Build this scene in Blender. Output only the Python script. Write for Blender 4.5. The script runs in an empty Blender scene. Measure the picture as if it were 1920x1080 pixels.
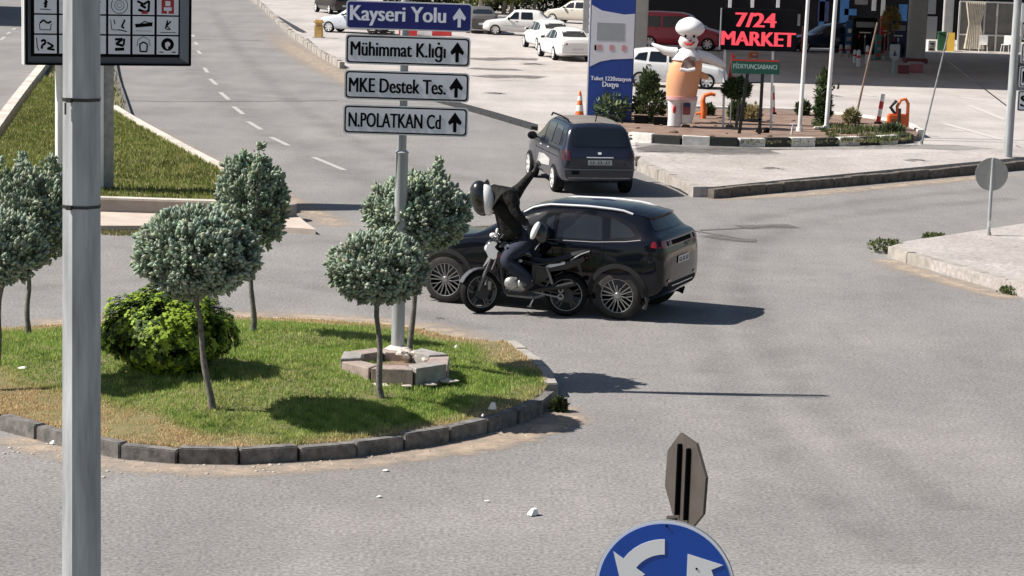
import bpy, bmesh, math, random
import numpy as np
from mathutils import Vector, Matrix, Euler, noise
from mathutils.bvhtree import BVHTree
R = math.radians
rnd = random.Random(7)
sc = bpy.context.scene
C = sc.collection
# ---------------------------------------------------------------- camera
CAM_H, PITCH, ROLL, FPX = 5.75, 0.1594, 0.031, 4200.0
right0 = Vector((1, 0, 0)); fwd = Vector((0, math.cos(PITCH), -math.sin(PITCH))); up0 = Vector((0, math.sin(PITCH), math.cos(PITCH)))
cr = right0 * math.cos(ROLL) + up0 * math.sin(ROLL)
cu = -right0 * math.sin(ROLL) + up0 * math.cos(ROLL)
cam = bpy.data.cameras.new('camera'); camo = bpy.data.objects.new('camera', cam); C.objects.link(camo)
M = Matrix((cr, cu, -fwd)).transposed().to_4x4(); M.translation = (0, 0, CAM_H)
camo.matrix_world = M
cam.sensor_width = 36; cam.lens = 36 * FPX / 1920; cam.clip_end = 5000; cam.clip_start = 0.5
sc.camera = camo
# ---------------------------------------------------------------- light
SHADOW = Vector((0.95, 0.05, 0))            # shadow vector of a 1 m post
sun_el = math.atan(1 / SHADOW.length)
w = bpy.data.worlds.new('World'); sc.world = w; w.use_nodes = True
nt = w.node_tree; sky = nt.nodes.new('ShaderNodeTexSky'); sky.sky_type = 'NISHITA'; sky.sun_disc = False
sky.sun_elevation = sun_el; sky.sun_rotation = R(267); sky.air_density = 1.2; sky.dust_density = 1.0; sky.ozone_density = 0.6
nt.nodes['Background'].inputs['Strength'].default_value = 0.05
nt.links.new(sky.outputs[0], nt.nodes['Background'].inputs['Color'])
sl = bpy.data.lights.new('sun', 'SUN'); sl.energy = 5.0; sl.angle = R(0.5); sl.color = (1.0, 0.945, 0.87)
so = bpy.data.objects.new('sun', sl); C.objects.link(so)
so.rotation_euler = Vector((SHADOW.x, SHADOW.y, -1)).to_track_quat('-Z', 'Y').to_euler()
so.location = (-20, 10, 30)
sc.view_settings.view_transform = 'Standard'; sc.view_settings.look = 'None'; sc.view_settings.gamma = 1
sc.view_settings.exposure = 0.62
sc.cycles.max_bounces = 6; sc.cycles.transparent_max_bounces = 12

def ray(px, py):
    dx = px - 960; dy = py - 540
    a = dx * math.cos(ROLL) + dy * math.sin(ROLL); b = -dx * math.sin(ROLL) + dy * math.cos(ROLL)
    return fwd * FPX + right0 * a - up0 * b
def at(px, py, z=0.0):
    """pixel of the photo -> point on the plane z"""
    d = ray(px, py); t = (z - CAM_H) / d.z
    p = Vector((0, 0, CAM_H)) + d * t
    return p
def proj(P):
    v = Vector(P) - Vector((0, 0, CAM_H))
    z = v.dot(fwd)
    return 960 + FPX * v.dot(cr) / z, 540 - FPX * v.dot(cu) / z
def scale_at(P):
    return FPX / (Vector(P) - Vector((0, 0, CAM_H))).dot(fwd)
def height_to(P, py):
    """height above point P that projects at image row py"""
    s = scale_at(P); return (proj(P)[1] - py) / (s * math.cos(PITCH))
def on_y(px, py, Y):
    d = ray(px, py); t = Y / d.y
    return Vector((0, 0, CAM_H)) + d * t
# ---------------------------------------------------------------- materials
MATS = {}
def mat(name, col, rough=0.6, metal=0.0, var=0.0, vs=3.0, bump=0.0, bs=40.0, coat=0.0, emit=None, spec=0.5, col2=None, obj=True, detail=5, rvar=0.0):
    if name in MATS: return MATS[name]
    m = bpy.data.materials.new(name); m.use_nodes = True; n = m.node_tree.nodes; L = m.node_tree.links
    b = n['Principled BSDF']; b.inputs['Base Color'].default_value = (*col, 1); b.inputs['Roughness'].default_value = rough
    b.inputs['Metallic'].default_value = metal; b.inputs['Coat Weight'].default_value = coat; b.inputs['Coat Roughness'].default_value = 0.04
    b.inputs['Specular IOR Level'].default_value = spec
    tc = n.new('ShaderNodeTexCoord')
    if var > 0 or col2:
        t = n.new('ShaderNodeTexNoise'); t.inputs['Scale'].default_value = vs; t.inputs['Detail'].default_value = detail; t.inputs['Roughness'].default_value = 0.62
        L.new(tc.outputs['Object'], t.inputs['Vector'])
        r = n.new('ShaderNodeValToRGB'); r.color_ramp.elements[0].position = 0.33; r.color_ramp.elements[1].position = 0.68
        if col2: c0, c1 = col2, col
        else: c0 = tuple(c * (1 - var) for c in col); c1 = tuple(min(1, c * (1 + var)) for c in col)
        r.color_ramp.elements[0].color = (*c0, 1); r.color_ramp.elements[1].color = (*c1, 1)
        L.new(t.outputs['Fac'], r.inputs['Fac']); L.new(r.outputs['Color'], b.inputs['Base Color'])
        if rvar > 0:
            mr = n.new('ShaderNodeMapRange'); mr.inputs['To Min'].default_value = max(0, rough - rvar); mr.inputs['To Max'].default_value = rough + rvar
            L.new(t.outputs['Fac'], mr.inputs['Value']); L.new(mr.outputs[0], b.inputs['Roughness'])
    if bump > 0:
        t2 = n.new('ShaderNodeTexNoise'); t2.inputs['Scale'].default_value = bs; t2.inputs['Detail'].default_value = 6
        L.new(tc.outputs['Object'], t2.inputs['Vector'])
        bp = n.new('ShaderNodeBump'); bp.inputs['Strength'].default_value = bump; bp.inputs['Distance'].default_value = 0.01
        L.new(t2.outputs['Fac'], bp.inputs['Height']); L.new(bp.outputs['Normal'], b.inputs['Normal'])
    if emit:
        b.inputs['Emission Color'].default_value = (*emit[0], 1); b.inputs['Emission Strength'].default_value = emit[1]
    MATS[name] = m; return m

def streaky(m, sc_=(6, 6, .6), amt=.35):
    n = m.node_tree.nodes; t = [x for x in n if x.type == 'TEX_NOISE'][0]; tc = [x for x in n if x.type == 'TEX_COORD'][0]
    mp = n.new('ShaderNodeMapping'); mp.inputs['Scale'].default_value = sc_; m.node_tree.links.new(tc.outputs['Object'], mp.inputs['Vector']); m.node_tree.links.new(mp.outputs[0], t.inputs['Vector']); t.inputs['Scale'].default_value = 1.6
def asphalt(name, base, tint, grain=0.35, patch=0.12, crack=0.0, seed=0.0, grain_scale=28.0):
    m = bpy.data.materials.new(name); m.use_nodes = True; n = m.node_tree.nodes; L = m.node_tree.links
    b = n['Principled BSDF']; b.inputs['Roughness'].default_value = 0.9; b.inputs['Specular IOR Level'].default_value = 0.35
    geo = n.new('ShaderNodeNewGeometry'); mp = n.new('ShaderNodeMapping'); mp.inputs['Location'].default_value = (seed, seed * 2, 0)
    L.new(geo.outputs['Position'], mp.inputs['Vector'])
    def noi(scale, det, rough=0.6, dist=0.0):
        t = n.new('ShaderNodeTexNoise'); t.inputs['Scale'].default_value = scale; t.inputs['Detail'].default_value = det
        t.inputs['Roughness'].default_value = rough; t.inputs['Distortion'].default_value = dist
        L.new(mp.outputs[0], t.inputs['Vector']); return t.outputs['Fac']
    def mr(src, a, b_, lo, hi):
        x = n.new('ShaderNodeMapRange'); x.inputs['From Min'].default_value = a; x.inputs['From Max'].default_value = b_
        x.inputs['To Min'].default_value = lo; x.inputs['To Max'].default_value = hi; L.new(src, x.inputs['Value']); return x.outputs[0]
    def mul(a, c):
        x = n.new('ShaderNodeMath'); x.operation = 'MULTIPLY'; L.new(a, x.inputs[0])
        if isinstance(c, float): x.inputs[1].default_value = c
        else: L.new(c, x.inputs[1])
        return x.outputs[0]
    g = mr(noi(grain_scale, 3, 0.7), 0.32, 0.68, 1 - grain, 1 + grain)
    g2 = mr(noi(3.2, 6, 0.7), 0.3, 0.7, 1 - patch * 0.7, 1 + patch * 0.7)
    g3 = mr(noi(0.35, 5, 0.65, 0.6), 0.3, 0.7, 1 - patch, 1 + patch)
    v = mul(mul(g, g2), g3)
    # long tyre-polished streaks
    mp2 = n.new('ShaderNodeMapping'); mp2.inputs['Scale'].default_value = (0.9, 0.10, 1); mp2.inputs['Rotation'].default_value = (0, 0, R(14) + seed)
    L.new(geo.outputs['Position'], mp2.inputs['Vector'])
    ts = n.new('ShaderNodeTexNoise'); ts.inputs['Scale'].default_value = 1.3; ts.inputs['Detail'].default_value = 4; L.new(mp2.outputs[0], ts.inputs['Vector'])
    v = mul(v, mr(ts.outputs['Fac'], 0.3, 0.7, 0.94, 1.06))
    if crack > 0:
        vo = n.new('ShaderNodeTexVoronoi'); vo.feature = 'DISTANCE_TO_EDGE'; vo.inputs['Scale'].default_value = 0.28
        wn = n.new('ShaderNodeTexNoise'); wn.inputs['Scale'].default_value = 1.2; wn.inputs['Detail'].default_value = 6; L.new(mp.outputs[0], wn.inputs['Vector'])
        va = n.new('ShaderNodeVectorMath'); va.operation = 'MULTIPLY_ADD'; L.new(wn.outputs['Color'], va.inputs[0]); va.inputs[1].default_value = (1.6, 1.6, 0); L.new(mp.outputs[0], va.inputs[2])
        L.new(va.outputs[0], vo.inputs['Vector'])
        ck = mr(vo.outputs['Distance'], 0.0, 0.006, 1 - crack, 1.0)
        v = mul(v, ck)
    hs = n.new('ShaderNodeMix'); hs.data_type = 'RGBA'; hs.inputs[6].default_value = (*base, 1); hs.inputs[7].default_value = (*tint, 1)
    L.new(mr(noi(0.22, 4), 0.42, 0.66, 0, 1), hs.inputs[0])
    vm = n.new('ShaderNodeVectorMath'); vm.operation = 'SCALE'; L.new(hs.outputs[2], vm.inputs[0]); L.new(v, vm.inputs[3])
    L.new(vm.outputs[0], b.inputs['Base Color'])
    bp = n.new('ShaderNodeBump'); bp.inputs['Strength'].default_value = 0.5; bp.inputs['Distance'].default_value = 0.006
    L.new(noi(grain_scale * 1.5, 3), bp.inputs['Height']); L.new(bp.outputs[0], b.inputs['Normal'])
    return m

def dusty(name, col, density=0.5, scale=5.0, amt=1.0):
    """a sheet whose own vertex attribute 'fade' thins it out at the edges"""
    m = bpy.data.materials.new(name); m.use_nodes = True; n = m.node_tree.nodes; L = m.node_tree.links
    b = n['Principled BSDF']; b.inputs['Base Color'].default_value = (*col, 1); b.inputs['Roughness'].default_value = 0.95
    geo = n.new('ShaderNodeNewGeometry'); t = n.new('ShaderNodeTexNoise'); t.inputs['Scale'].default_value = scale; t.inputs['Detail'].default_value = 8; t.inputs['Roughness'].default_value = 0.75
    L.new(geo.outputs['Position'], t.inputs['Vector'])
    a = n.new('ShaderNodeAttribute'); a.attribute_name = 'fade'
    x = n.new('ShaderNodeMath'); x.operation = 'MULTIPLY_ADD'; L.new(t.outputs['Fac'], x.inputs[0]); x.inputs[1].default_value = 3.4; x.inputs[2].default_value = -1.95 + density * 0.4
    y = n.new('ShaderNodeMath'); y.operation = 'ADD'; L.new(x.outputs[0], y.inputs[0]); L.new(a.outputs['Fac'], y.inputs[1])
    z = n.new('ShaderNodeMath'); z.operation = 'MULTIPLY'; z.use_clamp = True; L.new(y.outputs[0], z.inputs[0]); L.new(a.outputs['Fac'], z.inputs[1])
    q = n.new('ShaderNodeMath'); q.operation = 'MULTIPLY'; q.inputs[1].default_value = amt; L.new(z.outputs[0], q.inputs[0]); L.new(q.outputs[0], b.inputs['Alpha'])
    return m

def leafmat(name, rough=0.55, trans=0.25):
    m = bpy.data.materials.new(name); m.use_nodes = True; n = m.node_tree.nodes; L = m.node_tree.links
    b = n['Principled BSDF']; a = n.new('ShaderNodeAttribute'); a.attribute_name = 'tone'
    L.new(a.outputs['Color'], b.inputs['Base Color']); b.inputs['Roughness'].default_value = rough; b.inputs['Specular IOR Level'].default_value = 0.3
    if trans > 0:
        tr = n.new('ShaderNodeBsdfTranslucent'); mx = n.new('ShaderNodeMixShader'); mx.inputs[0].default_value = trans
        L.new(a.outputs['Color'], tr.inputs['Color']); L.new(b.outputs[0], mx.inputs[1]); L.new(tr.outputs[0], mx.inputs[2])
        L.new(mx.outputs[0], n['Material Output'].inputs['Surface'])
    return m
# ---------------------------------------------------------------- mesh helpers
def tag(o, label=None, cat=None, group=None, kind=None):
    if label: o['label'] = label
    if cat: o['category'] = cat
    if group: o['group'] = group
    if kind: o['kind'] = kind
    return o
def empty(name, loc=(0, 0, 0), rz=0.0, label=None, cat=None, group=None, tilt=(0, 0)):
    o = bpy.data.objects.new(name, None); C.objects.link(o); o.location = loc; o.rotation_euler = (tilt[0], tilt[1], rz)
    o.empty_display_size = 0.2
    return tag(o, label, cat, group)
class MB:
    def __init__(s): s.v = []; s.f = []; s.m = []
    def add(s, vs, fs, mi=0):
        k = len(s.v); s.v += [tuple(v) for v in vs]; s.f += [tuple(i + k for i in f) for f in fs]; s.m += [mi] * len(fs); return s
    def box(s, c, d, rot=(0, 0, 0), mi=0, taper=1.0):
        x, y, z = d[0] / 2, d[1] / 2, d[2] / 2; Mr = Euler(rot).to_matrix(); c = Vector(c)
        vs = [c + Mr @ Vector((a * x * (taper if e > 0 else 1), b_ * y * (taper if e > 0 else 1), e * z)) for e in (-1, 1) for b_ in (-1, 1) for a in (-1, 1)]
        return s.add(vs, [(0, 2, 3, 1), (4, 5, 7, 6), (0, 1, 5, 4), (2, 6, 7, 3), (0, 4, 6, 2), (1, 3, 7, 5)], mi)
    def rbox(s, c, d, r=0.01, rot=(0, 0, 0), mi=0):
        """box with chamfered edges"""
        bm = bmesh.new(); bmesh.ops.create_cube(bm, size=1); bmesh.ops.scale(bm, vec=d, verts=bm.verts)
        bmesh.ops.bevel(bm, geom=bm.edges[:], offset=min(r, min(d) * 0.45), segments=2, affect='EDGES')
        Mr = Euler(rot).to_matrix(); c = Vector(c)
        bm.verts.index_update(); s.add([c + Mr @ v.co for v in bm.verts], [[v.index for v in f.verts] for f in bm.faces], mi); bm.free(); return s
    def bar(s, p0, p1, wd, h=None, mi=0, upv=(0, 0, 1)):
        p0 = Vector(p0); p1 = Vector(p1); d = (p1 - p0); l = d.length; d.normalize(); h = h or wd
        u = Vector(upv); 
        if abs(d.dot(u)) > 0.98: u = Vector((0, 1, 0))
        a = d.cross(u).normalized(); b_ = a.cross(d).normalized()
        vs = [q + a * (i * wd / 2) + b_ * (j * h / 2) for q in (p0, p1) for j in (-1, 1) for i in (-1, 1)]
        return s.add(vs, [(0, 1, 3, 2), (4, 6, 7, 5), (0, 4, 5, 1), (2, 3, 7, 6), (0, 2, 6, 4), (1, 5, 7, 3)], mi)
    def tube(s, pts, r, n=10, mi=0, caps=True, twist=0.0, flat=1.0):
        pts = [Vector(p) for p in pts]; r = r if isinstance(r, (list, tuple)) else [r] * len(pts)
        vs = []; fs = []; pa = None
        for i, p in enumerate(pts):
            d = (pts[min(i + 1, len(pts) - 1)] - pts[max(i - 1, 0)]).normalized()
            if pa is None:
                u = Vector((0, 0, 1)) if abs(d.z) < 0.9 else Vector((0, 1, 0)); a = d.cross(u).normalized()
            else: a = (pa - d * pa.dot(d)).normalized()
            pa = a; b_ = a.cross(d).normalized()
            for k in range(n):
                t = 2 * math.pi * k / n + twist; vs.append(p + a * (math.cos(t) * r[i]) + b_ * (math.sin(t) * r[i] * flat))
        for i in range(len(pts) - 1):
            for k in range(n):
                k2 = (k + 1) % n; fs.append((i * n + k, i * n + k2, (i + 1) * n + k2, (i + 1) * n + k))
        if caps: fs.append(tuple(range(n))[::-1]); fs.append(tuple((len(pts) - 1) * n + k for k in range(n)))
        return s.add(vs, fs, mi)
    def cyl(s, p0, p1, r0, r1=None, n=16, mi=0, twist=0.0): return s.tube([p0, p1], [r0, r0 if r1 is None else r1], n, mi, True, twist)
    def lathe(s, prof, c=(0, 0, 0), axis='z', n=24, mi=0, closed=False):
        c = Vector(c); vs = []; fs = []
        for (r, t) in prof:
            for k in range(n):
                a = 2 * math.pi * k / n; x, y = r * math.cos(a), r * math.sin(a)
                vs.append(c + Vector({'z': (x, y, t), 'y': (x, t, y), 'x': (t, x, y)}[axis]))
        m_ = len(prof)
        for i in range(m_ if closed else m_ - 1):
            j = (i + 1) % m_
            for k in range(n):
                k2 = (k + 1) % n; fs.append((i * n + k, i * n + k2, j * n + k2, j * n + k))
        if not closed: fs.append(tuple(range(n))[::-1]); fs.append(tuple((m_ - 1) * n + k for k in range(n)))
        return s.add(vs, fs, mi)
    def ell(s, c, r, n=18, m=12, rot=None, mi=0, jit=0.0, jf=2.0):
        c = Vector(c); vs = []; fs = []; Mr = Euler(rot).to_matrix() if rot else Matrix.Identity(3)
        for i in range(m + 1):
            ph = math.pi * i / m
            for k in range(n):
                th = 2 * math.pi * k / n
                v = Vector((math.sin(ph) * math.cos(th) * r[0], math.sin(ph) * math.sin(th) * r[1], math.cos(ph) * r[2]))
                if jit: v *= 1 + jit * noise.noise(v * jf + c)
                vs.append(c + Mr @ v)
        for i in range(m):
            for k in range(n):
                k2 = (k + 1) % n; fs.append((i * n + k, (i + 1) * n + k, (i + 1) * n + k2, i * n + k2))
        return s.add(vs, fs, mi)
    def prism(s, poly, fn, t0, t1, mi=0):
        """poly: 2D points, fn(u,v,t)->3D"""
        n = len(poly); vs = [fn(u, v, t0) for u, v in poly] + [fn(u, v, t1) for u, v in poly]
        fs = [tuple(range(n))[::-1], tuple(range(n, 2 * n))] + [(i, (i + 1) % n, n + (i + 1) % n, n + i) for i in range(n)]
        return s.add(vs, fs, mi)
    def build(s, name, mats, parent=None, smooth=38, loc=None, **tg):
        me = bpy.data.meshes.new(name); me.from_pydata(s.v, [], s.f)
        mats = mats if isinstance(mats, (list, tuple)) else [mats]
        for m_ in mats: me.materials.append(m_)
        if len(mats) > 1: me.polygons.foreach_set('material_index', s.m)
        bm = bmesh.new(); bm.from_mesh(me); bmesh.ops.recalc_face_normals(bm, faces=bm.faces); bm.to_mesh(me); bm.free()
        if smooth:
            me.polygons.foreach_set('use_smooth', [True] * len(me.polygons)); me.set_sharp_from_angle(angle=R(smooth))
        me.update(); o = bpy.data.objects.new(name, me); C.objects.link(o)
        if parent: o.parent = parent
        if loc is not None: o.location = loc
        tag(o, **tg); return o
def rp(pts, r, n=4):
    """round the corners of a polygon"""
    out = []; N = len(pts); rr = r if isinstance(r, (list, tuple)) else [r] * N
    for i in range(N):
        p = Vector(pts[i]).to_2d(); a = Vector(pts[i - 1]).to_2d() - p; b_ = Vector(pts[(i + 1) % N]).to_2d() - p
        q = min(rr[i], a.length * 0.45, b_.length * 0.45)
        if q < 1e-4: out.append((p.x, p.y)); continue
        A = p + a.normalized() * q; B = p + b_.normalized() * q
        for k in range(n + 1):
            t = k / n; v = A * (1 - t) ** 2 + p * 2 * t * (1 - t) + B * t * t; out.append((v.x, v.y))
    return out
def rect(x0, z0, x1, z1): return [(x0, z0), (x1, z0), (x1, z1), (x0, z1)]
XZ = lambda y0: (lambda u, v, t: (u, y0 + t, v))
_dg = None
def text_mb(txt, width, height, bold=0.0, mb=None, origin=(0, 0, 0), depth=0.004, mi=0, face='-y', fit_h=True, spacing=1.0, res=3):
    """lettering fitted in width x height (cap box), facing -y; origin = lower left"""
    cu_ = bpy.data.curves.new('t', 'FONT'); cu_.body = txt; cu_.size = 1;  cu_.resolution_u = res; cu_.space_character = spacing
    cu_.extrude = 0.5
    o = bpy.data.objects.new('t', cu_); C.objects.link(o); bpy.context.view_layer.update()
    me = bpy.data.meshes.new_from_object(o.evaluated_get(bpy.context.evaluated_depsgraph_get()))
    vs = [v.co.copy() for v in me.vertices]; fs = [tuple(p.vertices) for p in me.polygons]
    x0 = min(v.x for v in vs); x1 = max(v.x for v in vs); z0 = min(v.y for v in vs); z1 = max(v.y for v in vs)
    if not fit_h: z0, z1 = 0.0, 0.73
    sx = width / (x1 - x0); sz = height / (z1 - z0)
    mb = mb or MB(); ox, oy, oz = origin
    dxs = [0.0] if bold <= 0 else [-bold, 0.0, bold]
    for q_, dx_ in enumerate(dxs): mb.add([(ox + (v.x - x0 + dx_) * sx, oy - (v.z + 0.5) * depth - q_ * 0.0004, oz + (v.y - z0) * sz) for v in vs], fs, mi)
    bpy.data.objects.remove(o); bpy.data.meshes.remove(me); bpy.data.curves.remove(cu_)
    return mb
def copy_tree(o, parent=None):
    c = o.copy(); C.objects.link(c); c.parent = parent
    for ch in [x for x in bpy.data.objects if x.parent == o]: copy_tree(ch, c)
    return c
def sheet(name, poly, z, m, kind='structure', sub=None, **tg):
    """flat polygon sheet from world xy points"""
    bm = bmesh.new(); vs = [bm.verts.new((p[0], p[1], z)) for p in poly]; bm.faces.new(vs)
    bmesh.ops.triangulate(bm, faces=bm.faces); bmesh.ops.recalc_face_normals(bm, faces=bm.faces)
    for f in bm.faces:
        if f.normal.z < 0: f.normal_flip()
    me = bpy.data.meshes.new(name); bm.to_mesh(me); bm.free(); me.materials.append(m)
    o = bpy.data.objects.new(name, me); C.objects.link(o); tag(o, kind=kind, **tg); return o
def pxpoly(pts, z=0.0): return [at(x, y, z).to_2d() for x, y in pts]
def smooth_poly(pts, it=2, closed=True):
    for _ in range(it):
        q = []; n = len(pts)
        for i in range(n if closed else n - 1):
            a = Vector(pts[i]); b_ = Vector(pts[(i + 1) % n]); q += [a.lerp(b_, .25), a.lerp(b_, .75)]
        if not closed: q = [Vector(pts[0])] + q + [Vector(pts[-1])]
        pts = q
    return [Vector(p) for p in pts]
def resample(pts, step):
    pts = [Vector(p) for p in pts]; out = [pts[0]]; acc = 0
    for a, b_ in zip(pts, pts[1:]):
        l = (b_ - a).length; t = step - acc
        while t <= l: out.append(a.lerp(b_, t / l)); t += step
        acc = (acc + l) % step
    return out
def inside(p, poly):
    x, y = p[0], p[1]; r = False; n = len(poly); j = n - 1
    for i in range(n):
        xi, yi = poly[i][0], poly[i][1]; xj, yj = poly[j][0], poly[j][1]
        if (yi > y) != (yj > y) and x < (xj - xi) * (y - yi) / (yj - yi + 1e-12) + xi: r = not r
        j = i
    return r
def strip_fade(name, line, w_in, w_out, z, m, n_cross=8, **tg):
    """soft-edged strip following a line; attribute fade 0..1..0"""
    pts = [Vector(p).to_2d() for p in line]; vs = []; fs = []; fd = []
    for i, p in enumerate(pts):
        d = (pts[min(i + 1, len(pts) - 1)] - pts[max(i - 1, 0)]).normalized(); nn = Vector((-d.y, d.x))
        for k in range(n_cross + 1):
            t = k / n_cross; off = -w_in + (w_in + w_out) * t; q = p + nn * off
            vs.append((q.x, q.y, z)); e = math.sin(math.pi * t) ** 0.8
            if i in (0, len(pts) - 1): e = 0
            fd.append(e)
    K = n_cross + 1
    for i in range(len(pts) - 1):
        for k in range(n_cross): fs.append((i * K + k, i * K + k + 1, (i + 1) * K + k + 1, (i + 1) * K + k))
    me = bpy.data.meshes.new(name); me.from_pydata(vs, [], fs); me.materials.append(m)
    at_ = me.attributes.new('fade', 'FLOAT', 'POINT'); at_.data.foreach_set('value', fd)
    o = bpy.data.objects.new(name, me); C.objects.link(o); tag(o, **tg); return o
def kerb_run(name, line, h, wd, mats, block=0.62, gap=0.012, z0=0.0, alt=False, side=1, jit=0.006, **tg):
    """row of kerb blocks following a world line; width grows to the left of the line when side=1"""
    pts = resample([Vector(p).to_2d() for p in line], block); mb = MB(); r_ = random.Random(len(pts))
    for i in range(len(pts) - 1):
        a, b_ = pts[i], pts[i + 1]; d = (b_ - a); l = d.length; d.normalize(); nn = Vector((-d.y, d.x)) * side
        c = (a + b_) / 2 + nn * wd / 2 + nn * r_.uniform(-jit, jit)
        mb.rbox((c.x, c.y, z0 + h / 2 - 0.04 + r_.uniform(-jit, jit)), (l - gap, wd, h + 0.08), 0.012, (0, r_.uniform(-jit, jit), math.atan2(d.y, d.x) + r_.uniform(-jit, jit)), (i % 2) if alt else 0)
    return mb.build(name, mats, kind='structure', **tg)
# ================================================================ SETTING
m_road = asphalt('asphalt_road', (0.207, 0.198, 0.193), (0.24, 0.227, 0.219), 0.40, 0.11, 0.10, 0.0, 24.0)
m_fore = asphalt('pale_forecourt', (0.44, 0.405, 0.385), (0.36, 0.33, 0.312), 0.2, 0.10, 0.0, 3.0, 14.0)
m_pave = asphalt('pale_paving', (0.40, 0.365, 0.345), (0.34, 0.305, 0.283), 0.24, 0.14, 0.25, 5.0, 12.0)
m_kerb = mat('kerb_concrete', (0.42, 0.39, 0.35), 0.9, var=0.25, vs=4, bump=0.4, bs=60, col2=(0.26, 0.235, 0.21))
m_kerbd = mat('kerb_dark_stone', (0.24, 0.225, 0.212), 0.9, spec=.15, var=0.3, vs=9, bump=0.5, bs=70, col2=(0.10, 0.094, 0.09))
m_kwhite = mat('kerb_white_paint', (0.78, 0.76, 0.72), 0.7, var=0.12, vs=6, bump=0.3, col2=(0.55, 0.52, 0.48))
m_kblack = mat('kerb_black_paint', (0.03, 0.032, 0.03), 0.7, var=0.3, vs=6, bump=0.3)
m_soil = mat('dry_soil', (0.27, 0.18, 0.135), 0.97, var=0.3, vs=2.5, bump=0.8, bs=14, col2=(0.15, 0.10, 0.078))
m_sand = mat('sandy_rim', (0.46, 0.36, 0.25), 0.97, var=0.2, vs=5, bump=0.6, bs=30, col2=(0.34, 0.26, 0.17))
m_turf = mat('turf_soil', (0.12, 0.13, 0.045), 0.97, var=0.4, vs=5, bump=0.6, bs=60, col2=(0.21, 0.17, 0.085))
m_paint = mat('road_paint', (0.40, 0.385, 0.37), 0.8, var=0.2, vs=20)
m_shadow_line = mat('shadow_line', (0.10, 0.095, 0.09), 0.8)
m_dust = dusty('dust_sheet', (0.44, 0.35, 0.27), -0.05, 3.0, .85)
m_streak = dusty('dark_streak', (0.13, 0.12, 0.115), 0.35, 1.5)
m_blade = leafmat('grass_blades', 0.6, 0.3)

# one sheet to the horizon
N = 60
sheet('ground', [(-1500, -20), (1500, -20), (1500, 3000), (-1500, 3000)], -0.02, m_road, label='grey asphalt ground around the junction')
# the carriageway
far_w = lambda x, y: at(x, y).to_2d()
road_right = [(470, 0), (490, 15), (540, 65), (600, 107), (640, 130), (705, 155), (820, 191), (905, 214), (1005, 245), (1100, 277), (1200, 314), (1300, 364)]
rr = [far_w(*p) for p in road_right]
dfar = (rr[0] - rr[3]).normalized()
rr_far = rr[0] + dfar * 260
sheet('road', [(-260, 8), (260, 8), far_w(2600, 420), far_w(1930, 300)] + [rr[-1]] + rr[::-1][1:] + [rr_far, (rr_far[0] - 90, rr_far[1]), (-260, 330)], 0.0, m_road,
      label='grey asphalt carriageway of the junction')
# petrol station forecourt
sheet('forecourt', [rr_far + Vector((0.5, 0))] + [p + Vector((0.22, 0.1)) for p in rr[:-1]] + [far_w(1290, 345), far_w(1915, 285), far_w(2700, 275), (190, 190), (190, 330)], 0.004, m_fore,
      label='pale sunlit concrete forecourt of the petrol station')
# service lane strip between planter and pavement
sheet('service_lane', pxpoly([(1195, 286), (1300, 280), (1500, 281), (1720, 279), (1800, 283), (1905, 290), (1905, 283), (1790, 272), (1700, 272), (1400, 275), (1190, 268)]), 0.009,
      asphalt('worn_lane', (0.235, 0.22, 0.21), (0.27, 0.25, 0.235), 0.2, 0.2, 0.1, 8.0, 14.0), label='greyer worn strip of service lane in front of the planter')

# pavement between junction and forecourt
def slab(name, px, h, m, **tg):
    P = [p for p in pxpoly(px, h)]; mb = MB(); n = len(P)
    mb.prism([(p.x, p.y) for p in P], lambda u, v, t: (u, v, t), -0.05, h); return mb.build(name, m, smooth=0, kind='structure', **tg)
slab('pavement', [(1196, 300), (1300, 350), (1340, 350), (1500, 334), (1700, 315), (1925, 294), (2200, 272), (2200, 262), (1925, 276), (1700, 287), (1500, 292), (1300, 290), (1205, 290)], 0.235, m_pave,
     label='pale pavement strip between the junction and the petrol station')
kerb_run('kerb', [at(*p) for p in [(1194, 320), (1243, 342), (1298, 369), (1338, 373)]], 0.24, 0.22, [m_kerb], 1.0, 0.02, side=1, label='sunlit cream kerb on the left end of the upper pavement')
kerb_run('kerb', [at(*p) for p in [(1338, 373), (1500, 357), (1700, 339), (1925, 318), (2200, 295)]], 0.215, 0.2, [mat('shaded_stone', (0.20, 0.175, 0.155), 0.95, var=.3, vs=5, bump=.5, col2=(.09, .08, .07), spec=.1)], 0.62, 0.012, side=1, jit=0.012, label='kerb stones coloured dark grey for shade along the front of the upper pavement')  # darker stone colour stands in for the shade on this kerb front
mb = MB()
for i in range(9):
    p = at(1300 + 5 * i + rnd.uniform(-3, 3), 361 + rnd.uniform(-6, 8)); mb.ell((p.x, p.y, 0.06), (rnd.uniform(.1, .3), rnd.uniform(.12, .3), rnd.uniform(.05, .16)), 8, 6, jit=0.4, rot=(0, 0, rnd.random() * 6))
mb.build('rubble', m_kerb, kind='structure', label='broken kerb corner crumbled into rubble')
# lower right pavement island
slab('pavement', [(1672, 461), (1700, 473), (1790, 500), (1925, 538), (2300, 640), (2300, 380), (1925, 418), (1800, 437), (1700, 452)], 0.19, m_pave,
     label='pale pavement under the round sign at the right edge')
kerb_run('kerb', [at(*p) for p in [(1664, 482), (1700, 494), (1790, 519), (1925, 557), (2300, 662)]], 0.2, 0.2, [m_kerb], 0.78, 0.012, side=1, jit=0.01, label='sunlit cream kerb stones of the lower right pavement')
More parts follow.
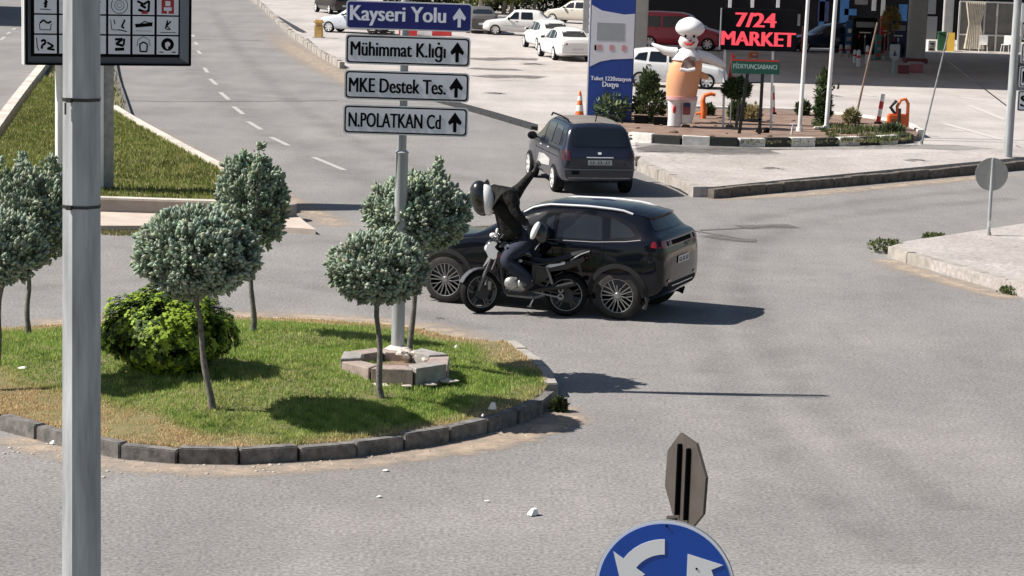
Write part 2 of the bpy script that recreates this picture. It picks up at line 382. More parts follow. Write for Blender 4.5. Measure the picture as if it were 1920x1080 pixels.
# kerb along the right of the main road
kerb_run('kerb', [rr_far] + rr[:5], 0.26, 0.2, [m_kerb], 1.0, 0.02, side=1, jit=0.02, label='cream kerb along the far right side of the main road')
kerb_run('kerb', [far_w(1008, 246), far_w(1100, 277), far_w(1196, 312)], 0.22, 0.2, [m_kerb], 1.0, 0.01, side=1, jit=0.004, label='cream kerb behind the dark people carrier')
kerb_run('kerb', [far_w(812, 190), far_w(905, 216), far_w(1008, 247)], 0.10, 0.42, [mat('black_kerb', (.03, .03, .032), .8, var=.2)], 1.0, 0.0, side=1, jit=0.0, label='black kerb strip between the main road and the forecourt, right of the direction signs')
strip_fade('road_dust', [at(x - 14, y + 4) for x, y in [(500, 30), (560, 86), (620, 122), (700, 160), (800, 192)]], 1.1, 1.1, 0.006, m_dust, kind='structure', label='sand along the kerb of the main road')
# dark strips painted in for the shade on the lee side of the kerb
def wedge(name, px, h, m, **tg):
    P = pxpoly(px); mb = MB(); mb.prism([(p.x, p.y) for p in P], lambda u, v, t: (u, v, t), 0.0, h); return mb.build(name, m, smooth=0, **tg)
m_kerb_shade = mat('kerb_shade_dark', (0.035, 0.035, 0.037), 0.7, var=0.2)
tag(wedge('kerb_shade_strip', [(516, 30), (521, 30), (576, 61), (568, 62), (556, 58)], 0.012, m_kerb_shade), 'long black strip of painted shade beside the kerb left of the yellow bin', 'kerb shade')
tag(wedge('kerb_shade_strip', [(572, 73), (577, 72), (600, 92), (596, 96)], 0.012, mat('kerb_shade_grey', (0.14, 0.135, 0.13), 0.8)), 'grey strip of painted kerb shade just below the yellow bin', 'kerb shade')
# lane dashes
mb = MB()
for a, b_ in [((361, 65), (363, 69)), ((366, 79), (369, 84)), ((371, 95), (376, 101)), ((383, 127), (389, 136)), ((394, 148), (406, 159)), ((413, 173), (429, 187)), ((438, 200), (456, 214)), ((465, 228), (490, 243)), ((508, 257), (541, 273)), ((588, 295), (646, 319)), ((350, 47), (352, 52)), ((341, 22), (343, 26)), ((1, 75), (9, 69)), ((13, 64), (19, 60)), ((24, 56), (28, 53))]:
    A = at(*a).to_2d(); B = at(*b_).to_2d(); hw = 0.075; q = Vector((hw, 0))
    mb.add([(*(A - q), 0.004), (*(A + q), 0.004), (*(B + q), 0.004), (*(B - q), 0.004)], [(0, 1, 2, 3)])
mb.build('lane_marking', m_paint, smooth=0, kind='structure', label='worn white dashed lane line')
mb = MB()
for (x0, y0, x1, y1) in [(1800, 183, 1845, 190), (1815, 197, 1885, 225), (1770, 232, 1900, 268), (1618, 178, 1640, 181)]:
    A = at(x0, y0).to_2d(); B = at(x1, y1).to_2d(); hw = Vector((0.12, 0.1)); mb.add([(*(A - hw), 0.012), (*(A + hw), 0.012), (*(B + hw), 0.012), (*(B - hw), 0.012)], [(0, 1, 2, 3)])
mb.build('bay_marking', mat('faded_paint', (0.50, 0.465, 0.44), 0.8), smooth=0, kind='structure', label='faded parking line on the forecourt')
mb = MB()  # thin cast shadows across the road, painted as dark lines
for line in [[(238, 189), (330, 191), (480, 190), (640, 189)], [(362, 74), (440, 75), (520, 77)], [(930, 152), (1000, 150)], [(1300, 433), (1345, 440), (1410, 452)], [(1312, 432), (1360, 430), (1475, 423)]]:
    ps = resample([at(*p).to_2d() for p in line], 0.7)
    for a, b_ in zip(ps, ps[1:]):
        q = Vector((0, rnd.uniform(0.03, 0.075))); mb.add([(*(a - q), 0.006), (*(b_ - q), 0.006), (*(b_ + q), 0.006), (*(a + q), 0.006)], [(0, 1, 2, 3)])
mb.build('shadow_line', m_shadow_line, smooth=0, kind='structure', label='thin dark painted shadow line across the asphalt')
# dark streaks on the paving
for px, wd, mm in [([(900, 145), (960, 143), (1020, 146)], 1.2, m_streak), ([(885, 112), (950, 110), (1010, 112)], 1.4, m_streak), ([(880, 128), (930, 131), (975, 131)], .8, m_streak), ([(1200, 276), (1300, 284), (1450, 283)], 1.5, m_streak), ([(1330, 441), (1370, 450), (1420, 452)], 0.35, m_streak), ([(1390, 427), (1430, 425), (1490, 424)], 0.4, m_streak)]:
    strip_fade('asphalt_streak', smooth_poly([at(*p).to_2d() for p in px], 2, False), wd, wd, 0.0125, mm, kind='structure', label='dark streak on the paving')

m_track = dusty('tyre_polish', (0.13, 0.125, 0.12), -0.2, 0.9, .16); m_oil_shadow = dusty('oil_shadow_mark', (0.09, 0.085, 0.082), -0.1, 5.0, .7)
for px, wd in [([(300, 20), (330, 90), (420, 190), (560, 290), (760, 360)], .7), ([(400, 20), (440, 90), (540, 190), (690, 285), (880, 340)], .35), ([(1900, 372), (1650, 395), (1450, 430), (1380, 500), (1420, 640), (1560, 800), (1800, 960)], .3), ([(1900, 352), (1600, 378), (1380, 412), (1290, 500), (1330, 680), (1480, 860), (1700, 1060)], .3), ([(0, 545), (250, 525), (560, 520), (900, 620)], .3), ([(0, 475), (250, 462), (640, 452)], .3)]:
    strip_fade('tyre_track', smooth_poly([at(*p).to_2d() for p in px], 3, False), wd * 1.7, wd * 1.7, 0.0035, m_track, kind='structure', label='faint tyre polished track across the asphalt')
for x, y, l_, wd in [(826, 597, 18, .07), (1000, 120, 40, .6), (1560, 180, 40, .4), (930, 175, 30, .5), (1450, 315, 40, .25), (1720, 300, 50, .3)]:  # first mark paints a thin cast shadow, the rest are oil stains
    z_ = .24 if y in (315, 300) else .0125 if y < 200 else .0045
    strip_fade('oil_shadow_mark', [at(x - l_ / 2 + l_ * k / 5, y + 2 * math.sin(k * 2), z_ if z_ > .1 else 0).to_2d() for k in range(6)], wd, wd, z_, m_oil_shadow, kind='structure', label='dark oil stain and painted shadow mark on the paving')
# ---------------------------------------------------------------- roundabout island
near = [(-520, 690), (-300, 745), (-120, 790), (0, 806), (100, 834), (200, 858), (290, 868), (385, 873), (485, 871), (585, 864), (670, 858), (750, 846), (830, 833), (905, 816), (965, 798), (1015, 778), (1040, 758), (1048, 745)]
side_ = [(1036, 724), (1016, 697), (985, 674), (960, 656)]
farr = [(900, 637), (800, 614), (700, 602), (600, 596), (440, 590), (250, 596), (0, 612), (-250, 622), (-520, 645)]
isl = [at(*p).to_2d() for p in near] + [at(x, y).to_2d() for x, y in side_] + [at(x, y, 0.16).to_2d() for x, y in farr]
isl_s = smooth_poly(isl, 2)
cen = at(430, 700).to_2d()
def inset(poly, d):
    n = len(poly); out = []
    for i in range(n):
        t = (poly[(i + 1) % n] - poly[i - 1]).normalized(); nn = Vector((-t.y, t.x)); out.append(poly[i] + nn * d)
    return out
def area(poly): return sum(poly[i - 1].x * poly[i].y - poly[i].x * poly[i - 1].y for i in range(len(poly))) / 2
if area(isl_s) < 0: isl_s = isl_s[::-1]
grass_edge = inset(isl_s, 0.14)
seg = np.array([[p.x, p.y] for p in grass_edge]); seg2 = np.roll(seg, -1, 0)
def dist_edge(x, y):
    p = np.array([x, y]); d = seg2 - seg; t = np.clip(((p - seg) * d).sum(1) / np.maximum((d * d).sum(1), 1e-9), 0, 1)
    return np.sqrt((((seg + d * t[:, None]) - p) ** 2).sum(1)).min()
def isl_z_d(d):
    t = min(1, max(0, d / 2.6)); t = t * t * (3 - 2 * t); return 0.165 + 0.25 * t
def isl_z(x, y): return isl_z_d(dist_edge(x, y)) + 0.018 * noise.noise(Vector((x * 1.3, y * 1.3, 0)))
def at_isl(px, py):
    z = 0.3
    for _ in range(6):
        p = at(px, py, z); z = isl_z(p.x, p.y)
    return Vector((p.x, p.y, z))
# mound mesh: rings
rings = [0, .04, .1, .18, .28, .4, .55, .7, .85, .97]
vs = []; fs = []; n = len(grass_edge)
for t in rings:
    for p in grass_edge:
        q = p.lerp(cen, t); vs.append((q.x, q.y, isl_z(q.x, q.y) if t else 0.15))
for i in range(len(rings) - 1):
    for k in range(n): k2 = (k + 1) % n; fs.append((i * n + k, i * n + k2, (i + 1) * n + k2, (i + 1) * n + k))
vs.append((cen.x, cen.y, isl_z(cen.x, cen.y))); fs += [((len(rings) - 1) * n + k, (len(rings) - 1) * n + (k + 1) % n, len(vs) - 1) for k in range(n)]
MB().add(vs, fs).build('island_mound', m_turf, smooth=80, kind='structure', label='low mounded soil of the roundabout island')
# kerb stones round the island: near side dark blocks
kerb_run('kerb', [at(*p) for p in near[3:]] , 0.165, 0.15, [m_kerbd], 0.66, 0.03, side=1, jit=0.02, label='row of dark kerb stones along the near edge of the roundabout island')
kerb_run('kerb', [at(*p) for p in near[:4]], 0.13, 0.15, [m_kerb], 0.7, 0.02, side=1, jit=0.02, label='pale worn kerb stones at the left of the roundabout island')
kerb_run('kerb', [at(*p) for p in [(1048, 745)] + side_ + [(935, 648)]], 0.165, 0.16, [m_kerb], 0.6, 0.015, side=1, jit=0.02, label='kerb stones on the right tip of the roundabout island')
kerb_run('kerb', [at(x, y, 0.16) for x, y in [(935, 648)] + farr], 0.14, 0.13, [m_sand], 0.8, 0.01, side=1, jit=0.02, label='sandy rim along the far edge of the roundabout island')
strip_fade('road_dust', resample([at(x, y + 6).to_2d() for x, y in near[3:]], 0.4), 0.55, 0.3, 0.006, m_dust, kind='structure', label='sand swept against the near island kerb')
strip_fade('road_dust', resample([at(x, y).to_2d() for x, y in [(800, 850), (900, 838), (980, 815), (1050, 790), (1085, 765)]], 0.3), 0.45, 0.3, 0.008, m_dust, kind='structure', label='tan sand fan off the right tip of the island')
strip_fade('road_dust', resample([at(x, y - 3).to_2d() for x, y in [(950, 645)] + farr[:7]], 0.5), 0.5, 0.9, 0.006, m_dust, kind='structure', label='sand along the far island edge')
strip_fade('road_dust', resample([at(x, y).to_2d() for x, y in [(1310, 372), (1330, 374), (1500, 366), (1700, 347), (1920, 326)]], 0.5), 0.5, 0.6, 0.006, m_dust, kind='structure', label='sand below the dark kerb')
strip_fade('road_dust', resample([at(x, y).to_2d() for x, y in [(1640, 482), (1700, 505), (1800, 535), (1925, 572)]], 0.5), 0.45, 0.5, 0.006, m_dust, kind='structure', label='sand below the lower right kerb')
strip_fade('road_dust', resample([at(x, y).to_2d() for x, y in [(250, 235), (330, 280), (430, 335), (540, 385), (620, 428), (680, 440)]], 0.8), 0.4, 0.8, 0.006, m_dust, kind='structure', label='sand beside the median')

# ---------------------------------------------------------------- grass blades
def blades(name, P, H, tone, parent=None, wdt=(0.006, 0.011), lean=0.5, **tg):
    """P: n x 3 roots, H: heights, tone n x 3"""
    n = len(P); g = np.random.default_rng(5)
    a = g.uniform(0, 2 * np.pi, n); w_ = g.uniform(*wdt, n); l = g.uniform(0.05, lean, n); b_ = g.uniform(0, 2 * np.pi, n)
    V = np.zeros((n, 3, 3)); dx = np.stack([np.cos(a) * w_, np.sin(a) * w_, np.zeros(n)], 1)
    V[:, 0] = P - dx; V[:, 1] = P + dx
    V[:, 2] = P + np.stack([np.cos(b_) * l * H, np.sin(b_) * l * H, H], 1)
    me = bpy.data.meshes.new(name); me.vertices.add(3 * n); me.vertices.foreach_set('co', V.reshape(-1))
    me.loops.add(3 * n); me.loops.foreach_set('vertex_index', np.arange(3 * n, dtype=np.int32))
    me.polygons.add(n); me.polygons.foreach_set('loop_start', np.arange(0, 3 * n, 3, dtype=np.int32)); me.polygons.foreach_set('loop_total', np.full(n, 3, dtype=np.int32))
    me.update(calc_edges=True); ca = me.color_attributes.new('tone', 'FLOAT_COLOR', 'POINT')
    T = np.ones((n, 3, 4)); T[:, :, :3] = tone[:, None, :]; ca.data.foreach_set('color', T.reshape(-1)); me.materials.append(m_blade)
    o = bpy.data.objects.new(name, me); C.objects.link(o); tag(o, **tg); o.parent = parent; return o
def fill(poly, n, g):
    xs = [p[0] for p in poly]; ys = [p[1] for p in poly]; pl = np.array([[p[0], p[1]] for p in poly]); pl2 = np.roll(pl, -1, 0)
    out = np.zeros((0, 2))
    while len(out) < n:
        q = np.stack([g.uniform(min(xs), max(xs), n), g.uniform(min(ys), max(ys), n)], 1); c = np.zeros(len(q), bool)
        for a, b_ in zip(pl, pl2):
            if a[1] == b_[1]: continue
            cr_ = ((a[1] > q[:, 1]) != (b_[1] > q[:, 1])) & (q[:, 0] < (b_[0] - a[0]) * (q[:, 1] - a[1]) / (b_[1] - a[1]) + a[0]); c ^= cr_
        out = np.concatenate([out, q[c]])
    return out[:n]
def edge_dist_np(Q):
    D = np.full(len(Q), 1e9)
    for a, b_ in zip(seg, seg2):
        d = b_ - a; t = np.clip(((Q - a) @ d) / max(d @ d, 1e-9), 0, 1); D = np.minimum(D, np.hypot(*((a + t[:, None] * d) - Q).T))
    return D
def nz(Q, s, k=0): return np.array([noise.noise(Vector((x * s, y * s, k))) for x, y in Q])
g = np.random.default_rng(3)
gp = [p for p in grass_edge]
Q = fill(gp, 190000, g); Lf = at(600, 850).x; ex_ = fill(gp, 260000, g); ed_ = edge_dist_np(ex_); ex_ = ex_[(ed_ < 1.1) & (ex_[:, 1] < cen.y) & (ex_[:, 0] < Lf + 2)]; Q = np.concatenate([Q, ex_]); Q = Q[(Q[:, 0] > at(-120, 720).x)]
D = edge_dist_np(Q)
t = np.clip(D / 2.6, 0, 1); Z = 0.16 + 0.25 * t * t * (3 - 2 * t)
nA = nz(Q, 1.4, 1); nB = nz(Q, 0.5, 4); nC = nz(Q, 6, 2)
left = np.clip((at(560, 830).x - Q[:, 0]) / 2.5, 0, 1)       # the near left rim is straw coloured
nearside = Q[:, 1] < cen.y
farside = (Q[:, 1] > cen.y)
dry = np.clip((np.where(nearside, 0.25 + 0.95 * left, 0.65) - D) * 2.2 + 0.25 + nA * 0.8, 0, 1) + np.clip(nB * 0.35 + nC * 0.25, 0, 0.5) + (g.random(len(Q)) < 0.07) * 0.6
dry = np.clip(dry, 0, 1)[:, None]
green = np.array([0.20, 0.325, 0.06]) * (1 + 0.35 * nA + 0.3 * nC + g.uniform(-.25, .35, len(Q)))[:, None]
green2 = np.array([0.38, 0.47, 0.13]) * (1 + g.uniform(-.3, .3, len(Q)))[:, None]
mixg = np.clip(nC + 0.35, 0, 1)[:, None]; green = green * (1 - mixg) + green2 * mixg
straw = np.array([0.62, 0.48, 0.28]) * (1 + g.uniform(-.3, .3, len(Q)))[:, None]
tone = green * (1 - dry) + straw * dry
Hh = g.uniform(0.03, 0.075, len(Q)) * (1 + 0.5 * nC) * np.where(dry[:, 0] > 0.6, 0.7, 1)
blades('island_grass', np.column_stack([Q, Z - 0.015]), Hh, tone, kind='stuff', label='green lawn of the roundabout island with straw-dry edges')

# ---------------------------------------------------------------- median
LZ = 0.30
lawn_px = [(-60, 306), (0, 262), (40, 203), (66, 165), (84, 142), (110, 150), (205, 198), (260, 232), (330, 272), (400, 306), (470, 336), (532, 358), (540, 370), (520, 375), (300, 375), (100, 376), (-60, 378)]
lawn = [at(x, y, LZ).to_2d() for x, y in lawn_px]
mb = MB(); mb.prism([(p.x, p.y) for p in lawn], lambda u, v, t: (u, v, t), 0.0, LZ - 0.02); mb.build('median_lawn_bed', m_turf, smooth=0, kind='structure', label='soil under the median lawn')
fl = [at(x, y, .12).to_2d() for x, y in [(70, 180), (84, 150), (100, 118), (120, 60), (135, 0), (140, -40), (190, -40), (200, 20), (213, 100), (220, 150), (243, 223), (205, 205)]]
mb = MB(); mb.prism([(p.x, p.y) for p in fl], lambda u, v, t: (u, v, t), 0.0, 0.12); mb.build('median_strip', m_turf, smooth=0, kind='structure', label='far strip of the median with rough grass')
m_kerbl = mat('kerb_lime', (0.66, 0.61, 0.54), 0.85, var=0.2, vs=1.5, bump=0.4, bs=40, col2=(0.42, 0.38, 0.33))
def ribbon(name, px, z, h, wd, m, side=1, base=0.0, sub=0.8, **tg):
    ps = resample(smooth_poly([at(x, y, z).to_2d() for x, y in px], 2, False), sub); mb = MB(); 
    L_ = []; 
    for i, p in enumerate(ps):
        d = (ps[min(i + 1, len(ps) - 1)] - ps[max(i - 1, 0)]).normalized(); nn = Vector((-d.y, d.x)) * side; q = p + nn * wd
        L_.append([(p.x, p.y, base), (p.x, p.y, h), (q.x, q.y, h), (q.x, q.y, base)])
    vs = [v for l in L_ for v in l]; fs = []
    for i in range(len(L_) - 1):
        for k in range(3): fs.append((i * 4 + k, i * 4 + k + 1, i * 4 + 5 + k, i * 4 + 4 + k))
    fs += [(0, 1, 2, 3), tuple(len(vs) - 4 + k for k in (3, 2, 1, 0))]
    return mb.add(vs, fs).build(name, m, smooth=30, kind='structure', **tg)
ribbon('kerb', [(-60, 318), (0, 232), (40, 178), (80, 128), (104, 92), (126, 40), (138, -30)], 0.0, 0.34, 0.28, m_kerbl, side=-1, label='tall pale kerb on the left side of the median')
ribbon('kerb', [(206, 197), (240, 219), (300, 252), (360, 285), (430, 320), (500, 348), (540, 366)], LZ + 0.05, LZ + 0.05, 0.2, m_kerbl, side=1, label='curved white kerb on the right side of the median lawn')
ribbon('kerb', [(247, 226), (232, 180), (222, 150), (216, 110), (205, 40), (196, -30)], 0.0, 0.14, 0.18, m_kerbd, side=1, label='dark kerb beside the far strip of the median')
# front wall and its ledge
yw = at(300, 400, 0.10).y; xl = at(-80, 402, 0.1).x; xr = at(530, 400, .1).x
m_wall = mat('render_wall', (0.30, 0.27, 0.245), 0.9, var=0.15, vs=1.5, bump=0.3, bs=30)
mb = MB(); mb.box(((xl + xr) / 2, yw + 0.1, LZ / 2 + .01), (xr - xl, 0.2, LZ + 0.05)); mb.lathe([(0.3, 0), (0.3, LZ + 0.035)], (xr, yw + 0.3, 0), n=20)
tag(mb.build('low_wall', m_wall, smooth=30), 'low grey retaining wall at the front of the median lawn', 'wall')
mb = MB(); mb.box(((xl + xr) / 2, yw + 0.09, LZ + 0.055), (xr - xl + 0.02, 0.26, 0.04)); o = mb.build('coping', m_kerbl, parent=bpy.data.objects['low_wall'])
led = [at(x, y, 0.1).to_2d() for x, y in [(-80, 424), (200, 423), (400, 423), (520, 425), (592, 430), (575, 418), (548, 396), (-80, 396)]]
mb = MB(); mb.prism([(p.x, p.y) for p in led], lambda u, v, t: (u, v, t), 0.0, 0.1); mb.build('median_ledge', mat('ledge_concrete', (0.50, 0.42, 0.36), 0.9, var=0.12, vs=2, bump=0.3), smooth=0, kind='structure', label='pale concrete ledge in front of the median wall')
Q = fill(lawn, 42000, g); nA = nz(Q, 0.5, 7); nC = nz(Q, 2.0, 9)
tone = (np.array([0.175, 0.205, 0.05]) * (1 + 0.3 * nA + 0.3 * nC + g.uniform(-.2, .2, len(Q)))[:, None]) * (1 - np.clip(nC, 0, 1)[:, None]) + np.array([0.36, 0.33, 0.12]) * np.clip(nC, 0, 1)[:, None]
blades('median_grass', np.column_stack([Q, np.full(len(Q), LZ - 0.03)]), g.uniform(0.05, 0.11, len(Q)), tone, wdt=(0.012, 0.022), kind='stuff', label='mown lawn of the median in front of the wall')
Q = fill(fl, 9000, g); nC = nz(Q, 1.0, 9)
tone = np.array([0.13, 0.135, 0.055]) * (1 + 0.4 * nC + g.uniform(-.2, .2, len(Q)))[:, None]
blades('verge_grass', np.column_stack([Q, np.full(len(Q), 0.10)]), g.uniform(0.08, 0.2, len(Q)), tone, wdt=(0.02, 0.035), kind='stuff', label='rough olive grass on the far strip of the median')
# thin weeds below the ledge
lw = [at(x, y).to_2d() for x, y in [(190, 429), (420, 431), (590, 434), (400, 440), (260, 443), (190, 441)]]
Q = fill(lw, 2500, g); blades('verge_weeds', np.column_stack([Q, np.zeros(len(Q))]), g.uniform(0.02, 0.06, len(Q)), np.array([0.22, 0.21, 0.09]) * (1 + g.uniform(-.3, .3, len(Q)))[:, None], wdt=(0.01, 0.02), kind='stuff', label='thin dry weeds at the foot of the median ledge')

# ---------------------------------------------------------------- forecourt planter
pl_front = [(1120, 255), (1170, 263), (1250, 270), (1400, 275), (1550, 274), (1660, 270), (1718, 265)]
pl_back = [(1722, 259), (1690, 241), (1600, 228), (1480, 217), (1310, 213), (1190, 206), (1120, 205)]
pf = [at(*p).to_2d() for p in pl_front]; pb = [at(x, y).to_2d() for x, y in pl_back]
mb = MB(); mb.prism([(p.x, p.y) for p in pf + pb], lambda u, v, t: (u, v, t), 0.0, 0.17); mb.build('planter_bed', m_soil, smooth=0, kind='structure', label='bare brown soil bed behind the black and white kerb')
kerb_run('kerb', pf, 0.25, 0.22, [m_kwhite, m_kblack], .76, 0.01, alt=True, side=-1, jit=0.012, label='black and white painted kerb along the front of the planter')
kerb_run('kerb', pb[::-1][0:], 0.24, 0.2, [m_kwhite], 1.1, 0.01, side=1, jit=0.006, label='white painted kerb along the back of the planter')
PZ = 0.17
mb = MB()
for i in range(46):
    x = rnd.uniform(1150, 1700); y = 262 + rnd.uniform(-42, 4) * (1 if x < 1550 else 0.4); p = at(x, y, PZ); r_ = rnd.uniform(.03, .1); mb.ell((p.x, p.y, PZ + .02), (r_ * 1.4, r_, r_ * .6), 7, 5, jit=0.4)
mb.build('loose_clods', m_soil, kind='stuff', label='scattered stones and clods on the planter soil')
lw = [at(x, y, PZ).to_2d() for x, y in [(1560, 262), (1640, 268), (1712, 262), (1690, 245), (1600, 236), (1520, 232)]]
Q = fill(lw, 3500, g); nC = nz(Q, 1, 3); Q = Q[nC > -0.15]; blades('planter_weeds', np.column_stack([Q, np.full(len(Q), PZ)]), g.uniform(0.04, 0.16, len(Q)), np.array([0.11, 0.13, 0.05]) * (1 + g.uniform(-.4, .4, len(Q)))[:, None], wdt=(0.015, 0.03), kind='stuff', label='olive weeds covering the right end of the planter')
lw = [at(x, y, PZ).to_2d() for x, y in [(1390, 272), (1700, 268), (1700, 258), (1390, 262)]]
Q = fill(lw, 400, g); blades('planter_weeds', np.column_stack([Q, np.full(len(Q), PZ)]), g.uniform(0.03, 0.09, len(Q)), np.array([0.13, 0.13, 0.06]) * (1 + g.uniform(-.4, .4, len(Q)))[:, None], wdt=(0.015, 0.03), kind='stuff', label='thin weeds behind the black and white kerb')
# gravel and litter on the asphalt
mb = MB(); 
for i in range(170):
    k = rnd.random()
    if k < 0.6: x = rnd.uniform(-20, 520); y = 872 + rnd.gauss(0, 14) if x > 150 else 838 + rnd.gauss(0, 14)
    else: x = rnd.uniform(500, 1100); y = 868 - max(0, (x - 560)) * 0.16 + abs(rnd.gauss(0, 12))
    p = at(x, y); r_ = rnd.uniform(.005, .018)
    if inside(p, isl_s): continue
    mb.ell((p.x, p.y, r_ * .4), (r_ * 1.3, r_, r_ * .6), 6, 4, jit=0.4)
mb.build('gravel', mat('pebbles', (0.45, 0.40, 0.34), 0.9, var=0.3, vs=8), kind='stuff', label='loose gravel against the island kerb')
m_lit = mat('paper_white', (0.75, 0.74, 0.72), 0.7)
def litter(px, py, sx, sz, lab, kindname='litter', cat='litter', isl_=False, mm=None, nm='paper_scrap'):
    p = at_isl(px, py) if isl_ else at(px, py); s = scale_at(p); mb = MB(); a = sx / s; b_ = sz / s
    n_ = 7; pts = [(math.cos(k * 2 * math.pi / n_) * a / 2 * rnd.uniform(.7, 1.1), math.sin(k * 2 * math.pi / n_) * a * .45 * rnd.uniform(.7, 1.1)) for k in range(n_)]
    vs = [(u, v, 0.012) for u, v in pts] + [(u * .45 + .1 * a, v * .5, b_) for u, v in pts] + [(0.05 * a, 0, b_ * 1.05)]
    fs = [(k, (k + 1) % n_, n_ + (k + 1) % n_, n_ + k) for k in range(n_)] + [(n_ + k, n_ + (k + 1) % n_, 2 * n_) for k in range(n_)]
    o = mb.add(vs, fs).build(nm, mm or m_lit, smooth=20); o.location = p + Vector((0, 0, 0.05 if isl_ else 0)); tag(o, lab, cat)
litter(999, 966, 28, 13, 'crumpled white paper cup lid lying on the open asphalt near the bottom', nm='crumpled_paper')
litter(922, 776, 18, 14, 'larger white scrap on the grass near the right tip of the island', isl_=True)
litter(905, 790, 7, 6, 'tiny white scrap on the grass close to the near kerb, below the larger scrap', isl_=True)
litter(913, 941, 11, 3, 'flat white flake on the asphalt left of the crumpled lid')
litter(711, 933, 12, 4, 'flat pale flake on the asphalt below the octagonal stone ring')
litter(723, 884, 14, 4, 'pale flake on the asphalt just below the island kerb')
litter(102, 833, 24, 10, 'white torn scrap against the kerb left of the big galvanised pole')
litter(42, 699, 18, 4, 'pale scrap on the grass at the left edge', isl_=True)
litter(855, 660, 8, 6, 'small white scrap on the grass right of the stone ring', isl_=True)
# ================================================================ PLANTS
m_leaf = leafmat('leaf_tone', 0.6, 0.15); m_bark = mat('grey_bark', (0.20, 0.185, 0.165), 0.95, var=0.4, vs=14, bump=0.8, bs=50, col2=(0.085, 0.078, 0.07))
def scatter(name, Cn, Dn, S, tone, tv, tf, parent=None, m=None, tipgain=None, **tg):
    """instances the template (verts tv along +z, faces tf) at Cn pointing along Dn into ONE mesh"""
    g_ = np.random.default_rng(11); n = len(Cn); Dn = Dn / np.linalg.norm(Dn, axis=1)[:, None]
    a = np.cross(Dn, g_.normal(size=(n, 3))); a /= np.linalg.norm(a, axis=1)[:, None]; b_ = np.cross(Dn, a)
    tv = np.array(tv, float); k = len(tv)
    V = (Cn[:, None] + S[:, None, None] * (a[:, None] * tv[None, :, 0:1] + b_[:, None] * tv[None, :, 1:2] + Dn[:, None] * tv[None, :, 2:3])).reshape(-1, 3)
    F = [tuple(i) for i in tf]; Ls = np.array([len(f) for f in F]); flat = np.array([i for f in F for i in f])
    LV = (flat[None] + (np.arange(n) * k)[:, None]).reshape(-1); LT = np.tile(Ls, n); st = np.concatenate([[0], np.cumsum(LT)[:-1]])
    me = bpy.data.meshes.new(name); me.vertices.add(len(V)); me.vertices.foreach_set('co', V.reshape(-1)); me.loops.add(len(LV)); me.loops.foreach_set('vertex_index', LV.astype(np.int32))
    me.polygons.add(len(LT)); me.polygons.foreach_set('loop_start', st.astype(np.int32)); me.polygons.foreach_set('loop_total', LT.astype(np.int32))
    me.update(calc_edges=True); ca = me.color_attributes.new('tone', 'FLOAT_COLOR', 'POINT'); T = np.ones((n, k, 4)); T[:, :, :3] = tone[:, None]
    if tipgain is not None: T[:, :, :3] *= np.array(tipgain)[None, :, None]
    ca.data.foreach_set('color', T.reshape(-1)); me.materials.append(m or m_leaf); me.validate()
    o = bpy.data.objects.new(name, me); C.objects.link(o); o.parent = parent; tag(o, **tg); return o
# a juniper shoot: plump spindle with side needles
tv = []; tf = []; tgn = []
for i, (r_, z) in enumerate([(0.14, 0), (0.30, 0.35), (0.24, 0.7), (0.02, 1.05)]):
    for k in range(5):
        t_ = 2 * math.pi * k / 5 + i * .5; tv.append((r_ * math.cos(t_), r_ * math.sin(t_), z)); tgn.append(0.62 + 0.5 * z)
for i in range(3):
    for k in range(5): tf.append((i * 5 + k, i * 5 + (k + 1) % 5, i * 5 + 5 + (k + 1) % 5, i * 5 + 5 + k))
for k in range(6):
    t_ = 2 * math.pi * k / 6 + .3; q = len(tv); z0 = .1 + .12 * (k % 3)
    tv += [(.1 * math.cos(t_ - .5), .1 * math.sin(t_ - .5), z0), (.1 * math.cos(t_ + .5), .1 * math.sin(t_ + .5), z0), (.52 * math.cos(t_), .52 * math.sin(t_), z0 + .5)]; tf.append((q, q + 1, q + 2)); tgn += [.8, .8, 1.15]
SHOOT = (tv, tf, tgn)
OVAL = ([(0, 0, 0)] + [(.5 * math.cos(a) + dx, .5 * math.sin(a) + dy, dz + .12 * math.cos(2 * a)) for dx, dy, dz in ((0, 0, .7), (.6, .1, .35), (-.5, .45, .4), (-.1, -.6, .5)) for a in [k * math.pi / 3 for k in range(6)]], [tuple(1 + 6 * q + k for k in range(6)) for q in range(4)], [1] * 25)
LEAF = ([(0, -.22, .35), (0, .22, .35), (.06, 0, 1.0), (0, 0, 0), (.5, -.12, .25), (.45, .14, .3), (.75, .05, .75), (-.5, .12, .2), (-.45, -.14, .3), (-.7, 0, .7)], [(3, 0, 2, 1), (3, 4, 6, 5), (3, 7, 9, 8)], [1] * 10)
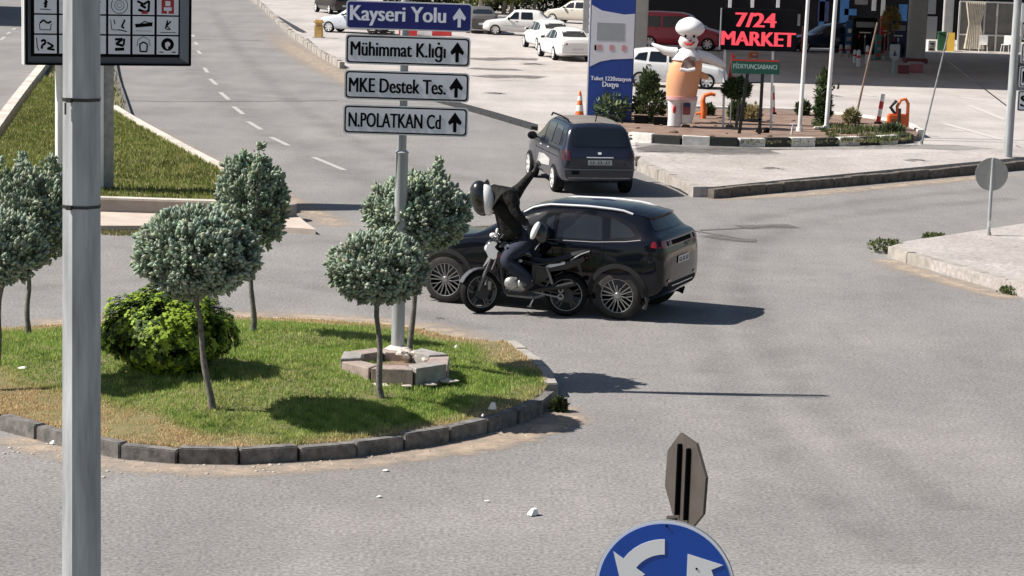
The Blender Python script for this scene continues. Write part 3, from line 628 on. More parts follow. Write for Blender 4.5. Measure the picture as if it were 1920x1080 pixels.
def crown_pts(n, rad, seed, shell=0.74, lump=0.16, lf=2.2, up=0.45, spikes=(), bottom=0.0):
    g_ = np.random.default_rng(seed); v = g_.normal(size=(n, 3)); v /= np.linalg.norm(v, axis=1)[:, None]
    rr_ = shell + (1 - shell) * g_.random(n) ** 0.6; inner = g_.random(n) < 0.22; rr_[inner] = g_.uniform(0.35, shell, inner.sum())
    L_ = np.array([1 + lump * noise.noise(Vector(q * lf) + Vector((seed, 0, 0))) + lump * .5 * noise.noise(Vector(q * lf * 2.7) + Vector((0, seed, 0))) for q in v])
    P = v * (rr_ * L_)[:, None] * np.array(rad); D = v / np.array(rad); D /= np.linalg.norm(D, axis=1)[:, None]; D[:, 2] += up
    if bottom: k = P[:, 2] < 0; P[k, 2] *= bottom
    ex = [P]; exd = [D]
    for (dx, dy, h_, w_) in spikes:
        m_ = int(60 * h_ / 0.2); t_ = g_.random(m_); q = np.stack([dx + g_.normal(size=m_) * w_ * (1 - t_ * .85) * .5, dy + g_.normal(size=m_) * w_ * (1 - t_ * .85) * .5, rad[2] * .75 + t_ * h_], 1)
        ex.append(q); exd.append(np.stack([g_.normal(size=m_) * .35, g_.normal(size=m_) * .35, np.ones(m_)], 1))
    return np.concatenate(ex), np.concatenate(exd)
def juniper(px, py, cx, cyp, rx, rz, label, seed, n=2200, spikes=(), tr=0.036, size=0.095, mid=None, up=0.45, lump=.16, tint=(0.32, 0.385, 0.285), ground=None, shift=0.0, bottom=.85, fork=True):
    """trunk base pixel, crown centre pixel, crown radii in px"""
    base = ground(px, py) if ground else at_isl(px, py); s = scale_at(base); root = empty('clipped_tree', base, 0, label, 'tree', 'clipped ball junipers on the roundabout island')
    cw = on_y(cx, cyp, base.y + shift) - base; RX = rx / s; RZ = rz / s
    P, D = crown_pts(int(n * 2.3), (RX, RX * .95, RZ), seed, spikes=spikes, up=up, lump=lump, bottom=bottom); g_ = np.random.default_rng(seed + 5)
    gap = np.array([noise.noise(Vector(q * 6.5) + Vector((seed * 3, 1, 2))) for q in P]); kp = gap > -.20; P = P[kp]; D = D[kp]; D = D + g_.normal(size=D.shape) * .6; gap = gap[kp]
    S = g_.uniform(.5, 1.5, len(P)) * size * .66; tone = np.array(tint) * (g_.uniform(.6, 1.3, len(P)) + .5 * gap)[:, None] * (1 + .12 * g_.normal(size=(len(P), 3)) * np.array([.6, .2, .6]))
    P = P + np.array(cw)
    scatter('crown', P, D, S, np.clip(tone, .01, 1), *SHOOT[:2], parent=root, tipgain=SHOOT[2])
    mb = MB(); top = Vector(cw) - Vector((0, 0, RZ * .25)); fk = Vector(cw) - Vector((0, 0, RZ * .98)); 
    mm = [Vector((0, 0, -.05)), Vector((0, 0, .02))]
    b0 = Vector((0, 0, 0))
    for k in range(1, 9):
        t_ = k / 9; q = b0.lerp(fk, t_) + Vector((math.sin(t_ * 7 + seed) * .014, math.cos(t_ * 5 + seed) * .012, 0)); mm.append(q)
    mm.append(fk); mb.tube(mm, [tr * 1.35, tr * 1.15] + [tr * (1.05 - .04 * k + .06 * math.sin(k * 2.3 + seed)) for k in range(8)] + [tr * .85], 10)
    for k in range(6):
        a_ = k * 1.05 + seed; q1 = fk + Vector((math.cos(a_) * RX * .18, math.sin(a_) * RX * .18, RZ * .3)); q2 = fk + Vector((math.cos(a_) * RX * .62, math.sin(a_) * RX * .6, RZ * .75 + .04 * k))
        mb.tube([fk - Vector((0, 0, .02)), q1, q2], [tr * .6, tr * .42, tr * .15], 6)
    mb.build('trunk', m_bark, root, smooth=60)
    return root
juniper(53, 627, 52, 415, 88, 95, 'shaggy upright sage juniper touching the left of the big galvanised pole', 21, 2600, spikes=((-.35, 0, .3, .22), (.3, .1, .34, .25), (0, -.2, .28, .3), (.62, 0, .18, .2), (-.1, .2, .35, .2)), up=1.1, lump=.2)
juniper(-10, 733, 2, 470, 76, 72, 'sage juniper ball cut off by the left edge of the photo', 5, 2000, up=.8)
juniper(398, 768, 368, 478, 112, 88, 'widest sage juniper crown, on a pale forked trunk right of the leafy green bush', 8, 3600, spikes=((.35, 0, .14, .3),), lump=.13)
juniper(475, 620, 472, 385, 66, 92, 'tall ragged juniper with a pointed top standing behind the widest one', 13, 2400, spikes=((.12, 0, .3, .2), (-.12, 0, .2, .2)), up=.8, lump=.28)
juniper(769, 664, 782, 404, 95, 74, 'juniper with a thin leading shoot right behind the direction sign pole', 17, 2900, spikes=((.26, 0, .34, .16), (.2, .1, .16, .35)), lump=.15)
juniper(714, 745, 708, 506, 91, 69, 'small neat juniper ball on a straight stem in front of the octagonal stone ring', 29, 2300, lump=.1)
# thin bare leading shoot
# leafy bush
def bush(name, base, rad, seed, n, size, tint, label, cat='shrub', leaf=None, lump=.2, group=None, zoff=.0, tips=(0.35, 0.42, .07), tipf=.3, m=None, stems=6, lf=2.5, bottom=1.0):
    root = empty(name, base, 0, label, cat, group); P, D = crown_pts(n, rad, seed, shell=.7, lump=lump, lf=lf, up=.6, bottom=bottom); g_ = np.random.default_rng(seed)
    P[:, 2] += rad[2] * bottom + zoff; k = P[:, 2] > 0.02; P = P[k]; D = D[k]
    gp_ = np.array([noise.noise(Vector(q * (2.2 / max(rad)) * 1.6) + Vector((seed, 2, 2))) for q in P]); kp = (gp_ > -.25) | (n < 1000); P = P[kp]; D = D[kp]; gp_ = gp_[kp]
    tone = np.array(tint) * g_.uniform(.6, 1.4, len(P))[:, None]; h_ = (g_.random(len(P)) < tipf + .5 * gp_); tone[h_] = np.array(tips) * g_.uniform(.7, 1.25, h_.sum())[:, None]
    scatter('foliage', P, D, g_.uniform(.6, 1.4, len(P)) * size, tone, *(leaf or LEAF)[:2], parent=root, m=m)
    mb = MB()
    for q in range(stems):
        a_ = q * 6.28 / stems; e = Vector((math.cos(a_) * rad[0] * .5, math.sin(a_) * rad[1] * .5, rad[2] * 1.2 * bottom + zoff)); mb.tube([(0, 0, -.03), e * .45 + Vector((0, 0, .05)), e], [.022, .016, .006], 6)
    mb.build('stem', m_bark, root); return root
b0 = at_isl(314, 694); s_ = scale_at(b0)
bush('leafy_bush', b0, (126 / s_, 105 / s_, 82 / s_), 41, 13000, .033, (0.045, 0.085, 0.012), 'big bright green leafy bush on the island beside the galvanised pole', 'bush', lump=.20, lf=2.2, tips=(.27, .38, .04), tipf=.46, bottom=.9, stems=9, leaf=OVAL)
# rough weed tufts
def tuft(px, py, wpx, hpx, label, z=0.0, seed=1, tint=(0.075, 0.10, 0.03)):
    p = at(px, py, z); s = scale_at(p); bush('weed_clump', p, (wpx / 2 / s, wpx / 3 / s, hpx / 2 / s), seed, 420, .05, tint, label, 'weed', lump=.35, tips=(.16, .20, .06), tipf=.2, stems=3)
tuft(1660, 472, 62, 22, 'larger weed clump at the pointed tip of the lower right pavement', 0.02, 3)
tuft(1750, 448, 44, 9, 'small low weed clump on the pavement edge left of the round sign', 0.05, 4)
tuft(1905, 551, 60, 12, 'weeds growing at the foot of the kerb at the right edge of the photo', 0.0, 6)
tuft(1048, 772, 26, 24, 'dark weed growing out of the broken kerb at the right tip of the island', 0.0, 9, (0.05, .06, .025))
# --------------------------------- planter plants on the forecourt
def pl(px, py): return at(px, py, PZ)
def shrub_px(px, py, w_, h_, label, seed, tint=(.055, .08, .03), n=900, size=.12, name='shrub', cat='shrub', tips=(.14, .17, .07), tipf=.2, lump=.35, grp='shrubs in the forecourt planter'):
    p = pl(px, py); s = scale_at(p); return bush(name, p, (w_ / 2 / s, w_ / 2 / s, h_ / 2 / s), seed, n, size, tint, label, cat, lump=lump, tips=tips, tipf=tipf, group=grp, stems=4)
shrub_px(1147, 226, 68, 50, 'pale grey-green leafy shrub in front of the blue totem sign', 51, (.11, .16, .08), 700, .16, tips=(.24, .30, .17), tipf=.4)
shrub_px(1217, 228, 60, 62, 'wide dark shrub between the blue totem and the inflatable chef, lower part', 52)
shrub_px(1216, 185, 34, 52, 'dark pointed shrub top rising in front of the white hatchback', 53)
shrub_px(1383, 226, 30, 34, 'dark rounded shrub under the clipped ball tree by the market sign', 54)
shrub_px(1411, 228, 26, 28, 'straw coloured shrub behind the black sign legs', 55, (.34, .28, .15), 500, tips=(.5, .42, .25), tipf=.5)
shrub_px(1328, 216, 16, 18, 'small dark plant right of the inflatable chef', 56, n=250)
shrub_px(1505, 216, 22, 24, 'small round dark shrub at the foot of the left white flagpole', 57, n=350)
shrub_px(1596, 231, 26, 24, 'thin yellowish plant at the foot of the leaning brown pole', 58, (.20, .20, .09), 260, tips=(.4, .36, .2), tipf=.4)
shrub_px(1672, 249, 44, 14, 'low grey-green plant right of the orange barrier', 59, (.10, .13, .07), 350)
# clipped ball tree in planter
def small_tree(px, py, cx, cyp, rx, rz, label, seed, n=700, tr=.05, spikes=(), lump=.3):
    base = pl(px, py); s = scale_at(base); root = empty('ornamental_tree', base, 0, label, 'tree'); cw = on_y(cx, cyp, base.y) - base
    P, D = crown_pts(n, (rx / s, rx / s, rz / s), seed, lump=lump, spikes=spikes); g_ = np.random.default_rng(seed); tone = np.array((.055, .085, .03)) * g_.uniform(.6, 1.5, len(P))[:, None]
    scatter('crown', P + np.array(cw), D, g_.uniform(.7, 1.3, len(P)) * .13, tone, *LEAF[:2], parent=root)
    mb = MB(); mb.tube([(0, 0, -.05), Vector(cw) * .5 + Vector((.05, 0, 0)), Vector(cw)], [tr, tr * .8, tr * .5], 8); mb.build('trunk', m_bark, root)
small_tree(1380, 240, 1382, 166, 23, 17, 'clipped ball tree left of the black A-frame sign legs', 61)
small_tree(1545, 236, 1543, 200, 12, 40, 'ragged dark conifer behind the right white flagpole', 62, spikes=((0, 0, .6, .3),), lump=.6)
# --------------------------------- hedge and trees at the far top edge
m_trunkp = mat('pale_bark', (0.42, 0.36, 0.28), .9, var=.25, vs=3)
m_canopy = leafmat('far_leaves', .7, .2)
def far_tree(px, py, rx, hgt, label, seed, tone0=(.09, .115, .03)):
    base = at(px, py); root = empty('roadside_tree', base, 0, label, 'tree', 'trees along the far side of the forecourt')
    P, D = crown_pts(700, (rx, rx, hgt * .36), seed, lump=.5); P[:, 2] += hgt * .62; g_ = np.random.default_rng(seed)
    tone = np.array(tone0) * g_.uniform(.4, 1.7, len(P))[:, None]; h_ = g_.random(len(P)) < .3; tone[h_] = np.array((.30, .30, .07)) * g_.uniform(.6, 1.2, h_.sum())[:, None]
    scatter('crown', P, D, g_.uniform(.25, .5, len(P)), tone, *LEAF[:2], parent=root, m=m_canopy)
    mb = MB(); mb.tube([(0, 0, -.1), (.1, 0, hgt * .3), (-.05, .1, hgt * .7)], [.16, .12, .06], 8)
    for q in range(4): a_ = q * 1.6 + seed; mb.tube([(.05, 0, hgt * .35), (math.cos(a_) * rx * .5, math.sin(a_) * rx * .5, hgt * .7)], [.07, .03], 6)
    mb.build('trunk', m_trunkp, root)
for i, (px, py, rx, hg, lab) in enumerate([(898, 32, 1.9, 4.4, 'first olive tree right of the blue direction sign'), (944, 26, 1.8, 4.2, 'olive tree with a pale trunk behind the bonnet of the white saloon'), (958, 27, 1.6, 3.8, 'olive tree beside the brown trunk behind the white saloon'), (1000, 26, 2.2, 4.4, 'olive tree above the roof of the white saloon'), (1040, 24, 1.8, 4.0, 'olive tree just left of the yellow wall'), (870, 24, 2, 4.5, 'olive tree hidden mostly behind the blue direction sign')]):
    far_tree(px, py, rx, hg, lab, 70 + i)
# ================================================================ STREET FURNITURE
m_galv = mat('galvanised_steel', (0.47, 0.49, 0.50), 0.65, metal=0.1, spec=.3, var=0.16, vs=3, bump=0.15, bs=18, rvar=0.1, col2=(0.25, 0.265, 0.27))
streaky(m_galv)
m_galvd = mat('weathered_galvanised', (0.30, 0.31, 0.31), 0.55, metal=0.5, var=0.2, vs=7)
m_black = mat('black_metal', (0.012, 0.012, 0.013), 0.5, var=.2)
m_whitep = mat('white_painted_metal', (0.74, 0.74, 0.73), 0.4, var=.07, vs=4)
m_band = mat('steel_band', (0.05, 0.05, 0.05), 0.5, metal=.6)
m_signback = mat('sign_back_grey', (0.34, 0.35, 0.34), 0.5, metal=.5, var=.12, vs=6)
m_bluesign = mat('blue_sign_face', (0.004, 0.012, 0.16), 0.35, var=.08, vs=3)
m_bluer = mat('blue_roundabout_face', (0.002, 0.06, 0.36), 0.35, var=.06, vs=4)
m_retro = mat('white_reflective', (0.62, 0.64, 0.68), 0.35, var=.05, vs=6)
m_board = mat('white_sign_face', (0.66, 0.68, 0.73), 0.35, var=.06, vs=5)
m_letter = mat('black_lettering', (0.004, 0.004, 0.005), 0.9, spec=0.08)
m_wletter = mat('white_lettering', (0.80, 0.82, 0.90), 0.4)
m_rim = mat('aluminium_rim', (0.68, 0.69, 0.70), 0.4, metal=.3)
# ---- big galvanised octagonal pole in the foreground
pb_ = at(153, 1222); pole_y = pb_.y
root = empty('lamp_post', pb_, R(-17), 'big octagonal galvanised steel post in the left foreground with clamp bands', 'post')
s = scale_at(Vector((pb_.x, pb_.y, 2.5))); 
mb = MB(); r0 = 37.5 / scale_at(pb_); mb.tube([(0, 0, 0), (0, 0, 3), (0, 0, 8.5)], [r0, r0 * .955, r0 * .86], 8, twist=R(0)); mb.build('shaft', m_galv, root, smooth=0)
mb = MB(); mb.rbox((0, 0, .015), (.42, .42, .03), .004); [mb.cyl((a * .16, b_ * .16, .03), (a * .16, b_ * .16, .07), .018, n=6) for a in (-1, 1) for b_ in (-1, 1)]; mb.build('base_plate', m_galvd, root)
def band_at(py):
    z = height_to(pb_, py); mb = MB(); rr_ = r0 * (1 - .045 * z / 3) + .004
    mb.tube([(0, 0, z - .012), (0, 0, z + .012)], [rr_, rr_], 8, twist=0, caps=False); mb.rbox((-.02, -rr_ - .01, z), (.05, .03, .035), .004); return mb.build('clamp_band', m_band, root, smooth=0)
band_at(199); band_at(390)
mb = MB(); zt = height_to(pb_, 199); mb.bar((-.05, -r0 - .004, zt - .02), (-.05, -r0 - .004, zt - .11), .012, .01); mb.build('band_strap', m_band, root)
# ---- direction sign post
RB = at_isl(745, 672)
root = empty('direction_sign_post', RB, 0, 'steel post carrying one blue and three white street name boards with up arrows', 'signpost')
vlean = 0.0
mb = MB(); zj = height_to(RB, 292); xt = 0.0
mb.tube([(0, 0, 0), (0, 0, zj), (0, 0, zj + .02), (0, 0, zj + .05)], [.083, .078, .085, .055], 16); mb.tube([(0, 0, zj), (0, 0, 5.35)], [.053, .053], 16); mb.build('pole', m_galv, root)
mb = MB(); mb.lathe([(.30, -.1), (.29, .03), (.15, .13), (.10, .16), (.085, .17)], n=18); o = mb.build('concrete_footing', mat('footing_concrete', (0.62, 0.60, 0.56), .9, var=.15, vs=6, bump=.4), root, smooth=40)
def sign_board(px0, px1, y0l, y1l, text, tw, face, letter, border, arrow, cap=True):
    """board edges in px at its middle height"""
    Yb = RB.y - .075; A = on_y(px0, (y0l + y1l) / 2, Yb); B = on_y(px1, (y0l + y1l) / 2 + 3, Yb); z1 = on_y(765, y0l + 2, Yb).z; z0 = on_y(765, y1l + 2, Yb).z
    W = B.x - A.x; H = z1 - z0; cx_ = (A.x + B.x) / 2 - RB.x; cz = (z0 + z1) / 2 - RB.z
    brd = MB(); brd.prism(rp(rect(cx_ - W / 2, cz - H / 2, cx_ + W / 2, cz + H / 2), .05), XZ(-.075), 0, .012)
    bo = brd.build('sign_board', m_rim if not border is None else m_whitep, root, smooth=0)
    rings = []
    fw, fh = W / 2 - .016, H / 2 - .016
    if border is not None:
        mb = MB(); mb.prism(rp(rect(cx_ - fw, cz - fh, cx_ + fw, cz + fh), .045), XZ(-.075), -.002, 0.001); mb.build('border', border, bo, smooth=0); fw -= .018; fh -= .018
    mb = MB(); mb.prism(rp(rect(cx_ - fw, cz - fh, cx_ + fw, cz + fh), .035), XZ(-.075), -.004, 0.001); mb.build('face', face, bo, smooth=0)
    hl, wl, x0, zb = tw
    mb = text_mb(text, wl * W, hl * H, bold=.034, origin=(cx_ - W / 2 + x0 * W, -.0795, cz - H / 2 + zb * H), depth=.002); mb.build('lettering', letter, bo, smooth=0)
    a = .30 * H * 1.02; ax = cx_ + W / 2 - arrow * W; t_ = .34 * H
    ar = [(-.055 * H * 1.05, -t_), (.055 * H * 1.05, -t_), (.055 * H * 1.05, -.02 * H), (.19 * H, -.1 * H), (.235 * H, .0 * H + .0), (0, t_), (-.235 * H, 0), (-.19 * H, -.1 * H), (-.055 * H * 1.05, -.02 * H)]
    mb = MB(); mb.prism([(ax + u, cz + v) for u, v in ar], XZ(-.0795), -.002, 0); mb.build('arrow', letter, bo, smooth=0)
    mb = MB(); 
    for zz in (cz - H * .28, cz + H * .28): mb.box((0, -.045, zz), (.18, .04, .03))
    mb.build('bracket', m_band, bo)
sign_board(649, 885, 1.5, 55, 'Kayseri Yolu', (.70, .755, .035, .13), m_bluesign, m_wletter, None, .10)
sign_board(647.5, 882, 65, 121, 'Mühimmat K.lıġı', (.66, .755, .045, .145), m_board, m_letter, m_letter, .105)
sign_board(645.5, 880, 132, 187, 'MKE Destek Tes.', (.49, .77, .04, .245), m_board, m_letter, m_letter, .105)
sign_board(643.5, 877.5, 197, 252, 'N.POLATKAN Cd', (.49, .735, .045, .245), m_board, m_letter, m_letter, .105)
# ---- octagonal ring of kerb stones round the sign post
rc = at_isl(741, 694); root = empty('stone_planter_ring', rc, R(8), 'octagonal ring of pinkish kerb stones round the direction sign post', 'planter')
m_stone = mat('pinkish_stone', (0.40, 0.32, 0.285), .9, var=.2, vs=8, bump=.5, bs=50, col2=(0.25, 0.20, 0.18)); m_stone2 = mat('grey_stone', (0.30, 0.285, 0.27), .9, var=.25, vs=8, bump=.5, bs=50)
for k in range(8):
    a0 = k * math.pi / 4 + .25; a1 = a0 + math.pi / 4; ro, ri = .70, .44; j = rnd.uniform(-.02, .02)
    P = [(ro * math.cos(a0 + .025), ro * math.sin(a0 + .025)), (ro * math.cos(a1 - .025), ro * math.sin(a1 - .025)), (ri * math.cos(a1 - .03), ri * math.sin(a1 - .03)), (ri * math.cos(a0 + .03), ri * math.sin(a0 + .03))]
    mb = MB(); mb.prism(P, lambda u, v, t: (u, v, t), -.12, .155 + j); o = mb.build('kerb_stone', m_stone if k % 3 else m_stone2, root, smooth=0)
    bv = o.modifiers.new('bevel', 'BEVEL'); bv.width = .012; bv.segments = 2
mb = MB(); mb.lathe([(.44, -.1), (.44, .03), (.05, .05)], n=16); mb.build('infill', m_soil, root)
m_mort = mat('mortar', (0.55, 0.49, 0.43), .95, var=.25, vs=9, bump=.4)
for k in range(9): a_ = rnd.uniform(.2, 1.3); q = rnd.uniform(.3, .70); r_ = rnd.uniform(.03, .065); MB().ell((math.cos(a_) * q, math.sin(a_) * q, .10 + r_ * .5), (r_ * 1.3, r_, r_ * .8), 8, 6, jit=.9, jf=14).build('broken_mortar', m_mort, root, smooth=25)
for k in range(7): a_ = math.pi + k * .42; q = .74; r_ = rnd.uniform(.03, .07); MB().ell((math.cos(a_) * q, math.sin(a_) * q, -.04), (r_ * 1.8, r_, r_ * .4), 8, 6, jit=.9, jf=14).build('spilled_mortar', MATS['mortar'], root)
pass
# ---- billboard on the median
bb = at(185, 381, 0); bb = at(185, 381 - 27, 0.28); bb = Vector((bb.x, bb.y, .28)); ANG = R(21)
root = empty('panel_billboard', bb, ANG, 'dark framed billboard with a grid of small logo panels above the median lawn', 'billboard')
m_frame = mat('slate_frame', (0.050, 0.058, 0.075), .4, var=.1); m_frame2 = mat('slate_bevel', (0.16, 0.18, 0.21), .35, metal=.3)
loc = lambda px, py: (on_y(px, py, bb.y) - bb)
def onbb(px, py):      # intersection with the board plane, in its own coordinates
    d = ray(px, py); nrm = Vector((math.sin(ANG), -math.cos(ANG), 0)); o_ = Vector((0, 0, CAM_H)); t = (bb - o_).dot(nrm) / d.dot(nrm); p = o_ + d * t - bb
    return (p.x * math.cos(ANG) + p.y * math.sin(ANG), p.z)
xl_, zl_ = onbb(46, 124); xr_, zr_ = onbb(355, 120); zb_ = (zl_ + zr_) / 2; W = xr_ - xl_; TOP = zb_ + 2.9
mb = MB(); mb.box(((xl_ + xr_) / 2, .02, (zb_ + TOP) / 2), (W, .30, TOP - zb_)); mb.build('cabinet', m_frame, root, smooth=0)
mb = MB()
for a, b_ in (((xl_ + .02, zb_ + .02), (xr_ - .02, zb_ + .02)), ((xl_ + .02, zb_ + .02), (xl_ + .02, TOP)), ((xr_ - .02, zb_ + .02), (xr_ - .02, TOP))): mb.bar((a[0], -.15, a[1]), (b_[0], -.15, b_[1]), .04, .04)
mb.build('edge_trim', m_letter, root, smooth=0)
mb = MB(); mb.box((xl_ - .02, .10, (zb_ + TOP) / 2), (.02, .12, TOP - zb_)); mb.box((xl_ - .02, -.09, (zb_ + TOP) / 2), (.02, .10, TOP - zb_)); mb.build('side_strip', m_whitep, root, smooth=0)
px_ = [onbb(x, 60)[0] for x in (62, 104)]; 
mb = MB(); x_in0 = onbb(56, 110)[0]; x_in1 = onbb(333, 108)[0]; z_in = onbb(333, 107)[1]
mb.box(((x_in0 + x_in1) / 2, -.142, (z_in + TOP) / 2), (x_in1 - x_in0, .02, TOP - z_in)); mb.build('recess_panel', m_letter, root, smooth=0)
mb = MB(); mb.prism([(x_in1 + .01, z_in - .01), (xr_ - .05, zb_ + .05), (xr_ - .05, TOP), (x_in1 + .01, TOP)], XZ(-.152), 0, .01); mb.build('bevel', m_frame2, root, smooth=0)
m_cell = mat('logo_panel_white', (0.62, 0.65, 0.71), .4, var=.06); m_red = mat('logo_red', (0.32, 0.012, 0.025), .5)
pitch = (x_in1 - x_in0) / 6.08; r_ = random.Random(4)
rowz = [onbb(200, y)[1] for y in (105, 68, 31)]; ph = rowz[1] - rowz[0]
for row in range(7):
    for col in range(6):
        cx_ = x_in0 + .04 + pitch * (col + .5); cz = z_in + .045 + ph * (row + .5); w2 = pitch * .45; h2 = ph * .46
        mb = MB(); mb.box((cx_, -.156, cz), (2 * w2, .012, 2 * h2)); c_ = mb.build('logo_panel', m_cell, root, smooth=0)
        mb = MB(); kf = XZ(-.1625); mi_ = m_letter; k = (row, col)
        def ringp(cx, cz_, r1, r0, n_=16):
            for q in range(n_):
                a0 = 2 * math.pi * q / n_; a1 = 2 * math.pi * (q + 1) / n_
                mb.prism([(cx + r1 * math.cos(a0), cz_ + r1 * math.sin(a0)), (cx + r1 * math.cos(a1), cz_ + r1 * math.sin(a1)), (cx + r0 * math.cos(a1), cz_ + r0 * math.sin(a1)), (cx + r0 * math.cos(a0), cz_ + r0 * math.sin(a0))], kf, -.003, 0)
        def stroke(pts, t_=.014):
            for a, b_ in zip(pts, pts[1:]): mb.bar((cx_ + a[0] * w2, -.164, cz + a[1] * h2), (cx_ + b_[0] * w2, -.164, cz + b_[1] * h2), .004, t_ , upv=(0, 1, 0)) if False else mb.bar((cx_ + a[0] * w2, -.164, cz + a[1] * h2), (cx_ + b_[0] * w2, -.164, cz + b_[1] * h2), t_, .004, upv=(0, 1, 0))
        if k == (0, 5): ringp(cx_, cz + .02, .13, .0); stroke([(-.75, -.75), (-.4, -.75)], .02); stroke([(.4, -.75), (.75, -.75)], .02)
        elif k == (0, 4): stroke([(-.6, -.1), (-.5, .6), (0, .95), (.5, .6), (.6, -.1)], .01); stroke([(-.3, -.7), (-.35, .1), (0, .35), (.35, .1), (.3, -.7), (-.3, -.7)], .03)
        elif k == (0, 3): stroke([(-.4, .6), (.3, .65), (-.3, .1), (.4, -.1)], .05); stroke([(-.4, -.5), (.45, -.45)], .06); stroke([(.45, .7), (.4, 0)], .04)
        elif k == (1, 5): stroke([(-.2, -.35), (.0, .6), (-.1, 0), (.3, .5)], .03); stroke([(-.1, 0), (.25, -.4), (-.1, -.4)], .02); stroke([(-.7, -.75), (.75, -.75)], .012)
        elif k == (1, 4): stroke([(-.8, .1), (-.3, .15), (.1, .45), (.45, .3), (.85, .3)], .02); stroke([(-.75, -.05), (.8, .12)], .07); stroke([(-.7, -.6), (.7, -.6)], .006)
        elif k == (1, 3): stroke([(-.8, .6), (-.7, -.5), (-.1, -.55), (.5, -.6)], .012); stroke([(.5, .6), (.2, -.2), (.45, -.3)], .035); stroke([(-.5, .6), (-.4, .1)], .02); stroke([(-.1, -.5), (.7, -.7)], .02)
        elif k == (2, 4): stroke([(-.6, .5), (0, .15), (.5, .55), (.45, -.5)], .045); stroke([(-.5, -.45), (.2, -.7), (.5, -.5)], .05); stroke([(-.3, .1), (.2, -.25)], .05)
        elif k == (2, 3): ringp(cx_, cz, .17, .158); ringp(cx_, cz, .10, .09); ringp(cx_, cz, .05, .043)
        elif k == (2, 5): pass
        elif k == (2, 0): stroke([(0, .45), (.12, .1), (-.1, .15), (.1, -.15), (-.1, -.35)], .05); stroke([(-.5, -.55), (.45, -.6)], .015); stroke([(-.8, .75), (-.3, .8)], .015)
        elif k == (1, 0): stroke([(-.5, .1), (-.2, .45), (.2, .1), (.5, .3)], .035); stroke([(-.55, .05), (-.5, -.6), (.45, -.62), (.5, .05)], .014)
        elif k == (0, 0): stroke([(-.8, .7), (-.75, -.3), (-.6, -.7)], .018); stroke([(-.4, .3), (-.1, .5), (0, .1), (-.3, -.1), (-.35, -.5)], .045); stroke([(.15, .2), (.7, -.2), (.15, -.5), (.8, -.6)], .04)
        else:
            for _ in range(3): stroke([(r_.uniform(-.6, .6), r_.uniform(-.6, .6)) for _ in range(r_.randint(2, 4))], r_.uniform(.012, .05))
        if mb.v: mb.build('emblem', m_letter, c_, smooth=0)
        if k == (2, 5):
            mb = MB(); mb.box((cx_ + .0, -.1635, cz), (1.15 * w2, .003, 1.7 * h2)); mb.build('emblem', m_red, c_, smooth=0)
            mb = MB(); mb.box((cx_, -.166, cz + .05), (.10, .003, .10)); mb.box((cx_, -.166, cz - .06), (.16, .003, .07)); mb.box((cx_, -.166, cz - .13), (.03, .003, .09)); mb.build('emblem_mark', m_cell, c_, smooth=0)
        if k == (2, 4):
            mb = MB(); mb.box((cx_ + .02, -.165, cz - .14), (.12, .003, .05)); mb.build('emblem_accent', m_red, c_, smooth=0)
        if k == (0, 5):
            mb = MB(); mb.prism([(cx_ - .05, cz - .02), (cx_ - .05, cz + .05), (cx_ + .01, cz + .08), (cx_ + .06, cz + .04), (cx_ + .04, cz - .02), (cx_ + .01, cz - .02), (cx_ + .01, cz - .07), (cx_ - .02, cz - .07)], XZ(-.166), -.003, 0); mb.build('emblem_mark', m_cell, c_, smooth=0)
for nm, xa, xb_ in (('leg', 106, 119), ('leg', 186, 213)):
    a_ = onbb(xa, 240)[0]; b__ = onbb(xb_, 240)[0]
    mb = MB(); mb.rbox(((a_ + b__) / 2, .06, (zb_ + .05) / 2 - .05), (b__ - a_, .16, zb_ + .15), .01); lg = mb.build(nm, m_galvd if xa > 150 else m_whitep, root)
    mb = MB(); mb.rbox((a_ + .03, .0, (zb_ + .05) / 2 - .05), (.07, .30, zb_ + .12), .01); mb.build('edge_flange', m_whitep, lg)
# ---- roundabout sign in the foreground and the octagon sign behind it
def wheel_pt(r_, a): return (r_ * math.cos(a), r_ * math.sin(a))
Yr = 9.45; cpos = on_y(1246, 1103, Yr); sr = FPX / ((cpos - Vector((0, 0, CAM_H))).dot(fwd)); Rr = 132 / sr
root = empty('roundabout_sign', (cpos.x, cpos.y, 0), R(-6), 'round blue sign with white circulating arrows on a post at the bottom edge', 'traffic sign')
mb = MB(); mb.cyl((0, .05, 0), (0, .05, cpos.z + Rr * .6), .03, n=16); mb.build('pole', m_galvd, root)
def disc(r_, t0, t1, n_=64): return MB().prism([wheel_pt(r_, 2 * math.pi * k / n_) for k in range(n_)], lambda u, v, t: (u, t, cpos.z + v), t0, t1)
dk = disc(Rr, 0, .012).build('disc', m_signback, root, smooth=30)
disc(Rr * .988, -.002, .001).build('white_rim', mat('rim_white', (0.66, 0.70, 0.80), .4), dk, smooth=0)
disc(Rr * .945, -.004, .001).build('face', m_bluer, dk, smooth=0)
ang = lambda d: R(d)
def arc_arrow(a0, a1, rin, rout, head):
    n_ = 14; rm = (rin + rout) / 2; P = [wheel_pt(rout, ang(a0 + (a1 - a0) * k / n_)) for k in range(n_ + 1)]
    P += [wheel_pt(rout * 1.25, ang(a1)), wheel_pt(rm, ang(a1 + head)), wheel_pt(rin * .68, ang(a1))]
    P += [wheel_pt(rin, ang(a1 - (a1 - a0) * k / n_)) for k in range(n_ + 1)]; return [(u * Rr, v * Rr) for u, v in P]
mw = mat('arrow_white', (0.74, 0.75, 0.76), .45)
bm_parts = []
for q in range(3):
    mb = MB(); off = -120 * q
    mb.prism(arc_arrow(92 + off, 146 + off, .50, .72, 34), lambda u, v, t: (u, t, cpos.z + v), -.0065, -.004); mb.build('arrow', mw, dk, smooth=0)
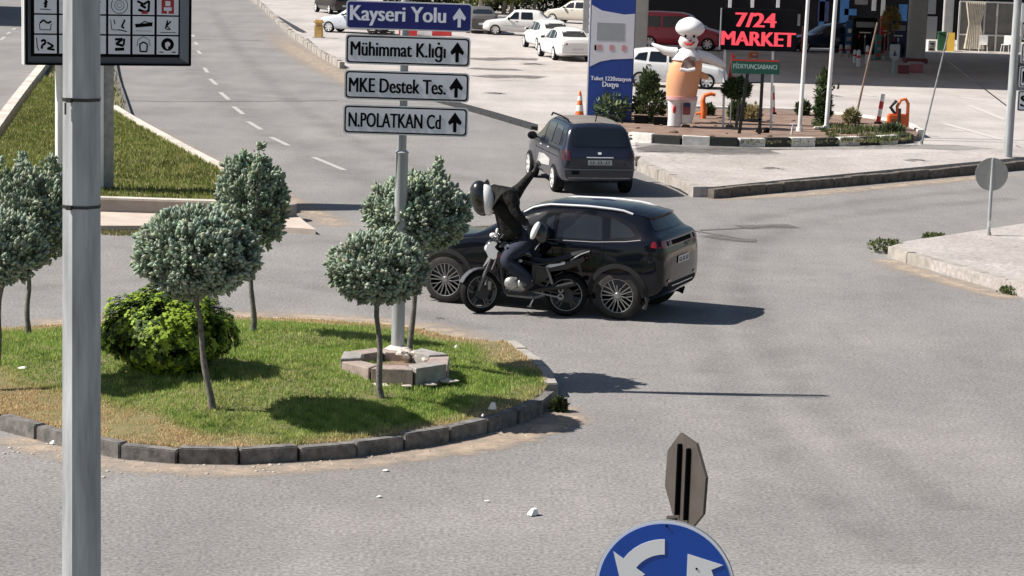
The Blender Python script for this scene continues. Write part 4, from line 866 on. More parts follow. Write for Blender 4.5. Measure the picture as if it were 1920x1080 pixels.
for (bx_, bz_) in ((1250, 986), (1306, 1064), (1318, 1080)):
    q = on_y(bx_, bz_, Yr) - Vector((cpos.x, cpos.y, 0)); MB().cyl((q.x, -.0085, q.z), (q.x, -.004, q.z), .005, n=10).build('rivet', m_letter, dk)
Yo = 10.6; p0 = on_y(1289, 903, Yo)
root = empty('octagon_sign', (p0.x, p0.y, 0), R(180 - 69), 'weathered brown back of an octagonal sign seen almost edge-on behind the round blue sign', 'traffic sign', tilt=(0, 0))
so_ = FPX / ((p0 - Vector((0, 0, CAM_H))).dot(fwd)); Ro = 92 / so_
m_brown = mat('brown_sign_back', (0.075, 0.064, 0.056), .6, metal=.2, var=.15, vs=6, bump=.1)
mb = MB(); tl = R(4)
P8 = [(Ro * math.cos(R(22.5 + 45 * k) + tl), Ro * math.sin(R(22.5 + 45 * k) + tl)) for k in range(8)]
plate = MB().prism(P8, lambda u, v, t: (u, t, p0.z + v), 0, .014).build('plate', m_brown, root, smooth=0)
mb = MB(); mb.prism([(u * .97, v * .97) for u, v in P8], lambda u, v, t: (u, t, p0.z + v), -.003, .001); mb.build('face', mat('faded_red_face', (0.30, 0.02, 0.02), .5), plate, smooth=0)
mb = MB(); [mb.rbox((x, .026, p0.z), (.012, .025, Ro * 1.5), .003) for x in (-.05, .05)]; mb.build('channel', m_letter, plate)
mb = MB(); mb.cyl((0, .075, 0), (0, .075, p0.z - Ro * .72), .028, n=14); mb.build('pole', m_brown, root)
# ---- round sign seen from behind, right side
b_ = at(1853, 441, 0.19); b_ = Vector((b_.x, b_.y, .19)); zc = height_to(b_, 328); s = scale_at(b_); r_ = 31 / s
root = empty('round_sign', b_, R(4), 'round sign seen from its plain grey back on a short post at the right', 'traffic sign')
mb = MB(); mb.prism([wheel_pt(r_, 2 * math.pi * k / 40) for k in range(40)], lambda u, v, t: (u, t, zc + v), 0.03, .045); mb.build('disc', m_signback, root, smooth=30)
mb = MB(); mb.tube([(0, 0, 0), (0, 0, zc + r_)], [.038, .03], 12); mb.build('pole', m_galv, root)
mb = MB(); mb.tube([(0, 0, .0), (0, 0, .06)], [.06, .05], 12); mb.build('base_collar', m_kerb, root)
mb = MB(); mb.rbox((0, -.045, .22), (.05, .02, .12), .006); mb.build('sticker', m_whitep, root)
# ---- direction sign stack cut by the right edge
b_ = at(1889, 297, 0.2); s = scale_at(b_); root = empty('direction_sign_post', b_, 0, 'pale post with a stack of white direction boards cut off by the right edge', 'signpost')
mb = MB(); mb.tube([(0, 0, 0), (0, 0, 5.3)], [.12, .10], 14); mb.build('pole', m_galv, root)
mb = MB(); mb.bar((.01, .15, height_to(b_, 205)), (-.9, 6.0, 2.4), .022); mb.build('dark_bar', m_black, root)  # thin dark diagonal bar running back from the post
for i, (y0, y1, t_) in enumerate([(48, 78, 'D'), (84, 120, 'S'), (126, 164, 'M'), (170, 208, 'S')]):
    z1 = height_to(b_, y0); z0 = height_to(b_, y1); xo = (1899.5 - i * .5 - 1889) / s; W = 2.5
    bo = MB().prism(rp(rect(xo, z0, xo + W, z1), .05), XZ(-.16), 0, .012).build('sign_board', m_rim, root, smooth=0)
    MB().prism(rp(rect(xo + .02, z0 + .02, xo + W - .02, z1 - .02), .05), XZ(-.16), -.002, .001).build('border', m_letter, bo, smooth=0)
    MB().prism(rp(rect(xo + .045, z0 + .045, xo + W - .045, z1 - .045), .04), XZ(-.16), -.004, .001).build('face', m_board, bo, smooth=0)
    text_mb(t_, .20, (z1 - z0) * .55, bold=.03, origin=(xo + .085, -.165, z0 + (z1 - z0) * .22), depth=.002).build('lettering', m_letter, bo, smooth=0)
mb = MB(); z1 = height_to(b_, 12); z0 = height_to(b_, 46); mb.rbox((.28, -.16, (z0 + z1) / 2), (.42, .03, z1 - z0), .01); mb.build('blank_board', m_whitep, root)
# ---- flagpoles and thin poles in the planter
def pole_px(x0, y0, x1, y1, r_, m, label, name='flagpole', cat='flagpole', ext=2.0, z=PZ, group=None, ytop=None):
    base = at(x0, y0, z); base = Vector((base.x, base.y, z)); h_ = height_to(base, y1); topp = on_y(x1, y1, base.y) - base
    d = topp.normalized(); L_ = topp.length * ext; rt = empty(name, base, 0, label, cat, group)
    mb = MB(); mb.tube([(0, 0, 0), d * L_ * .5, d * L_], [r_, r_ * .9, r_ * .75], 10); mb.build('pole', m, rt); mb = MB(); mb.tube([(0, 0, 0), (0, 0, .12)], [r_ * 1.7, r_ * 1.5], 10); mb.build('base_collar', m, rt); return rt
m_brownp = mat('rusty_pole', (0.23, 0.16, 0.12), .8, var=.3, vs=5)
pole_px(1499, 246, 1515, 0, .062, m_whitep, 'left of the two tall white flagpoles in the planter', ext=1.6)
pole_px(1549, 243, 1567, 0, .066, m_whitep, 'right of the two tall white flagpoles in the planter', ext=1.6)
pole_px(1602, 231, 1645, 42, .035, m_brownp, 'thin leaning brown pole right of the flagpoles', 'leaning_pole', 'pole', ext=1.0)
pole_px(1728, 271, 1778, 62, .028, m_galvd, 'thin leaning grey pole beyond the right end of the planter', 'leaning_pole', 'pole', ext=1.0, z=0.0)
# ================================================================ VEHICLES
m_glass = mat('dark_car_glass', (0.010, 0.012, 0.015), 0.06, spec=0.9, var=0.3, vs=1.2)
m_rubber = mat('tyre_rubber', (0.014, 0.014, 0.014), 0.85, spec=.15, var=0.35, vs=6, bump=.2)
m_tdust = mat('dusty_tyre', (0.040, 0.038, 0.037), 0.9, spec=.1, var=0.3, vs=6, bump=.2)
m_alloy = mat('alloy_bright', (0.27, 0.275, 0.28), 0.35, metal=.7)
m_alloyw = mat('silver_hubcap', (0.66, 0.66, 0.66), 0.45, metal=.2)
m_trim = mat('black_plastic_trim', (0.010, 0.010, 0.011), 0.8, spec=.06); m_piano = mat('gloss_black', (.006, .006, .007), .1, spec=.5)
m_clad = mat('grey_cladding', (0.026, 0.026, 0.027), 0.8, var=.1, spec=.08)
m_tail = mat('tail_lamp_red', (0.20, 0.006, 0.010), 0.15, coat=.6)
m_lamp = mat('lamp_clear', (0.55, 0.57, 0.60), 0.12, coat=.6)
m_plate = mat('number_plate_white', (0.62, 0.62, 0.62), .5)
m_chrome = mat('chrome', (0.75, 0.76, 0.78), 0.35, metal=.35)
def lerp_tab(tab, x): return float(np.interp(x, [t[0] for t in tab], [t[1] for t in tab]))
def apply_mods(o):
    bpy.context.view_layer.update(); dg = bpy.context.evaluated_depsgraph_get(); me = bpy.data.meshes.new_from_object(o.evaluated_get(dg)); o.modifiers.clear(); o.data = me; return me
def grid_poly(poly, cell):
    bm = bmesh.new(); vs = [bm.verts.new((p[0], p[1], 0)) for p in poly]; bm.faces.new(vs)
    xs = [p[0] for p in poly]; ys = [p[1] for p in poly]
    for k in range(1, int((max(xs) - min(xs)) / cell) + 1): bmesh.ops.bisect_plane(bm, geom=bm.verts[:] + bm.edges[:] + bm.faces[:], plane_co=(min(xs) + k * cell, 0, 0), plane_no=(1, 0, 0))
    for k in range(1, int((max(ys) - min(ys)) / cell) + 1): bmesh.ops.bisect_plane(bm, geom=bm.verts[:] + bm.edges[:] + bm.faces[:], plane_co=(0, min(ys) + k * cell, 0), plane_no=(0, 1, 0))
    bmesh.ops.triangulate(bm, faces=[f for f in bm.faces if len(f.verts) > 4])
    bm.verts.index_update(); V = [(v.co.x, v.co.y) for v in bm.verts]; F = [[v.index for v in f.verts] for f in bm.faces]; bm.free(); return V, F
class Car:
    def __init__(s, sp, name, loc, yaw, label, cat='car', group=None, detail=2):
        s.sp = sp; s.root = empty(name, loc, yaw, label, cat, group); s.paint = sp['paint']; L0, L1 = sp['zt'][0][0], sp['zt'][-1][0]
        n = 34 if detail > 1 else 24; xs = sorted(set([round(L0 + (L1 - L0) * k / n, 3) for k in range(n + 1)] + [round(t[0], 3) for t in sp['zt']] + [L0 + .03, L1 - .03]))
        xs = [x for i, x in enumerate(xs) if i == 0 or x - xs[i - 1] > .02]
        rings = []
        for x in xs:
            zb, W, z1, Wb, zt, Wt = [lerp_tab(sp[k], x) for k in ('zb', 'W', 'z1', 'Wb', 'zt', 'Wt')]
            h = [(0, zb), (W * .8, zb), (W * .95, zb + .05), (W * .99, zb + (z1 - zb) * .3), (W, zb + (z1 - zb) * .62), (Wb + .015, z1 - .07), (Wb - .005, z1 - .01), (Wb - .03, z1 + .02 if zt - z1 > .1 else z1 + .01),
                 (Wb * .42 + Wt * .58 + .01, z1 * .45 + zt * .55), (Wt, zt - min(.06, (zt - z1) * .35)), (Wt - .10, zt - min(.012, (zt - z1) * .2)), (0, zt + sp.get('crown', .02))]
            rings.append([(x, -y, z) for y, z in h] + [(x, y, z) for y, z in h[-2:0:-1]])
        nr = len(rings[0]); mid = (nr) // 2
        for e, idx, dx in ((0, 0, -1), (1, -1, 1)):
            r0 = rings[idx]; cz = sum(p[2] for p in r0) / nr; r1 = [(p[0] + dx * .022, p[1] * .82, cz + (p[2] - cz) * .82) for p in r0]
            rings = ([r1] + rings) if e == 0 else (rings + [r1])
        vs = [p for r in rings for p in r]; fs = []
        for i in range(len(rings) - 1):
            for k in range(nr): k2 = (k + 1) % nr; fs.append((i * nr + k, (i + 1) * nr + k, (i + 1) * nr + k2, i * nr + k2))
        for base in (0, (len(rings) - 1) * nr):
            for k in range(mid): 
                a, b_, c_, d_ = k, k + 1, (nr - k - 1) % nr, (nr - k) % nr
                q = [base + a, base + b_, base + c_, base + d_]; q = list(dict.fromkeys(q)); 
                if len(q) > 2: fs.append(tuple(q))
        mb = MB(); mb.add(vs, fs); o = mb.build('body', [s.paint, m_trim], s.root, smooth=60); s.body = o
        sb = o.modifiers.new('s', 'SUBSURF'); sb.levels = 1; sb.render_levels = 1
        me = apply_mods(o); me.polygons.foreach_set('use_smooth', [True] * len(me.polygons))
        s.bvh = BVHTree.FromPolygons([v.co.copy() for v in me.vertices], [tuple(p.vertices) for p in me.polygons])
        # wheel arches
        r = sp['r']; cut = MB()
        for x in (0, sp['wb']):
            for sd in (-1, 1): cut.cyl((x, sd * .50, r + .0), (x, sd * 1.4, r), r + sp.get('arch', .06), n=40, mi=1)
        c = cut.build('cut', [s.paint, m_trim], None, smooth=0)
        bo = o.modifiers.new('b', 'BOOLEAN'); bo.operation = 'DIFFERENCE'; bo.object = c; bo.solver = 'EXACT'
        nb = len(me.polygons); me2 = apply_mods(o); 
        if len(me2.polygons) < 50: o.data = me
        else: o.data.set_sharp_from_angle(angle=R(50))
        bpy.data.objects.remove(c); tr = sp.get('track', lerp_tab(sp['W'], 0) - .11)
        for i, x in enumerate((0, sp['wb'])):
            for sd in (-1, 1): s.wheel(x, sd, r, tr, sp.get('steer', 0) if i == 0 else 0)
    def ray(s, O, D):
        h = s.bvh.ray_cast(Vector(O), Vector(D)); 
        return h
    def patch(s, name, poly, view, m, off=.004, cell=.07, parent=None, sides=(-1, 1), label=None, merge=True):
        """polygon drawn in side (x,z), rear/front (y,z) or top (x,y) view, laid on the body"""
        outs = []; V, F = grid_poly(poly, cell)
        for sd in (sides if view == 'side' else (0,)):
            mb = MB(); vs = []
            for u, v in V:
                if view == 'side': O, D = (u, sd * 3, v), (0, -sd, 0)
                elif view == 'rear': O, D = (8, u, v), (-1, 0, 0)
                elif view == 'front': O, D = (-5, u, v), (1, 0, 0)
                else: O, D = (u, v, 4), (0, 0, -1)
                hit = s.ray(O, D); D = Vector(D)
                if hit[0] is None:
                    q = s.bvh.find_nearest(Vector(O) + D * (2.1 if view == 'side' else 3)); hit = q
                nn = hit[1] if hit[1] is not None else -D
                if nn.dot(D) > 0: nn = -nn
                vs.append(hit[0] + (nn * .5 - D * .5).normalized() * off)
            o = mb.add(vs, F).build(name, m, parent or s.root, smooth=60); 
            # faces must look outwards
            if label: o['label'] = label
            outs.append(o)
        return outs
    def line(s, name, pts, wd, view, m, off=.005, **k):
        q = [Vector(p) for p in pts]; L_ = []; R_ = []
        for i, p in enumerate(q):
            d = (q[min(i + 1, len(q) - 1)] - q[max(i - 1, 0)]).normalized(); nn = Vector((-d.y, d.x)) * wd / 2; L_.append(tuple(p + nn)); R_.append(tuple(p - nn))
        return s.patch(name, L_ + R_[::-1], view, m, off, **k)
    def wheel(s, x, sd, r, tr, steer):
        sp = s.sp; st = sp.get('wheel', 'simple'); w2 = .115
        hub = MB().lathe([(r * .5, -.02), (r * .5, .02)], (0, 0, 0), 'y', 20).build('wheel', m_trim, s.root); hub.location = (x, sd * tr, r); hub.rotation_euler = (0, 0, steer if sd < 0 else steer)
        o_ = sd  # outer direction
        P = [(r * .70, -w2), (r * .90, -w2 * 1.0), (r * .975, -w2 * .8), (r, -w2 * .5), (r, w2 * .5), (r * .975, w2 * .8), (r * .90, w2), (r * .70, w2), (r * .66, w2 * .7), (r * .66, -w2 * .7)]
        MB().lathe(P, (0, 0, 0), 'y', 40, closed=True).build('tyre', sp.get('tyremat', m_rubber), hub, smooth=50)
        rim = MB(); rr_ = r * .70; yo = o_ * w2 * .92
        rim.lathe([(rr_, o_ * w2), (rr_ * 1.0, o_ * w2 * 1.03), (rr_ * .965, o_ * w2 * 1.0), (rr_ * .955, o_ * w2 * .75), (rr_ * .97, o_ * w2 * .7)], (0, 0, 0), 'y', 40, closed=True)
        rim.lathe([(rr_ * .20, yo - o_ * .05), (rr_ * .20, yo - o_ * .005), (rr_ * .15, yo + o_ * .008), (.002, yo + o_ * .01)], (0, 0, 0), 'y', 20)
        def spoke(a0, r0, a1, r1, wd, th=.03):
            rim.bar((r0 * math.cos(a0), yo - o_ * .018, r0 * math.sin(a0)), (r1 * math.cos(a1), yo - o_ * .006, r1 * math.sin(a1)), wd, th, upv=(0, 1, 0))
        if st == 'twin':
            for k in range(5):
                a = k * 2 * math.pi / 5 + math.pi / 2 + .2
                for dl in (-.13, .13): spoke(a + dl * 1.3, rr_ * .15, a + dl * 1.1, rr_ * .96, .015)
                am = a + math.pi / 5
                spoke(am, rr_ * .15, am, rr_ * .5, .018); spoke(am, rr_ * .48, am + .17, rr_ * .96, .0125); spoke(am, rr_ * .48, am - .17, rr_ * .96, .0125)
        elif st == 'disc':
            rim.lathe([(rr_ * .92, yo - o_ * .03), (rr_ * .5, yo - o_ * .01), (.01, yo)], (0, 0, 0), 'y', 30)
        else:
            for k in range(7): a = k * 2 * math.pi / 7 + .3; spoke(a, rr_ * .12, a, rr_ * .95, .075, .025)
        rim.build('rim', sp.get('rimmat', m_alloyw), hub, smooth=40)
        if st == 'twin':
            MB().lathe([(rr_ * .55, yo - o_ * .095), (rr_ * .55, yo - o_ * .105)], (0, 0, 0), 'y', 24).build('brake_disc', mat('disc_dark', (.05, .05, .05), .5, metal=.6), hub)
            MB().lathe([(rr_ * .9, -o_ * w2 * .2), (rr_ * .9, -o_ * w2 * .1)], (0, 0, 0), 'y', 24).build('wheel_back', m_trim, hub)
        else: MB().lathe([(rr_ * .9, o_ * w2 * .3), (rr_ * .9, o_ * w2 * .35)], (0, 0, 0), 'y', 24).build('wheel_back', m_trim, hub)
    def box_on_side(s, name, x, z, d, m, out=.01, sides=(-1, 1), r=.01):
        for sd in sides:
            h = s.ray((x, sd * 3, z), (0, -sd, 0)); y = h[0].y if h[0] else sd * .85; MB().rbox((x, y + sd * out, z), d, r).build(name, m, s.root)
    def mirror(s, x, z, m, sz=(.12, .20, .14)):
        for sd in (-1, 1):
            h = s.ray((x, sd * 3, z), (0, -sd, 0)); y = h[0].y if h[0] else sd * .8
            o = MB().ell((x, y + sd * (sz[1] / 2 + .05), z + .05), (sz[0] / 2 * 1.2, sz[1] / 2 * 1.15, sz[2] / 2 * 1.15), 14, 10).bar((x, y - sd * .03, z), (x, y + sd * .09, z + .02), .05, .03).build('wing_mirror', m, s.root)
            MB().box((x + sz[0] * .56, y + sd * (sz[1] / 2 + .05), z + .05), (.012, sz[1] * .8, sz[2] * .75)).build('mirror_glass', m_glass, o)
def plate_marks(parent, x, y0, y1, z0, z1):
    mb = MB(); r_ = random.Random(3); n = 8
    for k in range(n):
        if k in (2, 5): continue
        u = y0 + (y1 - y0) * (k + .5) / n; wv = (y1 - y0) / n * .33
        mb.box((x, u, (z0 + z1) / 2), (.003, wv * 2 * .35, (z1 - z0) * .55)); mb.box((x, u + wv * .6 * (1 if k % 2 else -1), (z0 + z1) / 2 + (z1 - z0) * .15 * (1 if k % 3 else -1)), (.003, wv * .5, (z1 - z0) * .18))
    mb.box((x, (y0 + y1) / 2, z0 + (z1 - z0) * .23), (.003, (y1 - y0) * .9, .006)); mb.build('plate_lettering', m_letter, parent, smooth=0)
# ------------------------------------------------ black SUV
A = at(833, 568); B = at(1155, 600); d = (B - A); wbS = d.to_2d().length; yaw = math.atan2(d.y, d.x)
m_suv = mat('black_blue_paint', (0.004, 0.005, 0.009), 0.08, coat=.3, spec=.25)
k_ = wbS / 2.77
nrm = Vector((-math.sin(yaw), math.cos(yaw), 0)); locS = Vector((A.x, A.y, 0)) + nrm * .915
print('SUV wheelbase', wbS, 'yaw', math.degrees(yaw))
suv = dict(paint=m_suv, wb=wbS, r=.365, arch=.055, wheel='twin', rimmat=m_alloy, tyremat=m_tdust, crown=.03, steer=0.0, track=.80,
    zt=[(-.80, .60), (-.76, .74), (-.62, .90), (-.3, 1.02), (.2, 1.09), (.42, 1.13), (1.22, 1.56), (1.55, 1.64), (2.2, 1.66), (2.8, 1.63), (3.08, 1.59), (3.16, 1.545), (3.27, 1.39), (3.34, 1.325), (3.42, 1.285), (3.475, 1.21), (3.51, 1.08)],
    z1=[(-.80, .54), (-.62, .84), (-.3, .96), (.2, 1.03), (.42, 1.06), (1.3, 1.10), (2.2, 1.13), (2.8, 1.17), (3.1, 1.21), (3.3, 1.25), (3.42, 1.23), (3.475, 1.13), (3.51, 1.0)],
    Wt=[(-.80, .5), (-.3, .68), (.42, .70), (1.25, .60), (2.2, .62), (3.12, .58), (3.34, .68), (3.51, .70)],
    Wb=[(-.80, .58), (-.5, .80), (0, .86), (.42, .87), (1.3, .88), (2.8, .885), (3.2, .885), (3.42, .87), (3.51, .81)],
    W=[(-.80, .64), (-.6, .82), (-.2, .905), (.5, .905), (2.3, .905), (2.8, .925), (3.2, .925), (3.42, .91), (3.51, .85)],
    zb=[(-.80, .34), (-.6, .24), (0, .22), (2.8, .24), (3.2, .28), (3.40, .36), (3.51, .46)])
c = Car(suv, 'sport_utility_vehicle', locS, yaw, 'glossy black SUV stopped in the junction with the motorcycle pressed against its side')
SUV = c
for nm, P in (('window', [(.98, 1.15), (1.72, 1.155), (1.70, 1.50), (1.50, 1.49), (1.30, 1.41), (1.12, 1.29)]), ('window', [(1.80, 1.16), (2.53, 1.175), (2.45, 1.50), (2.1, 1.52), (1.78, 1.515)]), ('quarter_window', [(2.66, 1.205), (3.06, 1.26), (2.92, 1.38), (2.60, 1.50)])):
    c.patch(nm, rp(P, .04), 'side', m_glass, .007, cell=.06)
c.patch('window_surround', rp([(.80, 1.115), (2.6, 1.15), (3.16, 1.245), (2.98, 1.43), (2.58, 1.55), (2.1, 1.56), (1.62, 1.55), (1.28, 1.45), (1.0, 1.27)], .03), 'side', m_piano, .003, cell=.06)
c.line('belt_trim', [(.78, 1.10), (1.5, 1.115), (2.4, 1.14), (2.9, 1.185), (3.14, 1.225)], .011, 'side', mat('satin_trim', (.10, .10, .105), .5), .009, cell=.1)
c.patch('pillar_panel', [(2.545, 1.16), (2.63, 1.17), (2.57, 1.49), (2.48, 1.50)], 'side', m_suv, .008)
for L_ in ([(.92, 1.10), (.86, .95), (.84, .5), (.88, .34)], [(1.76, 1.52), (1.76, 1.1), (1.75, .34)], [(2.58, 1.13), (2.56, .86), (2.42, .72)], [(.86, .34), (2.3, .33)]): c.line('door_seam', L_, .010, 'side', m_letter, .004, cell=.15)
c.box_on_side('door_handle', 1.60, .95, (.17, .03, .028), m_trim, .004); c.box_on_side('door_handle', 2.42, .975, (.17, .03, .028), m_trim, .004)
c.patch('sill_cladding', [(.42, .23), (2.36, .23), (2.34, .36), (1.4, .38), (.44, .35)], 'side', m_clad, .012)
for xx in (0, wbS):
    ro, ri = .365 + .125, .365 + .052; n_ = 18; a = [math.pi * (-.12 + 1.24 * k / n_) for k in range(n_ + 1)]
    for sd in (-1,1):
        V_ = []; F_ = []
        for t_ in a:
            for q in (ri, (ri + ro) / 2, ro):
                u, v = xx + q * math.cos(t_), .365 + q * math.sin(t_); h = c.ray((u, sd * 3, v), (0, -sd, 0)); y = h[0].y if h[0] else sd * .88
                V_.append((u, y + sd * (.012 if q > ri else .014), v))
        for k in range(n_):
            for q in range(2): i0 = k * 3 + q; F_.append((i0, i0 + 1, i0 + 4, i0 + 3))
        MB().add(V_, F_).build('wheel_arch_trim', m_clad, c.root, smooth=60)
c.patch('bumper_cladding', rp([(-.62, .46), (.62, .46), (.66, .58), (-.66, .58)], .03), 'rear', m_clad, .006)
c.patch('rear_window', rp([(-.66, 1.345), (.66, 1.345), (.54, 1.525), (-.54, 1.525)], .05), 'rear', m_glass, .007, cell=.08)
c.patch('rear_lamp_bar', rp([(-.84, 1.12), (.84, 1.12), (.82, 1.225), (-.82, 1.225)], .03), 'rear', m_tail, .008, cell=.06)
c.patch('lamp_dark_bar', rp([(-.44, 1.14), (.44, 1.14), (.44, 1.205), (-.44, 1.205)], .02), 'rear', m_letter, .011, cell=.08)
for yy in (-.62, -.5, .5, .62): c.patch('lamp_cell', rp([(yy - .035, 1.14), (yy + .035, 1.14), (yy + .035, 1.205), (yy - .035, 1.205)], .01), 'rear', m_trim if abs(yy) > .55 else mat('lamp_smoke', (.12, .10, .10), .2), .012, cell=.08)
c.patch('side_lamp', rp([(3.30, 1.13), (3.47, 1.125), (3.46, 1.21), (3.33, 1.22)], .02), 'side', m_tail, .007)
pls = c.patch('number_plate', rp([(-.26, .84), (.26, .84), (.26, .95), (-.26, .95)], .01), 'rear', m_plate, .014, cell=.2)
xr_ = max(v.co.x for v in pls[0].data.vertices); plate_marks(pls[0], xr_ + .003, -.22, .22, .84, .95)
c.patch('reflector', rp([(-.70, .60), (-.55, .60), (-.55, .64), (-.70, .64)], .01), 'rear', m_tail, .014); c.patch('reflector', rp([(.55, .60), (.70, .60), (.70, .64), (.55, .64)], .01), 'rear', m_tail, .014)
c.patch('lower_trim_line', [(-.5, .52), (.5, .52), (.5, .535), (-.5, .535)], 'rear', m_chrome, .012, cell=.2)
# spoiler, rails, mirrors, front
mb = MB(); pr = [(2.88, 1.585), (3.18, 1.56), (3.27, 1.532), (3.25, 1.512), (3.05, 1.50), (2.88, 1.50)]

mb = MB(); n_ = 12
for q in range(n_ + 1):
    t = -.56 + 1.12 * q / n_; k2_ = (abs(t) / .56) ** 3
    mb.v += [(u - (.10 * k2_ if u > 3.1 else 0), t, v + .032 * (1 - (t / .56) ** 2) - .012 * k2_) for u, v in pr]
m6 = len(pr); mb.f = [(q * m6 + k, q * m6 + (k + 1) % m6, (q + 1) * m6 + (k + 1) % m6, (q + 1) * m6 + k) for q in range(n_) for k in range(m6)] + [tuple(range(m6)), tuple(n_ * m6 + k for k in range(m6))]; mb.m = [0] * len(mb.f)
mb.build('spoiler', m_suv, c.root, smooth=40)
for sd in (-1, 1):
    pts = []
    for k in range(13):
        x = 1.15 + 1.75 * k / 12; y = sd * (lerp_tab(suv['Wt'], x) - .03); h = c.ray((x, y, 4), (0, 0, -1)); z = (h[0].z if h[0] else 1.6); pts.append((x, y, z + .035 * min(1, 3 * math.sin(math.pi * k / 12))))
    MB().tube(pts, .019, 8).build('roof_rail', m_chrome, c.root)
c.mirror(.98, 1.08, m_suv, (.13, .22, .15))
c.patch('windscreen', rp([(-.60, 1.15), (.60, 1.15), (.50, 1.53), (-.50, 1.53)], .05), 'front', m_glass, .006, cell=.08)
c.patch('headlight', rp([(-.78, .78), (-.45, .80), (-.45, .88), (-.76, .90)], .03), 'front', m_lamp, .01); c.patch('headlight', rp([(.78, .78), (.45, .80), (.45, .88), (.76, .90)], .03), 'front', m_lamp, .01)
c.patch('headlight', rp([(-.66, .80), (-.40, .84), (-.42, .92), (-.62, .90)], .03), 'side', m_lamp, .01)
c.patch('grille', rp([(-.5, .38), (.5, .38), (.55, .56), (-.55, .56)], .04), 'front', m_trim, .01)
# ------------------------------------------------ dark blue people carrier
RL = at(1036, 359); FL = at(982, 325); dv = (RL - FL); yawM = math.atan2(dv.y, dv.x); wbM = min(2.95, dv.to_2d().length); nM = Vector((-math.sin(yawM), math.cos(yawM), 0)); 
print('MPV wb', dv.to_2d().length, math.degrees(yawM))
uM = dv.normalized(); yawM = math.atan2(dv.y, dv.x); locM = RL - uM * wbM + nM * .86
m_mpv = mat('dark_navy_paint', (0.013, 0.016, 0.030), 0.22, coat=.5, spec=.4, var=.15, vs=2)
mpv = dict(paint=m_mpv, wb=wbM, r=.315, arch=.05, wheel='simple', rimmat=m_alloyw, crown=.02, track=.77,
    zt=[(-.85, .55), (-.8, .70), (-.5, .90), (.1, 1.03), (.35, 1.08), (1.05, 1.50), (1.5, 1.58), (2.5, 1.60), (3.3, 1.57), (3.52, 1.52), (3.64, 1.22), (3.72, 1.0), (3.80, .88)],
    z1=[(-.85, .5), (-.5, .84), (.1, .95), (.35, .99), (2.5, 1.02), (3.52, 1.03), (3.72, .94), (3.80, .80)],
    Wt=[(-.85, .5), (-.3, .66), (.35, .68), (1.05, .62), (3.3, .62), (3.64, .64), (3.80, .66)],
    Wb=[(-.85, .56), (-.5, .76), (.35, .82), (3.4, .82), (3.64, .79), (3.80, .74)],
    W=[(-.85, .60), (-.6, .78), (-.1, .855), (3.2, .865), (3.6, .84), (3.80, .78)],
    zb=[(-.85, .3), (-.5, .2), (3.0, .22), (3.5, .26), (3.80, .34)])
c = Car(mpv, 'people_carrier', locM, yawM, 'dark navy people carrier driving away at the kerb corner behind the black SUV')
for P in ([(.80, 1.04), (1.42, 1.045), (1.40, 1.44), (1.14, 1.42)], [(1.50, 1.05), (2.30, 1.055), (2.26, 1.46), (1.48, 1.45)], [(2.40, 1.06), (3.18, 1.08), (3.05, 1.44), (2.36, 1.46)]): c.patch('window', rp(P, .05), 'side', mat('lighter_glass', (.05, .06, .075), .08, spec=.8), .007)
for L_ in ([(.72, 1.0), (.74, .4)], [(1.46, 1.45), (1.45, .34)], [(2.34, 1.46), (2.32, .75)], [(.7, .8), (3.3, .82)]): c.line('door_seam', L_, .012, 'side', m_letter, .004, cell=.15)
c.box_on_side('door_handle', 1.30, .90, (.17, .03, .03), m_chrome, .005); c.box_on_side('door_handle', 2.18, .92, (.17, .03, .03), m_chrome, .005)
c.patch('rear_window', rp([(-.66, 1.08), (.66, 1.08), (.58, 1.47), (-.58, 1.47)], .12), 'rear', m_glass, .008)
c.patch('tail_lamp', rp([(-.80, .78), (-.64, .78), (-.66, 1.0), (-.80, 1.0)], .03), 'rear', mat('dull_red_lamp', (.045, .008, .012), .2, coat=.5), .009); c.patch('tail_lamp', rp([(.80, .78), (.64, .78), (.66, 1.0), (.80, 1.0)], .03), 'rear', MATS['dull_red_lamp'], .009)
c.patch('tail_lamp', rp([(3.62, .80), (3.76, .80), (3.70, 1.0), (3.62, 1.0)], .03), 'side', MATS['dull_red_lamp'], .009)
pls = c.patch('number_plate', rp([(-.27, .69), (.27, .69), (.27, .80), (-.27, .80)], .01), 'rear', mat('dull_plate', (.42, .43, .43), .5), .014, cell=.2); xr_ = max(v.co.x for v in pls[0].data.vertices); plate_marks(pls[0], xr_ + .003, -.23, .23, .69, .80)
c.patch('chrome_strip', [(-.30, .845), (.30, .845), (.30, .865), (-.30, .865)], 'rear', m_chrome, .012, cell=.2)
c.patch('bumper_ledge', [(-.78, .58), (.78, .58), (.78, .61), (-.78, .61)], 'rear', mat('bumper_grey', (.10, .11, .13), .4), .03, cell=.1)
c.patch('bumper_line', [(-.7, .40), (.7, .40), (.7, .415), (-.7, .415)], 'rear', m_galvd, .012, cell=.2)
c.patch('tow_flap', rp([(-.62, .48), (-.45, .48), (-.45, .56), (-.62, .56)], .01), 'rear', m_trim, .01)
c.patch('emblem', rp([(-.04, .915), (.04, .915), (.04, .965), (-.04, .965)], .02), 'rear', m_chrome, .012, cell=.2)
c.patch('roof_panel', rp([(1.3, -.52), (3.35, -.52), (3.35, .52), (1.3, .52)], .08), 'top', mat('dusty_roof', (.20, .175, .155), .6, var=.15, vs=3), .006, cell=.15)
for sd in (-1, 1): MB().tube([(1.25, sd * .60, 1.56), (1.4, sd * .60, 1.625), (2.4, sd * .61, 1.64), (3.1, sd * .60, 1.62), (3.25, sd * .60, 1.575)], .02, 8).build('roof_rail', m_trim, c.root)
MB().tube([(3.2, .0, 1.58), (3.34, .0, 1.76)], .012, 6).build('aerial', m_trim, c.root)
